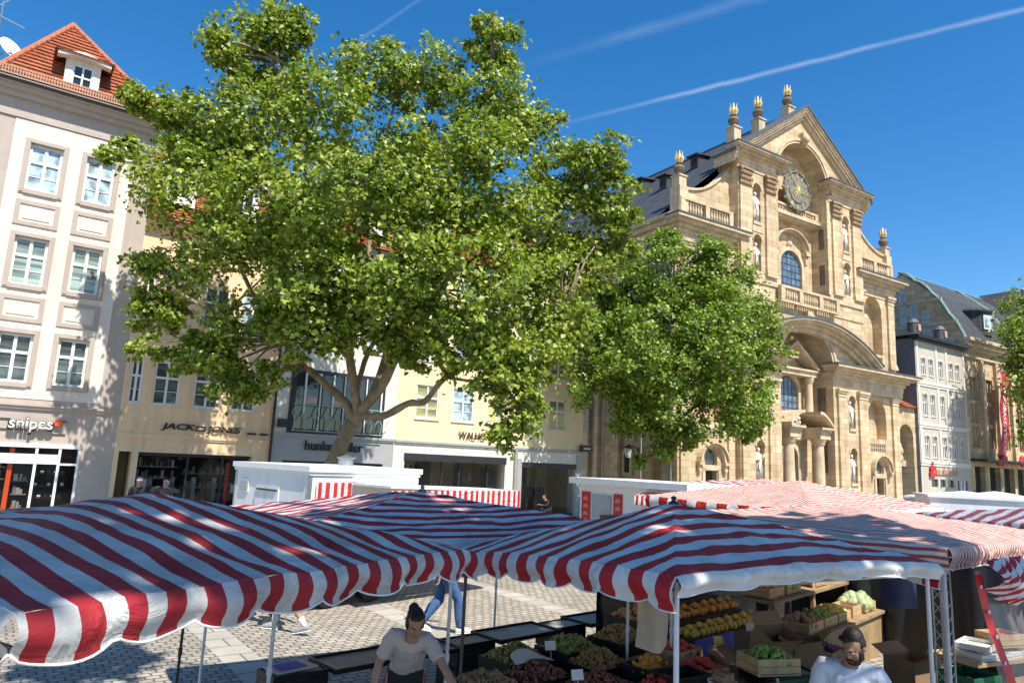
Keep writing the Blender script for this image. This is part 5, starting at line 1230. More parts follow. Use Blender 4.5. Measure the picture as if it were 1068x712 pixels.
    for i in poles:
        sx,sy,z = cz[i]; x,y = sx*(ax-.06), sy*(ay-.06)
        p = MB(); p.tube([(x,y,0),(x,y,z-.04)],pr,10); p.box(x-.045,x+.045,y-.045,y+.045,0,.012); p.tube([(x,y,1.0),(x,y,1.06)],pr*1.4,10); p.build('pole', polem or POLEW, t)
    fr = MB()
    for i in range(4):
        a, b = cz[i], cz[(i+1)%4]; fr.tube([(a[0]*(ax-.06),a[1]*(ay-.06),a[2]-.09-sag*.2),(b[0]*(ax-.06),b[1]*(ay-.06),b[2]-.09-sag*.2)],.016,6)
        fr.tube([(a[0]*(ax-.06),a[1]*(ay-.06),a[2]-.08),(0,0,peak-.08)],.014,6)
    fr.build('frame', GALV, t)
    if cap:
        c = MB(); c.lathe(0,0,[(.04,peak-.02),(.05,peak+.0),(.03,peak+.012),(.016,peak+.02),(.026,peak+.035),(.02,peak+.052),(.004,peak+.058)],10); c.build('cap', mat('blue_black_cap',(.02,.03,.05),.4), t, smooth=True)
    return t
ax_ = 1.48
def ph(ax, per): return (.56-ax/per) % 1
DIRM = R(32.3)
SL = stripes('awning_stripes_burgundy', .174, phase=.3, red=(.38,.024,.034), white=(.58,.58,.57), dirt=.5)
# left tent: local x runs along its near eave
a_ = R(60.8); dx, dy = math.cos(a_), math.sin(a_)
def plane3(A,B,Cq):
    A,B,Cq = map(Vector,(A,B,Cq)); n = (B-A).cross(Cq-A); return lambda x,y: A.z-(n.x*(x-A.x)+n.y*(y-A.y))/n.z
h_ = 1.475; PK = (0,0,2.47)
pls = [plane3((-h_,-h_,2.175),(h_,-h_,2.15),PK), plane3((-h_,-.76,2.305),PK,(-h_,h_,2.15)), plane3(PK,(h_,-h_,2.15),(h_,h_,2.12)), plane3(PK,(h_,h_,2.12),(-h_,h_,2.15))]
def left_roof(x,y):
    k = 42.0; v = [f(x,y) for f in pls]; m = min(v); z = m-math.log(sum(math.exp(-k*(q-m)) for q in v))/k
    return z+.012 - .012*math.exp(-((x+h_)**2+(y+h_)**2)/.05) - .02*math.exp(-((x-h_)**2+(y+h_)**2)/.05)
tent('large red and grey striped market tent at the left with a wavy valance', -1.6+1.475*dx-1.475*dy, 2.45+1.475*dy+1.475*dx, a_, 1.475, 1.475, (2.14,2.15,2.12,2.15), 2.47, SL, drop=.185, lobe=.35, seed=2, group='red and white striped market tents', cap=False, zf=left_roof, scall=.33, poles=(1,2,3), pr=.012, polem=DARKM)
# middle tent: stripes follow its right eave
mp_ = .246; SM = stripes('awning_stripes_bold', mp_, phase=ph(1.43,mp_), dirt=.3, red=(.49,.02,.028), white=(.70,.70,.69))
a2 = DIRM - PI/2
mx_, my_ = 1.0+1.43*math.cos(DIRM)-1.43*math.sin(DIRM), 4.16+1.43*math.sin(DIRM)+1.43*math.cos(DIRM)
tent('bold red and white striped market tent over the fruit stall in the middle', mx_, my_, a2, 1.43, 1.43, (1.93,2.15,2.12,2.16), 2.47, SM, drop=.20, lobe=.37, seed=5, group='red and white striped market tents', sag=-.045, scall=.24, sscall={1:.10}, dside={1:.115})
# tent behind and between them
SCN = stripes('awning_stripes_narrow', .17, phase=.1, red=(.42,.024,.034), white=(.60,.60,.61), dirt=.4)
tent('dark striped market tent peeping up between the two near tents', mx_-.535*2.95-.845*.95, my_+.845*2.95-.535*.95, a2, 1.42, 1.95, (2.08,2.08,2.08,2.08), 2.39, SCN, drop=.2, lobe=.3, seed=8, group='red and white striped market tents')
# thin striped tents on the right
ST = stripes('awning_stripes_fine', .062, phase=.2, red=(.50,.09,.07), white=(.74,.66,.58), dirt=.15, duty=.48)
STR = stripes('awning_roof_pale', .085, phase=.2, red=(.56,.17,.13), white=(.74,.62,.54), dirt=.3, duty=.48)
ST2 = stripes('awning_stripes_wide_valance', .46, phase=.2, dirt=.2)
a3 = R(42); d3 = Vector((math.cos(a3),math.sin(a3))); n3 = Vector((-d3.y,d3.x))
c3 = Vector((3.85,6.25))+d3*1.95+n3*1.7
tent('pale pink fine striped market tent at the right with gathered plastic side sheet', c3.x, c3.y, a3, 1.95, 1.7, (2.2,2.2,2.2,2.2), 2.42, STR, vm=[ST]*4, drop=.2, lobe=.5, seed=11, group='pale fine striped market tents', scall=.1, cap=False, sag=.03, endwhite=False)
a4 = R(40); d4 = Vector((math.cos(a4),math.sin(a4))); n4 = Vector((-d4.y,d4.x)); c4 = Vector((5.3,12.35))+d4*3.0+n4*1.8
tent('wide pale pink market tent before the church with bold red squares on its left valance', c4.x, c4.y, a4-PI/2, 1.8, 3.0, (2.2,2.2,2.2,2.2), 2.64, STR, vm=[ST2,ST,ST,ST2], drop=.26, lobe=.46, seed=14, group='pale fine striped market tents', scall=.12, cap=False)
c5 = Vector((7.4,20.6)); tent('red striped market tent half hidden behind the wide pale tent', c5.x, c5.y, R(35), 1.6, 1.5, (2.42,2.42,2.42,2.42), 2.6, stripes('awning_stripes_far',.2), drop=.25, lobe=.4, seed=15, group='red and white striped market tents', cap=False)
c6 = Vector((10.3,13.2)); tent('striped market tent with blue grey shade in its colours at the right picture edge', c6.x, c6.y, R(32)-PI/2, 1.75, 1.75, (2.15,2.15,2.15,2.15), 2.4, stripes('awning_stripes_shade_tint',.25,red=(.22,.05,.07),white=(.40,.42,.47),dirt=.5), drop=.22, lobe=.35, seed=17, group='red and white striped market tents', cap=False)  # grey-blue shade is put into the stripe colours of this tent
SWH = mat('white_canvas', (.52,.51,.47), .8, 2, .1)
for i,(x,y,lab) in enumerate(((13.8,21.5,'small white canvas tent beyond the white trailer, nearer the red emblem'),(16.8,24.5,'small white canvas tent beyond the white trailer, farther to the right'),(15.2,19.6,'low white canvas tent in the gap before the stone store'))):
    tent(lab, x, y, R(30+7*i), 1.15, 1.15, (2.3,)*4, 2.52, SWH, drop=.18, lobe=.5, seed=20+i, group='small white canvas tents', cap=False, K=20, RN=6)

# ------------------------------------------------------------------ trailers
def trailer1():
    a = math.atan2(.75,.66); t = thing('market_trailer', 'white market trailer with red striped skirt below the forked plane tree', 'trailer', (-3.46,12.66,0), a, 'white market trailers')
    m = MB(); m.box(0,2.55,0,2.6,.35,2.42); m.build('body', PANELW, t)
    r = MB(); r.box(-.06,2.6,-.06,2.66,2.42,2.52); r.box(-.03,2.57,-.03,2.63,2.36,2.42); r.build('roof', WHITE, t)
    for q in ((-.012,0,.0,.05),(0,.05,-.012,0),(-.012,0,2.55,2.6)): tr = MB(); tr.box(*q,.35,2.36); tr.build('edge_trim', GALV, t)
    for z in (.9,1.5): jn = MB(); jn.box(-.006,0,.05,2.55,z,z+.012); jn.build('panel_joint', GALV, t)
    v = MB(); v.box(-.02,0,2.05,2.4,1.95,2.2)
    for k in range(5): v.box(-.03,-.02,2.08,2.37,1.98+.042*k,2.0+.042*k,1)
    v.build('vent', [PANELW, GALV], t)
    v = MB(); v.lathe(1.9,1.6,[(.16,2.52),(.16,2.66),(.2,2.68),(.02,2.74)],14); v.build('roof_vent', GALV, t)
    d = MB(); d.box(-.02,0,.95,1.75,.45,2.1); o = d.build('door', PANELW, t)
    d = MB(); d.box(-.045,-.02,1.0,1.7,2.02,2.05); d.box(-.05,-.02,1.66,1.7,1.2,1.35); d.build('handle', DARKM, o)
    f = MB(); f.box(.9,2.5,-.02,0,2.26,2.34); f.build('fascia', PANELW, t)
    text('Fleisch & Wurst', 'fascia_lettering', mat('grey_letter',(.25,.27,.28),.6), t, 1.15,-.03,2.17,1.2,.11,.008) if False else None
    h = MB(); h.strip([(.9,2.2),(4.4,2.12)],[(.9,2.24),(4.4,2.16)],-1.15,-.02); h.build('serving_flap', PANELW, t)
    SKM = stripes('skirt_stripes',.16,red=(.62,.03,.03),dirt=.1)
    for xa,xb,y,zt in ((.12,.9,-.05,2.24),(.9,4.4,-1.17,2.16)):
        V=[];UV=[];F=[]; n=40
        for k in range(n+1):
            x = xa+(xb-xa)*k/n
            for jj in range(2): V.append((x,y+.012*math.sin(k*1.3),zt-.44*jj)); UV.append((x,jj))
        for k in range(n): F.append((2*k,2*k+1,2*k+3,2*k+2))
        cloth_object('skirt', V, F, UV, SKM, t)
    w = MB()
    for x in (.7,1.7): w.lathe(0,0,[(.01,0)],3) if False else w.tube([(x,.15,.32),(x,.4,.32)],.3,18)
    w.build('wheel', BLACKP, t); b = MB(); b.tube([(2.55,1.3,.45),(3.6,1.3,.45)],.05,8); b.tube([(3.4,1.3,.0),(3.4,1.3,.45)],.03,8); b.build('tow_bar', GALV, t)
trailer1()
def trailer2():
    a = math.atan2(-.8,.6); t = thing('market_trailer', 'white market trailer with red panels and a grey roller shutter before the church lane', 'trailer', (2.1,20.0,0), a, 'white market trailers')
    m = MB(); m.box(0,3.9,0,2.1,.3,2.2); m.build('body', PANELW, t)
    r = MB(); r.box(-.1,4.0,-.35,2.2,2.26,2.42); r.box(-.02,3.92,-.05,2.1,2.2,2.26); r.build('roof', WHITE, t)
    for x0,x1 in ((.08,.42),(1.3,1.62)):
        p = MB(); p.box(x0,x1,-.02,0,.6,2.05); o = p.build('red_panel', REDP, t)
        p = MB(); rr = random.Random(int(x0*50))
        for k in range(5): z = 1.0+.2*k; p.prism([(x0+.06,z),(x0+.28,z+.03),(x0+.2,z+.14),(x0+.08,z+.1)],-.024,-.0205)
        p.build('panel_motif', mat('pale_red',(.62,.22,.18),.6), o)
    s = MB(); s.box(.5,1.22,-.03,0,.9,2.0)
    for k in range(12): s.box(.5,1.22,-.045,-.03,.92+.09*k,.97+.09*k)
    s.build('shutter', mat('grey_shutter',(.42,.46,.46),.4), t)
    V=[];UV=[];F=[]
    for k in range(41):
        x = 2.5+1.45*k/40
        for j,(y,z) in enumerate(((-.05,2.18),(-.5,2.08),(-.53,1.85))): V.append((x,y,z)); UV.append((x,j))
    for k in range(40):
        for j in range(2): F.append((3*k+j,3*k+j+1,3*k+j+4,3*k+j+3))
    cloth_object('awning', V, F, UV, stripes('trailer_awning',.17,red=(.60,.04,.03),dirt=.1), t)
    w = MB()
    for x in (1.5,2.3): w.tube([(x,.1,.3),(x,.35,.3)],.29,18)
    w.build('wheel', BLACKP, t)
trailer2()
def trailer3():
    t = thing('market_trailer', 'plain white box trailer beyond the pink tent by the picture edge', 'trailer', (9.75,16.4,0), R(-20), 'white market trailers')
    m = MB(); m.box(0,2.2,0,1.8,.3,2.4); m.build('body', PANELW, t); r = MB(); r.box(-.05,2.25,-.05,1.85,2.4,2.46); r.build('roof', WHITE, t)
    d = MB(); d.box(.3,1.9,-.02,0,.9,2.1); d.build('hatch', PANELW, t); w = MB(); w.tube([(1.1,.05,.3),(1.1,.3,.3)],.29,18); w.build('wheel', BLACKP, t)
trailer3()

# ------------------------------------------------------------------ plastic side sheet, red edged, tied up with striped cloth
def sheet():
    t = thing('plastic_sheet', 'clear plastic side sheet with red edging hung from the pink tent', 'plastic sheet', (3.98,6.12,0), R(38))
    m = MB(); NX, NZ = 60, 26; idx = []
    for i in range(NX+1):
        x = 2.6*i/NX
        for k in range(NZ+1):
            f = k/NZ; z = 2.02-1.72*f
            y = -.12*f*(1-.25*i/NX) + .05*math.sin(x*9+f*2)*(.35+f) + .025*math.sin(x*23+1)*f + .05*mnoise.noise(Vector((x*2,z*1.5,4)))
            idx.append(m.p(x+.20*f*(1-x/2.6), y-.16*f, z))
    for i in range(NX):
        for k in range(NZ): a = i*(NZ+1)+k; m.face((idx[a],idx[a+1],idx[a+NZ+2],idx[a+NZ+1]))
    pm, nt, b = nodes('clear_plastic'); L = nt.links; b.inputs['Base Color'].default_value = (.36,.36,.38,1); b.inputs['Roughness'].default_value = .18; b.inputs['Specular IOR Level'].default_value = .8
    tr = N(nt,'ShaderNodeBsdfTransparent'); ms = N(nt,'ShaderNodeMixShader'); ms.inputs[0].default_value = .66; L.new(b.outputs[0],ms.inputs[1]); L.new(tr.outputs[0],ms.inputs[2]); L.new(ms.outputs[0],nt.nodes['Material Output'].inputs['Surface'])
    m.build('sheet', pm, t, smooth=True)
    e = MB(); n = 20
    A=[];Bq=[]
    for k in range(n+1):
        f=k/n; z=2.0-1.75*f; y=-.14*f-.16*f+.02*math.sin(f*9)
        A.append(e.p(-.05+.20*f,y-.02,z)); Bq.append(e.p(.05+.21*f,y-.04,z))
    for k in range(n): e.face((A[k],A[k+1],Bq[k+1],Bq[k]))
    for k in range(9): f = (k+.5)/9; e.ell((.0+.2*f,-.14*f-.2*f-.02,2.0-1.75*f),(.018,.012,.018),8,6,m=1)
    e.build('edging', [REDP, POLEW], t)
    # gathered striped cloth at the top and the striped hem
    for nm,z0,z1,x0,x1,bul in (('gathered_cloth',2.12,1.72,.0,1.25,.13),('hem',.52,.2,.25,2.6,.03)):
        V=[];UV=[];F=[]; K_=70; J=8
        for k in range(K_+1):
            x = x0+(x1-x0)*k/K_
            for j in range(J+1):
                f = j/J; dz = (z1-z0)*f*(.55+.45*math.sin(PI*k/K_)) if nm[0]=='g' else (z1-z0)*f
                V.append((x,-.08-bul*math.sin(PI*f)-(.30 if nm=='hem' else 0)+.04*math.sin(x*30+f*6)*(1 if nm[0]=='g' else .3),z0+dz)); UV.append((x+.5*f*(1 if nm[0]=='g' else 0),f))
        for k in range(K_):
            for j in range(J): a=k*(J+1)+j; F.append((a,a+1,a+J+2,a+J+1))
        cloth_object(nm, V, F, UV, stripes(nm+'_stripes',.09 if nm[0]=='g' else .2,red=(.5,.03,.04),dirt=.2), t)
    s = MB(); s.tube([(.95,-.2,2.16),(1.02,-.26,1.9),(1.1,-.25,1.6),(1.12,-.22,1.42)],[.05,.10,.05,.02],8); s.build('red_scarf', REDP, t, smooth=True)
sheet()
def lattice():
    t = thing('lattice_mast', 'dark lattice mast carrying the corner of the pink tent', 'mast', (3.92,6.5,0), R(20))
    m = MB()
    for x,y in ((-.05,-.05),(.05,-.05),(.05,.05),(-.05,.05)): m.tube([(x,y,0),(x,y,2.2)],.009,6)
    for k in range(18):
        z=.1+.115*k; m.tube([(-.05,-.05,z),(.05,-.05,z+.11)],.005,5); m.tube([(.05,.05,z),(-.05,.05,z+.11)],.005,5); m.tube([(-.05,.05,z),(-.05,-.05,z+.11)],.005,5)
    m.build('lattice', GALV, t); b = MB(); b.box(-.12,.12,-.12,.12,0,.03); b.build('foot', DARKM, t)
    p = MB(); p.box(-.03,.03,-.07,-.05,1.95,2.15); p.build('clamp', POLEW, t)
lattice()

# ------------------------------------------------------------------ crates, boxes and produce
def bar_crate(m, w, d, h, th=.015, rows=3, slots=True):
    m.box(-w/2,w/2,-d/2,d/2,0,.012)
    for sx in (-1,1):
        for sy in (-1,1): m.box(sx*w/2-(th if sx>0 else 0)-.0, sx*w/2+(th if sx<0 else 0), sy*d/2-(.03 if sy>0 else 0), sy*d/2+(.03 if sy<0 else 0), .012, h)
    for k in range(rows):
        z0 = .02+(h-.02)*k/rows; z1 = z0+(h-.02)/rows*(.92 if k<rows-1 else 1.0)
        m.box(-w/2+th,w/2-th,-d/2+.001,-d/2+th-.001,z0,z1); m.box(-w/2+th,w/2-th,d/2-th+.001,d/2-.001,z0,z1)
        m.box(-w/2+.001,-w/2+th-.001,-d/2+.031,d/2-.031,z0,z1); m.box(w/2-th+.001,w/2-.001,-d/2+.031,d/2-.031,z0,z1)
PROTO = {}; TRAYG = mat('tray_grey',(.33,.33,.28),.6,3,.25)
def crate(label, x, y, z, rz, kind='black', w=.6, d=.4, h=.27, group=None, cat='crate'):
    key = (kind,w,d,h)
    if key not in PROTO:
        m = MB(); bar_crate(m, w, d, h, rows=4 if kind != 'wood' else 2)
        if key == ('black',.6,.4,.27): m.box(-w/2+.016,w/2-.016,-d/2+.016,d/2-.016,h-.035,h-.02,1)
        mm = {'black':BLACKP,'green':GREENP,'wood':WOODC,'grey':DARKM}[kind]
        if key == ('black',.6,.4,.27): mm = [mm, TRAYG]
        o = m.build({'black':'plastic_crate','green':'plastic_crate','wood':'wooden_crate','grey':'plastic_crate'}[kind], mm); PROTO[key] = o
    else:
        o = PROTO[key].copy(); COL.objects.link(o)
    o.location = (x,y,z); o.rotation_euler = (0,0,rz); tag(o, label, cat, group)
    return o
E42 = Vector((math.cos(R(42)),math.sin(R(42)),0)); RZ = R(42); G1='black plastic crates of the counter row'
P0 = Vector((-2.1,7.72,0))
stack_names = ['corner stack nearest the kneeling shadow','stack behind the bending woman','third stack along the tray counter','fourth stack along the tray counter','far stack of the tray counter']
for i,(s,nm) in enumerate(((0,'at the left end of the tray counter'),(2.3,'right beside the bending woman'),(4.0,'at the middle of the tray counter'),(5.55,'near the grape trays'),(6.75,'at the far end of the tray counter'))):
    p = P0+E42*s
    for k,w_ in enumerate(('lower','upper')): crate('%s black crate of the stack %s'%(w_,nm), p.x, p.y, .285*k, RZ, group=G1)
def traytop(label, s0, s1):
    p = P0+E42*((s0+s1)/2); t = thing('counter_tray', label, 'tray', (p.x,p.y,.512), RZ, 'shallow grey counter trays')
    L_ = s1-s0; m = MB(); m.box(-L_/2,L_/2,-.29,.29,0,.02); m.build('bed', TRAYG, t)
    m = MB(); m.box(-L_/2,L_/2,-.30,-.28,0,.05); m.box(-L_/2,L_/2,.28,.30,0,.05); m.box(-L_/2-.02,-L_/2,-.3,.3,0,.05); m.box(L_/2,L_/2+.02,-.3,.3,0,.05); m.build('rim', BLACKP, t)
traytop('empty grey counter tray between the left end crates and the woman', .34, 1.98)
traytop('empty grey counter tray right of the bending woman', 2.62, 3.68)
traytop('empty grey counter tray before the grape trays', 4.32, 5.23)
traytop('grey counter tray at the far end of the row', 5.88, 6.43)
p = P0; t_ = MB(Tr(0,0,0)); t_.box(-.26,.2,-.16,.16,.0,.012); t_.box(-.2,.1,-.1,.12,.012,.02,1); o = t_.build('folded_paper', [mat('pale_bag',(.5,.46,.42),.6), BLUEP]); o.location=(p.x,p.y,.572); o.rotation_euler=(0,0,RZ+.1); tag(o,'crumpled pale paper with blue print on the left end crate','paper')
# produce trays
def heap_stuff(name, label, cat, x, y, z, rz, w, d, hgt, n, r, m, seed, squash=1.0):
    rr = random.Random(seed); b = MB()
    for k in range(n):
        px, py = rr.uniform(-w/2,w/2), rr.uniform(-d/2,d/2)
        zz = hgt*(1-(abs(px)/(w/2))**2.5*.7)*(1-(abs(py)/(d/2))**2.5*.7)*rr.uniform(.72,1)+.35*hgt*mnoise.noise(Vector((px*9,py*9,seed)))
        q = r*rr.uniform(.75,1.25); b.ell((px,py,max(.02,zz)),(q,q,q*squash),6,5)
    b.box(-w/2,w/2,-d/2,d/2,0,.02)
    o = b.build(name, m, smooth=True); o.location=(x,y,z); o.rotation_euler=(0,0,rz); tag(o,label,cat,kind='stuff'); return o
GRG = rnd_island('green_grape',[(.16,.19,.04),(.28,.30,.07),(.34,.32,.10)],.35); GRP = rnd_island('red_grape',[(.10,.03,.03),(.22,.07,.05),(.30,.14,.08)],.35)
GRA = rnd_island('amber_grape',[(.30,.16,.06),(.40,.24,.08),(.26,.17,.05)],.4); NUT = rnd_island('brown_nut',[(.30,.19,.10),(.22,.13,.07),(.36,.25,.14)],.6)
trays = [('nut_heap','brown nuts heaped in the front tray below the counter row','nuts',-.12,6.95,NUT,.022),('grape_heap','red grapes heaped in the tray beside the nuts','grapes',.38,7.35,GRP,.019),
         ('grape_heap','green grapes heaped behind the nuts','grapes',.18,7.85,GRG,.019),('grape_heap','green grapes heaped in the tray nearest the counter row','grapes',.78,8.2,GRG,.019),
         ('grape_heap','amber grapes heaped in the middle tray','grapes',1.05,7.8,GRA,.019),('grape_heap','amber grapes heaped behind the middle tray','grapes',1.4,8.55,GRA,.019),
         ('grape_heap','red grapes heaped in the third tray from the front','grapes',.95,7.1,GRP,.019),('berry_heap','red berries heaped near the hanging beige apron','berries',1.55,7.0,rnd_island('berry',[(.35,.03,.03),(.5,.06,.04)],.3),.022),
         ('apricot_heap','apricots heaped on the raised rear tray','apricots',1.75,9.3,rnd_island('apricot',[(.55,.22,.06),(.6,.3,.1),(.5,.14,.05)],.5),.03)]
for i,(nm,lab,cat,x,y,m,r) in enumerate(trays):
    zz = .62+.12*max(0,(y-7.6)); w_ = .58; d_ = .5
    heap_stuff(nm,lab,cat,x,y,zz+.05,RZ,w_-.06,d_-.06,.15,300 if r<.03 else 120,r,m,40+i)
    c = crate('black produce crate holding the %s'%lab.split(' heaped')[0]+' '+lab.split('heaped ')[1], x,y,zz-.06,RZ,'black',.58,.5,.15,'black produce crates'); 
tb = thing('trestle_table','dark trestle table carrying the grape trays','table',(.8,7.75,0),RZ)
m = MB(); m.box(-1.1,1.7,-.75,.75,.50,.54); m.build('table_top', PLANK, tb)
for sx in (-1,1.55):
    for sy in (-.65,.65): m = MB(); m.box(sx-.03,sx+.03,sy-.03,sy+.03,0,.5); m.build('leg', DARKM, tb)
m = MB()
for k in range(9): a=k/8; m.p(-.24+.46*a,-.07-.03*math.sin(a*9),.01+.03*math.sin(a*PI)); m.p(-.2+.4*a,.11+.03*math.sin(a*7),.05+.05*math.sin(a*PI*1.3))
for k in range(8): m.face((2*k,2*k+1,2*k+3,2*k+2))
o = m.build('paper_sheet', PAPERW); o.location=(.35,7.45,.80); o.rotation_euler=(0,0,R(30)); tag(o,'curled sheet of white paper lying on the red grapes','paper')
# round fruit as individuals
def fruit_proto(name, r, m, squash=.95):
    b = MB(); b.ell((0,0,0),(r,r,r*squash),10,8); me = b.build(name, m, smooth=True); return me
FR = {}
def fruit(name, label, group, x, y, z, r, m, cat, squash=.95):
    if name not in FR: o = fruit_proto(name, r, m, squash); FR[name] = o
    else: o = FR[name].copy(); COL.objects.link(o)
    o.location=(x,y,z); o.rotation_euler=(rnd.uniform(0,.4),rnd.uniform(0,.4),rnd.uniform(0,6)); k = rnd.uniform(.88,1.12); o.scale=(k,k,k)
    tag(o,label,cat,group)
MO = mat('orange_peel',(.70,.28,.035),.45,8,.15,.2,80); MT = mat('tomato_skin',(.55,.05,.03),.25,5,.2); ML = mat('lemon_peel',(.68,.46,.07),.45,8,.12,.2,70); MG = mat('apple_green',(.22,.34,.06),.35,5,.2)
MP = mat('peach_skin',(.62,.25,.10),.6,5,.3)
DS = Vector((math.cos(R(44)),math.sin(R(44)),0)); DN = Vector((-DS.y,DS.x,0))
O1 = Vector((2.40,8.75,0))
st = thing('fruit_stand','stepped fruit stand lined with blue paper behind the white bucket','fruit stand',O1,R(44))
m = MB()
for k in range(4): m.box(-.15,1.62,.34*k,.34*k+.33,0,.78+.13*k)
m.build('steps', WOODD, st); m = MB(); m.box(-.16,.75,-.012,0.0,.60,.80); m.build('paper_lining', BLUEP, st)
rows = [('lemon','yellow lemon in the front row of the fruit stand','lemons in the front row',ML,.04,'lemon',1.12),('orange','orange fruit in the second row of the fruit stand','oranges in the second row',MO,.042,'orange',.97),
        ('peach','blushed peach in the third row of the fruit stand','peaches in the third row',MP,.038,'peach',.95),('tomato','red tomato in the top row of the fruit stand','tomatoes in the top row',MT,.04,'tomato',.86)]
for k,(nm,lab,grp,m_,r,cat,sq) in enumerate(rows):
    for i in range(16):
        for j in range(3):
            p = O1+DS*(-.08+i*.108+rnd.uniform(-.02,.02))+DN*(.34*k+.07+j*.095+rnd.uniform(-.015,.015))
            lift = .05 if (j==1 and i%2) else 0
            fruit(nm,lab,grp,p.x,p.y,.78+.13*k+r+.01+lift+rnd.uniform(0,.02),r,m_,cat,sq)
for i,(x,y,z,lab) in enumerate(((2.45,8.22,.86,'yellow price card before the lemons'),(.55,7.75,.84,'white price card stuck between the green and amber grapes'),(1.75,9.0,.95,'white price card on the apricots'),(3.0,8.8,.9,'white price card at the right of the lemons'),(.75,6.9,.80,'white price card on the red grapes nearest the berries'))):
    q = MB(); q.box(-.06,.06,-.002,.002,0,.09); q.box(-.005,.005,.002,.005,-.08,.06,1); o = q.build('price_card', [PAPERW if i else mat('yellow_card',(.7,.55,.1),.7), WOODC]); o.location=(x,y,z); o.rotation_euler=(R(-18),0,R(20)); tag(o,lab,'price card')
# right-hand shelf along the back edge
O2 = Vector((3.92,9.5,0)); D2 = Vector((math.cos(R(47)),math.sin(R(47)),0)); N2 = Vector((-D2.y,D2.x,0))
sh = thing('wooden_counter','rough plank counter with two shelves behind the man in the white shirt','counter',O2,R(47))
m = MB(); m.box(.35,3.6,0,.55,0,.62); m.build('front_panel', PLANK, sh)
m = MB(); m.box(.3,3.65,-.06,.6,.62,.66); m.build('shelf', PLANK, sh); m = MB(); m.box(.3,3.65,.5,1.15,.98,1.02); m.build('shelf', PLANK, sh)
m = MB(); m.box(.4,.46,.55,.6,.66,.98); m.box(3.5,3.56,.55,.6,.66,.98); m.box(1.9,1.96,.55,.6,.66,.98); m.build('post', PLANK, sh)
for nm,x in (('post',.6),('post',2.1)):
    m = MB(); m.tube([(x,.62,0),(x,.62,2.0)],.028,8); m.build(nm, WOODC, sh)
stuff = [('apple_heap','green apples heaped in the crate below the red squares',MG,.04,'apples'),('pear_heap','yellow pears heaped in the crate beside the apples',ML,.042,'pears'),('carrot_heap','orange carrots heaped at the left end of the upper shelf',MO,.03,'carrots'),
         ('lettuce_heap','green lettuces heaped on the upper shelf',MG,.075,'lettuces'),('tomato_heap','red tomatoes heaped at the far end of the upper shelf',MT,.04,'tomatoes'),('cabbage_heap','pale cabbages heaped at the far end of the lower shelf',rnd_island('cabbage',[(.28,.36,.16),(.40,.45,.25)],.5),.08,'cabbages'),('potato_heap','brown potatoes heaped at the near end of the lower shelf',NUT,.045,'potatoes')]
spots = [(1.15,.25,.68),(1.72,.25,.68),(.62,.8,1.04),(1.25,.8,1.04),(2.4,.8,1.04),(2.95,.25,.68),(.58,.25,.68)]
for i,((nm,lab,m_,r,cat),(u,v,z)) in enumerate(zip(stuff,spots)):
    p = O2+D2*u+N2*v; heap_stuff(nm,lab,cat,p.x,p.y,z+.06,R(47),.46,.36,.13,60,r,m_,70+i); crate('wooden crate holding the %s'%lab.replace(' heaped',''), p.x,p.y,z,R(47),'wood',.52,.42,.13,'wooden produce crates')
p = O2+D2*2.35+N2*.22; crate('plain empty wooden crate at the middle of the lower shelf', p.x,p.y,.665,R(47),'wood',.4,.32,.16)
def tarp(label, a, b_, z0, z1, m, seed):
    a, b_ = Vector(a), Vector(b_); d = b_-a; n = int(d.length/.05); nr = Vector((-d.y,d.x)).normalized(); q = MB(); J = 12
    for k in range(n+1):
        p = a+d*k/n
        for j in range(J+1):
            f = j/J; o_ = .05*math.sin(k*.55+seed)*(.3+f)+.06*mnoise.noise(Vector((k*.12,f*2,seed))); q.p(p.x+nr.x*o_,p.y+nr.y*o_,z1-(z1-z0)*f)
    for k in range(n):
        for j in range(J): c_=k*(J+1)+j; q.face((c_,c_+1,c_+J+2,c_+J+1))
    tag(q.build('tarpaulin', m, smooth=True), label, 'tarpaulin')
SHADEB = mat('shade_black_sheet',(.018,.019,.022),.5,3,.3)  # near-black sheets added to hide bright cobbles and keep the stall backs dark
tarp('added black sheet standing for the shade behind the wooden counter', (1.35,10.1),(5.0,13.6), .03, 2.08, SHADEB, 1)
tarp('added black sheet standing for the shade at the back of the pink tent', (5.15,13.4),(7.7,10.0), .03, 2.12, SHADEB, 2)
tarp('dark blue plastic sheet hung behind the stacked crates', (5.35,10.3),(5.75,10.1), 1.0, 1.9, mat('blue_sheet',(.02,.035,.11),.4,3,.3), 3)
# cardboard boxes, bucket, bottle under the middle tent
def carton(label, x, y, z, rz, w, d, h, tilt=0, flaps=True):
    t = thing('cardboard_box', label, 'cardboard box', (x,y,z), rz); t.rotation_euler = (tilt,0,rz)
    m = MB(); th=.006
    m.box(-w/2,w/2,-d/2,d/2,0,th); m.box(-w/2,w/2,-d/2,-d/2+th,th,h); m.box(-w/2,w/2,d/2-th,d/2,th,h); m.box(-w/2,-w/2+th,-d/2+th,d/2-th,th,h); m.box(w/2-th,w/2,-d/2+th,d/2-th,th,h); m.build('box', CARD, t)
    if flaps:
        for k,(a,b) in enumerate((((-w/2,-d/2,h),(w/2,-d/2,h)),((-w/2,d/2,h),(w/2,d/2,h)))):
            s = -1 if k==0 else 1; f = MB(); f.poly((a,b,(b[0],b[1]+s*d*.4,h+.08),(a[0],a[1]+s*d*.4,h+.08))); f.build('flap', CARD, t)
carton('large open cardboard box among the crates under the middle tent', 3.0,8.1,.80,R(20),.40,.32,.28,.35)
carton('small grey cardboard lid propped before the fruit stand', 2.45,7.95,.80,R(35),.34,.28,.04,.5,False)
carton('tall cardboard box leaning at the near end of the plank counter', 3.45,8.0,.55,R(70),.34,.3,.46,-.25)
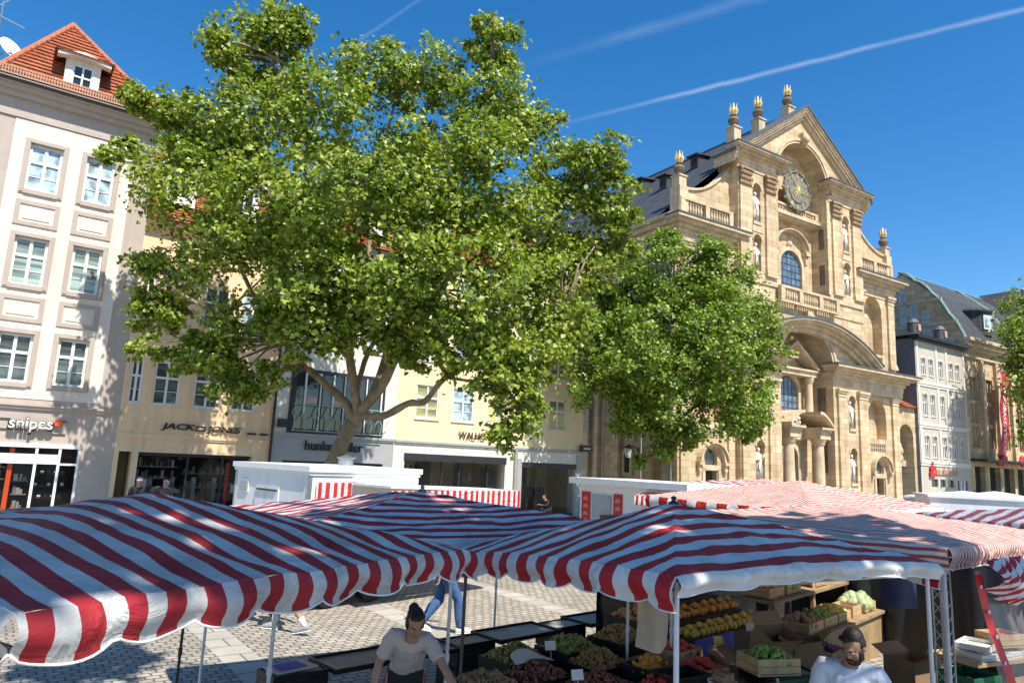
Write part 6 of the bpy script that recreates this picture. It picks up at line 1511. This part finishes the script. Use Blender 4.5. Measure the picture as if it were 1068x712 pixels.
t = MB(); t.box(-.55,.55,-.35,.35,0,.03); 
tb = thing('packing_table','low dark packing table strewn with crates under the middle tent','table',(2.35,7.0,0),R(35)); m = MB(); m.box(-.75,.9,-.45,.5,.62,.66); m.build('table_top', DARKM, tb)
for sx in (-.65,.8):
    for sy in (-.4,.42): m = MB(); m.box(sx-.02,sx+.02,sy-.02,sy+.02,0,.62); m.build('leg', DARKM, tb)
b = MB(); b.lathe(0,0,[(.10,0),(.125,.28),(.132,.285),(.125,.29),(.115,.27),(.09,.02)],20); o = b.build('bucket', PAPERW, smooth=True); o.location=(1.98,6.55,.66); tag(o,'white plastic bucket holding brown paper bags','bucket')
b = MB(); 
for k in range(4): b.box(-.06+.03*k,-.02+.03*k,-.07,.06,.05,.34+.02*(k%2))
o = b.build('paper_bag', CARD); o.location=(1.98,6.55,.66); o.rotation_euler=(0,0,.5); tag(o,'brown paper bags standing in the white bucket','paper bags')
bt = thing('bottle','slim bottle with a white label on the packing table','bottle',(2.5,6.65,.66)); b = MB(); b.lathe(0,0,[(.035,0),(.037,.16),(.03,.2),(.013,.25),(.013,.29),(.016,.3)],14); b.build('glass', mat('bottle_clear',(.35,.33,.30),.15), bt, smooth=True); b = MB(); b.lathe(0,0,[(.0385,.05),(.0385,.14)],14); b.build('label', PAPERW, bt)
crate('flat wooden fruit tray lying on the packing table', 2.35,6.55,.665,R(20),'wood',.42,.3,.08)
heap_stuff('fig_heap','pale figs in the flat wooden tray','figs',2.35,6.55,.675,R(20),.36,.24,.05,50,.028,rnd_island('fig',[(.50,.34,.22),(.42,.24,.15)],.5),95)
crate('black crate of fruit leaning beside the white bucket', 1.75,7.1,.66,R(30),'black',.5,.36,.2)
crate('green crate behind the slim bottle', 2.8,6.8,.665,R(25),'green',.5,.36,.2)
crate('black crate stacked under the cardboard box beside the fruit stand', 3,8.1,0.53,R(20),'black')
crate('black crate lying behind the fig tray', 2.9,7.6,0.53,R(10),'black')
crate('black crate standing on the ground under the packing table edge', 2.7,8.3,0,R(25),'black')
crate('black crate on the ground below the large cardboard box', 3.1,8.1,0.26,R(20),'black')
q = MB(); q.box(-2.6,3.6,-1.2,2.2,.004,.016); o = q.build('shade_mat', mat('shade_black',(.02,.02,.021),.8,3,.3)); o.location=(3.0,7.0,0); o.rotation_euler=(0,0,R(42)); tag(o,'added dark mat standing for the shade on the ground under the fruit stall','mat')  # added only to darken the ground where the stall shade falls
for i,(x,y,z,rz,k,lab,hp) in enumerate((
    (2.05,7.55,.66,30,'wood','wooden crate of peppers between the black crate and the fruit stand',(MT,.035,'peppers','pepper_heap','red peppers heaped in the crate before the fruit stand')),
    (2.62,7.2,.88,15,'wood','wooden crate of courgettes stacked above the green crate',(MG,.03,'courgettes','courgette_heap','green courgettes heaped above the green crate')),
    (3.35,7.75,.28,20,'black','black crate of onions on the ground left of the bearded man',(NUT,.035,'onions','onion_heap','brown onions heaped in the black crate left of the bearded man')),
    (3.75,8.55,.66,47,'wood','wooden crate of plums at the near end of the plank counter',(rnd_island('plum',[(.10,.03,.08),(.16,.05,.10)],.35),.03,'plums','plum_heap','dark plums heaped at the near end of the plank counter')),
    (1.55,7.55,.66,42,'black','black crate of carrots right of the amber grapes',(MO,.028,'carrots','carrot_heap','orange carrots heaped right of the amber grapes')),
    (1.95,8.1,.70,44,'wood','wooden crate of tomatoes before the apricots',(MT,.032,'tomatoes','tomato_heap','red tomatoes heaped before the apricots')))):
    crate(lab, x,y,z,R(rz),k,.46,.36,.15); heap_stuff(hp[3],hp[4],hp[2],x,y,z+.07,R(rz),.42,.32,.13,90,hp[1],hp[0],120+i)
crate('black crate turned over under the near end of the plank counter', 3.75,8.55,.36,R(47),'black',.5,.4,.3); crate('black crate on the ground carrying the plum crates', 3.75,8.55,.05,R(47),'black',.5,.4,.3)
crate('black crate holding up the tomato crate before the apricots', 1.95,8.1,.42,R(44),'black',.5,.4,.28); crate('black crate on the ground below the tomato crate', 1.95,8.1,.13,R(44),'black',.5,.4,.28)
crate('black crate on the ground under the onions', 3.35,7.75,.0,R(20),'black',.5,.4,.27)
# beige apron hung at the pole
m = MB(); K_=14
for k in range(K_+1):
    a=k/K_; x=-.10+.22*a; m.p(x,.02*math.sin(a*8),.30); m.p(x+.01,.03*math.sin(a*8+.6),.15); m.p(x+.02*math.sin(a*3),.035*math.sin(a*7+1),-.0-.03*math.sin(a*PI)); 
for k in range(K_):
    for j in range(2): m.face((3*k+j,3*k+j+1,3*k+j+4,3*k+j+3))
o = m.build('hanging_apron', mat('beige_cloth',(.36,.28,.21),.9,4,.15), smooth=True); o.location=(1.0,4.85,1.60); o.rotation_euler=(0,0,R(12)); tag(o,'beige apron hanging inside the front pole of the middle tent','apron')
# crates stacked in the sun gap at the right
sx_, sy_ = 4.62,7.35
for k in range(4): crate('%s pale wooden crate of the right hand stack under the pink tent'%('bottom','second','third','fourth')[k], sx_+.42,sy_+.02,.24*k,R(28),'wood',.5,.38,.22,'crates stacked below the pink tent')
for k in range(4): crate('%s green crate of the left hand stack under the pink tent'%('bottom','second','third','fourth')[k], sx_-.08,sy_-.18,.24*k+.02,R(28),'green',.46,.36,.22,'crates stacked below the pink tent')
crate('black crate above the pale crates of the right hand stack', sx_+.42,sy_+.02,.96,R(28),'grey',.5,.38,.1,'crates stacked below the pink tent')
m = MB(); m.box(-.5,.5,-.25,.25,0,.035); o = m.build('wooden_board', WOODC); o.location=(sx_+.18,sy_-.05,1.07); o.rotation_euler=(0,0,R(24)); tag(o,'pale wooden board laid across both crate stacks','board')
for i,(u,v,h_,lab) in enumerate(((-.1,-.12,0,'white flat tray at the front of the board on the crates'),(.25,.06,0,'white flat tray at the rear of the board on the crates'),(-.08,.0,.055,'white flat tray topmost on the board over the crates'))):
    m = MB(); bar_crate(m,.42,.3,.05,rows=1); o = m.build('foam_tray', PAPERW); o.location=(sx_+.18+u,sy_-.05+v,1.106+h_); o.rotation_euler=(0,0,R(20+12*i)); tag(o,lab,'tray',group='white flat trays on the board')
crate('orange wooden box on top of the white trays', sx_+.45,sy_+.12,1.16,R(20),'wood',.36,.26,.12); 
m = MB(); m.box(-.16,.16,-.11,.11,0,.05); o=m.build('orange_liner', mat('orange_paper',(.62,.17,.06),.7)); o.location=(sx_+.45,sy_+.12,1.195); o.rotation_euler=(0,0,R(20)); tag(o,'orange liner in the top wooden box','paper liner')
crate('shallow pale wooden crate leaning at the front of the green stack', sx_-.12,sy_-.62,.3,R(30),'wood',.44,.3,.14); crate('pale wooden crate under the leaning shallow one', sx_-.12,sy_-.62,.0,R(30),'wood',.46,.34,.28)
carton('brown cardboard box behind the crate stacks', 4.55,8.15,.55,R(30),.5,.35,.3)
tb = thing('side_table','dark side table behind the crate stacks','table',(4.6,8.2,0),R(30)); m=MB(); m.box(-.5,.5,-.3,.3,.5,.54); m.build('table_top',DARKM,tb)
for a,b_ in ((-.45,-.25),(.45,-.25),(.45,.25),(-.45,.25)): m=MB(); m.box(a-.02,a+.02,b_-.02,b_+.02,0,.5); m.build('leg',DARKM,tb)
# dark goods left under the left tent
m = MB(); m.lathe(0,0,[(.2,0),(.26,.1),(.27,.75),(.24,1.0),(.22,1.02)],18,sy=.8); o = m.build('black_bag', BLACKP, smooth=True); o.location=(-2.15,4.0,0); o.rotation_euler=(0,0,.4); tag(o,'black rubbish sack holder standing beneath the left tent','bag')

# ================================================================== PEOPLE
SKIN = mat('skin',(.42,.235,.16),.55,6,.1,spec=.35); SKIN2 = mat('skin_tanned',(.33,.18,.115),.55,6,.1,spec=.35)
HAIRD = mat('dark_hair',(.016,.011,.009),.55,20,.3,.5,60); HAIRG = mat('white_hair',(.5,.49,.47),.7,20,.2,.5,60); EYEW = mat('eye_white',(.6,.58,.55),.3); LIP = mat('lips',(.33,.12,.10),.5); BROWM = mat('iris',(.02,.012,.01),.2)
def remesh(mb, name, m, parent, vox, sm=4, disp=None):
    o = mb.build('tmp_'+name, m)
    r = o.modifiers.new('r','REMESH'); r.mode='VOXEL'; r.voxel_size=vox; r.use_smooth_shade=True
    if sm: s = o.modifiers.new('s','SMOOTH'); s.iterations=sm; s.factor=.5
    dg = bpy.context.evaluated_depsgraph_get(); dg.update()
    me = bpy.data.meshes.new_from_object(o.evaluated_get(dg)); old = o.data; bpy.data.objects.remove(o); bpy.data.meshes.remove(old)
    if disp:
        am, sc_, st_ = disp; vs = [(v.co.copy(), v.normal.copy()) for v in me.vertices]
        for v,(c_,n_) in zip(me.vertices, vs):
            q_ = Vector((c_.x*sc_, c_.y*sc_, c_.z*sc_*st_)); v.co = c_ + n_*am*(.22+mnoise.noise(q_)+.6*(.25-abs(mnoise.noise(q_*1.7+Vector((3,1,7))))))
    me.name = name; me.materials.clear(); me.materials.append(m); me.polygons.foreach_set('use_smooth',[True]*len(me.polygons)); me.polygons.foreach_set('material_index',[0]*len(me.polygons)); me.update()
    o = bpy.data.objects.new(name, me); COL.objects.link(o)
    if parent is not None: o.parent = parent
    return o
STAND = dict(pelvis=(0,0,.95), chest=(0,.0,1.30), neck=(0,.0,1.50), head=(0,.03,1.64), yaw=0, pitch=0,
    shr=(.19,0,1.44), elr=(.25,-.02,1.15), wrr=(.27,.06,.90), shl=(-.19,0,1.44), ell=(-.25,-.02,1.15), wrl=(-.27,.06,.90),
    hpr=(.095,0,.92), knr=(.11,.02,.5), anr=(.11,-.02,.09), hpl=(-.095,0,.92), knl=(-.11,.02,.5), anl=(-.11,-.02,.09), toer=(0,1,0), toel=(0,1,0))
def person(label, loc, rz, pose, cl, vox=.011, group=None, skin=SKIN, sc=1.0):
    J = dict(STAND); J.update(pose); J = {k:(Vector(v) if isinstance(v,tuple) else v) for k,v in J.items()}
    HR = Matrix.Rotation(J['yaw'],3,'Z') @ Matrix.Rotation(-J['pitch'],3,'X')
    hd = J['head']; H_ = lambda x,y,z: hd + HR @ Vector((x,y,z))
    mb = MB(); k = cl.get('wide',1.0)
    tor = [J['pelvis']+Vector((0,0,-.08)), J['pelvis'], J['pelvis'].lerp(J['chest'],.5), J['chest'], J['chest'].lerp(J['neck'],.62), J['neck']]
    rx = [.135*k,.16*k,.135*k,.165*k,.14*k,.055]; ry = [.10,.115,.10*k,.115*k,.085,.055]
    side = Vector((1,0,0)); mb.tube(tor, rx, 16, ry=ry, side=side)
    mb.tube([J['neck']+Vector((0,0,-.05)), J['neck'].lerp(hd,.35), H_(0,-.015,-.05)],[.062,.052,.055],12)
    mb.ell(H_(0,-.01,.03),(.074,.094,.098),16,12,rot=HR); mb.ell(H_(0,.028,-.045),(.056,.064,.068),14,10,rot=HR); mb.ell(H_(0,.07,-.098),(.028,.024,.024),8,6,rot=HR)
    mb.ell(H_(0,.096,-.018),(.0135,.022,.026),8,6,rot=HR); mb.ell(H_(0,.088,.028),(.05,.014,.012),10,6,rot=HR)
    for s in (-1,1): mb.ell(H_(s*.077,-.008,-.01),(.011,.02,.032),8,6,rot=HR); mb.ell(H_(s*.042,.066,-.03),(.022,.022,.022),8,6,rot=HR)
    for s in ('r','l'):
        sh,el,wr = J['sh'+s],J['el'+s],J['wr'+s]; sg = 1 if s=='r' else -1
        mb.tube([J['chest'].lerp(J['neck'],.6)+Vector((sg*.08,0,0)), sh, sh.lerp(el,.35), sh.lerp(el,.75), el, el.lerp(wr,.3), el.lerp(wr,.7), wr],[.054,.05,.044,.039,.037,.040,.033,.026],12)
        d = (wr-el).normalized(); lat = d.cross(Vector((0,0,1)) if abs(d.z)<.9 else Vector((0,1,0))).normalized(); nrm = lat.cross(d)
        fr_ = .0085 if vox<.009 else .011
        mb.tube([wr-d*.02, wr+d*.03, wr+d*.085],[.025,.03,.032],10,side=lat,ry=[.018,.016,.014])
        for q,(off,ln) in enumerate(((-.027,.062),(-.009,.076),(.009,.07),(.026,.054))):
            a0 = wr+d*.08+lat*off*1.15; mb.tube([a0-d*.02, a0+d*ln*.45-nrm*.006, a0+d*ln*.78-nrm*.022, a0+d*ln-nrm*.042],[fr_,fr_,fr_*.92,fr_*.8],7)
        a0 = wr+d*.025+lat*-.024*sg; mb.tube([a0, a0+d*.03-lat*.028*sg-nrm*.01, a0+d*.062-lat*.034*sg-nrm*.022],[fr_*1.35,fr_*1.15,fr_*.9],7)
        hp,kn,an = J['hp'+s],J['kn'+s],J['an'+s]
        mb.tube([hp+Vector((0,0,.04)), hp.lerp(kn,.2), hp.lerp(kn,.6), kn, kn.lerp(an,.25)-J['toe'+s]*.015, kn.lerp(an,.6), an],[.082,.08,.064,.052,.055,.043,.036],12)
        tv = J['toe'+s].normalized(); mb.tube([an-tv*.05+Vector((0,0,-.035)), an+tv*.02+Vector((0,0,-.03)), an+tv*.11+Vector((0,0,-.052)), an+tv*.17+Vector((0,0,-.058))],[.036,.042,.038,.022],10)
    o = remesh(mb,'person',skin,None,vox,3)
    o.location = loc; o.rotation_euler = (0,0,rz); o.scale = (sc,sc,sc); tag(o,label,'person',group)
    if 'shirt' in cl:
        mb = MB(); g_=.014; low = cl.get('hem',.10)
        mb.tube([J['pelvis']+Vector((0,.0,-low)), J['pelvis']+Vector((0,0,.06)), J['pelvis'].lerp(J['chest'],.5), J['chest'], J['chest'].lerp(J['neck'],.6), J['chest'].lerp(J['neck'],.86)],[.17*k+g_,.168*k+g_,.148*k+g_,.17*k+g_,.15*k+g_,.085],18,ry=[.125*k+g_,.122*k+g_,.112*k+g_,.122*k+g_,.095+g_,.075],side=side)
        sl_ = cl.get('sleeve',.55)
        for s in ('r','l'):
            sh,el,wr = J['sh'+s],J['el'+s],J['wr'+s]; sg = 1 if s=='r' else -1
            e1 = sh.lerp(el,min(1,sl_)); pts=[J['chest'].lerp(J['neck'],.55)+Vector((sg*.05,0,-.02)), J['chest'].lerp(J['neck'],.5).lerp(sh,.6)+Vector((0,0,-.005)), sh+Vector((-sg*.012,0,-.012)), sh.lerp(el,.22)+Vector((sg*.004,0,0)), sh.lerp(el,.55*min(1,sl_)), e1]; rr_=[.082,.084,.078,.068,.062,.064]
            if sl_ > 1: pts += [el.lerp(wr,.5), el.lerp(wr,.96)]; rr_ += [.05,.038]
            mb.tube(pts, rr_, 12)
        remesh(mb,'shirt',cl['shirt'],o,vox,3,(.016,7.5,.45))
    if 'legs' in cl:
        mb = MB(); ln = cl.get('leglen',2.0)
        mb.tube([J['pelvis']+Vector((0,0,.07)), J['pelvis'], J['pelvis']+Vector((0,0,-.1))],[.158*k,.175*k,.15*k],16,ry=[.118*k,.13*k,.115*k],side=side)
        for s in ('r','l'):
            hp,kn,an = J['hp'+s],J['kn'+s],J['an'+s]; pts=[hp+Vector((0,0,.03)),hp.lerp(kn,.3)]; rr_=[.112,.106]
            if ln <= 1: pts += [hp.lerp(kn,ln)]; rr_ += [.092]
            else: pts += [hp.lerp(kn,.7),kn,kn.lerp(an,.4),kn.lerp(an,min(.97,ln-1))]; rr_ += [.088,.078,.078,.062]
            mb.tube(pts,rr_,12)
        remesh(mb,cl.get('legname','trousers'),cl['legs'],o,vox,2,(.016,8,.6))
    if 'skirt' in cl:
        mb = MB(); pv = J['pelvis']; n = 30; rings=[]
        for z,r_ in ((.1,.155),(.0,.185),(-.2,.215),(-.5,.25)):
            rings.append([mb.p(pv.x+(r_+.014*math.sin(j*5.0)*(.3-z))*math.cos(2*PI*j/n), pv.y+.8*(r_+.014*math.sin(j*5.0)*(.3-z))*math.sin(2*PI*j/n), pv.z+z) for j in range(n)])
        for i in range(3):
            for j in range(n): l=(j+1)%n; mb.face((rings[i][j],rings[i][l],rings[i+1][l],rings[i+1][j]))
        mb.build('skirt', cl['skirt'], o, smooth=True)
    if 'apron' in cl:
        mb = MB(); pv = J['pelvis']; A=[]
        for z in (.08,-.15,-.45):
            A.append([mb.p(pv.x+.2*math.sin(a),pv.y+(.19-.2*z*.25)*math.cos(a)+.02,pv.z+z) for a in [(-1+2*q/8)*.95 for q in range(9)]])
        for i in range(2):
            for q in range(8): mb.face((A[i][q],A[i][q+1],A[i+1][q+1],A[i+1][q]))
        mb.build('apron', cl['apron'], o, smooth=True)
    if 'hair' in cl:
        mb = MB(); mb.ell(H_(0,-.026,.05),(.0765,.092,.083),16,12,rot=HR); mb.ell(H_(0,-.065,-.0),(.068,.05,.075),12,8,rot=HR)
        for s in (-1,1): mb.ell(H_(s*.068,-.015,.02),(.016,.04,.04),8,6,rot=HR)
        mb.ell(H_(.012,.05,.104),(.058,.032,.022),10,8,rot=HR); mb.ell(H_(-.03,.035,.112),(.04,.03,.022),8,6,rot=HR)
        if cl.get('bun'): mb.ell(H_(0,-.118,.06),(.046,.046,.044),12,8,rot=HR); mb.ell(H_(0,-.07,-.06),(.062,.035,.07),12,8,rot=HR); mb.ell(H_(.066,.004,.0),(.014,.034,.06),8,6,rot=HR); mb.ell(H_(-.066,.004,.0),(.014,.034,.06),8,6,rot=HR)
        remesh(mb,'hair',cl['hair'],o,min(vox,.011)*.7,2,(.0055,48,.35))
    if 'cap' in cl:
        mb = MB(); mb.ell(H_(0,-.01,.065),(.088,.105,.085),16,10,rot=HR); mb.ell(H_(0,.11,.05),(.07,.06,.012),12,6,rot=HR); mb.build('cap',cl['cap'],o,smooth=True)
    if 'beard' in cl:
        mb = MB(); mb.ell(H_(0,.04,-.085),(.056,.058,.045),12,8,rot=HR); mb.ell(H_(0,.092,-.052),(.034,.012,.009),10,6,rot=HR)
        for s in (-1,1): mb.ell(H_(s*.058,.02,-.05),(.014,.035,.045),8,6,rot=HR)
        remesh(mb,'beard',cl['beard'],o,.006,1,(.006,60,.6))
    if vox < .01:
        for s in (-1,1):
            mb = MB(); mb.ell(H_(s*.031,.080,.005),(.012,.009,.0048),10,8,rot=HR,m=0); mb.ell(H_(s*.031,.0865,.004),(.0062,.004,.0046),8,6,rot=HR,m=1); mb.build('eye',[EYEW,BROWM],o,smooth=True)
            mb = MB(); mb.tube([H_(s*.014,.097,.026),H_(s*.034,.097,.031),H_(s*.054,.083,.026)],[.0035,.0042,.002],6); mb.build('eyebrow',cl.get('hair',HAIRD),o)
        mb = MB(); mb.ell(H_(0,.092,-.066),(.023,.009,.008),10,6,rot=HR); mb.build('lips',LIP,o,smooth=True)
    sm_ = cl.get('shoe')
    if sm_:
        for s in ('r','l'):
            an = J['an'+s]; tv = J['toe'+s].normalized(); mb = MB()
            mb.tube([an-tv*.075+Vector((0,0,-.04)), an-tv*.03+Vector((0,0,-.03)), an+tv*.04+Vector((0,0,-.03)), an+tv*.12+Vector((0,0,-.045)), an+tv*.195+Vector((0,0,-.058))],[.035,.047,.05,.048,.026],12,ry=[.035,.05,.05,.042,.025])
            sh_ = remesh(mb,'shoe',sm_,o,.009,1)
            mb = MB(); mb.tube([an-tv*.08+Vector((0,0,-.078)), an+tv*.06+Vector((0,0,-.078)), an+tv*.2+Vector((0,0,-.078))],[.042,.052,.034],12,ry=[.012,.012,.012],side=Vector((-tv.y,tv.x,0))); mb.build('sole',PAPERW,sh_)
            if cl.get('sock'):
                mb = MB(); kn = J['kn'+s]; mb.tube([an+Vector((0,0,-.02)), an.lerp(kn,.12), an.lerp(kn,cl.get('sockh',.3))],[.044,.044,.05],12); mb.build('sock',cl['sock'],o,smooth=True)
    return o
TEE = mat('pale_tee',(.56,.47,.44),.85,6,.08,.3,18); TEEW = mat('white_tee',(.62,.66,.76),.85,6,.06,.3,18); JEANS = mat('blue_jeans',(.055,.12,.27),.8,14,.25,.3,60); DARKC_ = mat('dark_cloth',(.02,.02,.022),.85,8,.3); BROWN = mat('brown_skirt',(.19,.07,.04),.85,9,.3,.3,20)
person('woman in a pale tee and brown skirt bending over the counter row', (-.788,6.445,.03), R(190),
    dict(pelvis=(0,-.06,.93), chest=(-.01,.20,1.20), neck=(-.02,.37,1.385), head=(-.03,.49,1.505), yaw=R(10), pitch=R(32),
         shr=(.155,.31,1.36), elr=(.25,.22,1.10), wrr=(.29,.34,.90), shl=(-.17,.33,1.33), ell=(-.31,.53,1.14), wrl=(-.42,.74,.98)),
    dict(shirt=TEE, sleeve=.7, hem=.02, wide=.86, bun=True, skirt=BROWN, apron=DARKC_, hair=HAIRD, shoe=DARKC_), .0085, skin=SKIN, sc=.93)
person('bearded man in a white tee looking down beside the right pole of the middle tent', (2.61,5.5,.02), R(152),
    dict(head=(-.03,.10,1.60), neck=(0,.03,1.47), chest=(0,0,1.27), pelvis=(0,0,.93), yaw=-R(24), pitch=R(30), shr=(.2,.02,1.41), shl=(-.2,.02,1.41), elr=(.27,.03,1.12), ell=(-.26,.06,1.12), wrr=(.22,.26,1.0), wrl=(-.16,.29,1.0)),
    dict(shirt=TEEW, sleeve=.7, legs=DARKC_, hair=HAIRD, beard=HAIRD, wide=1.05, shoe=DARKC_), .0085, skin=SKIN2, sc=.95)
WALK = dict(hpr=(.095,0,.92), knr=(.10,.22,.52), anr=(.10,.28,.09), hpl=(-.095,0,.92), knl=(-.10,-.04,.50), anl=(-.10,-.34,.14), toel=(0,1,-.25), elr=(.24,-.14,1.16), wrr=(.25,-.16,.92), ell=(-.24,.06,1.15), wrl=(-.24,.24,.96))
person('walker in blue jeans and pale shoes crossing the cobbles behind the woman', (-.92,11.9,0), R(-68), WALK, dict(shirt=mat('blue_shirt',(.10,.16,.30),.85), sleeve=1.2, legs=JEANS, hair=HAIRD, shoe=PAPERW), .013)
person('walker with bare legs, white socks and grey sneakers on the cobbles', (-3.28,11.5,0), R(80), WALK, dict(shirt=TEE, sleeve=.6, legs=DARKC_, leglen=.8, legname='shorts', hair=HAIRG, shoe=mat('grey_sneaker',(.30,.31,.33),.7), sock=PAPERW), .013)
person('walker in dark trousers and tan shoes half hidden beyond the grey sneakers', (-3.95,12.1,0), R(85), WALK, dict(shirt=DARKC_, sleeve=1.2, legs=mat('dark_brown_trousers',(.05,.03,.022),.85), hair=HAIRD, shoe=mat('tan_shoe',(.42,.24,.13),.6)), .013)
person('person in a white cap and black jacket outside the dark shop opening', (-11.2,22.0,0), R(200), dict(), dict(shirt=DARKC_, sleeve=1.2, legs=DARKC_, cap=WHITE, hair=HAIRD, shoe=DARKC_), .016)
person('white haired person in a grey jacket with raised elbows outside the dark shop opening', (-10.45,22.2,0), R(175), dict(head=(0,.06,1.60),elr=(.42,.06,1.40),wrr=(.2,.2,1.5),ell=(-.42,.06,1.40),wrl=(-.2,.2,1.5)), dict(shirt=mat('grey_jacket',(.09,.09,.10),.85), sleeve=1.2, legs=DARKC_, hair=HAIRG, shoe=DARKC_), .016)
person('person in black crouching low before the right shop window', (2.15,35.6,0), R(120), dict(pelvis=(0,-.1,.5),chest=(0,.08,.82),neck=(0,.16,1.0),head=(0,.22,1.13),shr=(.19,.12,.95),shl=(-.19,.12,.95),elr=(.25,.25,.72),wrr=(.16,.42,.75),ell=(-.25,.25,.72),wrl=(-.16,.42,.75),hpr=(.1,-.08,.5),hpl=(-.1,-.08,.5),knr=(.14,.3,.52),knl=(-.14,.3,.50),anr=(.13,.1,.09),anl=(-.13,.1,.09)), dict(shirt=DARKC_, sleeve=1.2, legs=DARKC_, hair=HAIRD, shoe=DARKC_), .016)
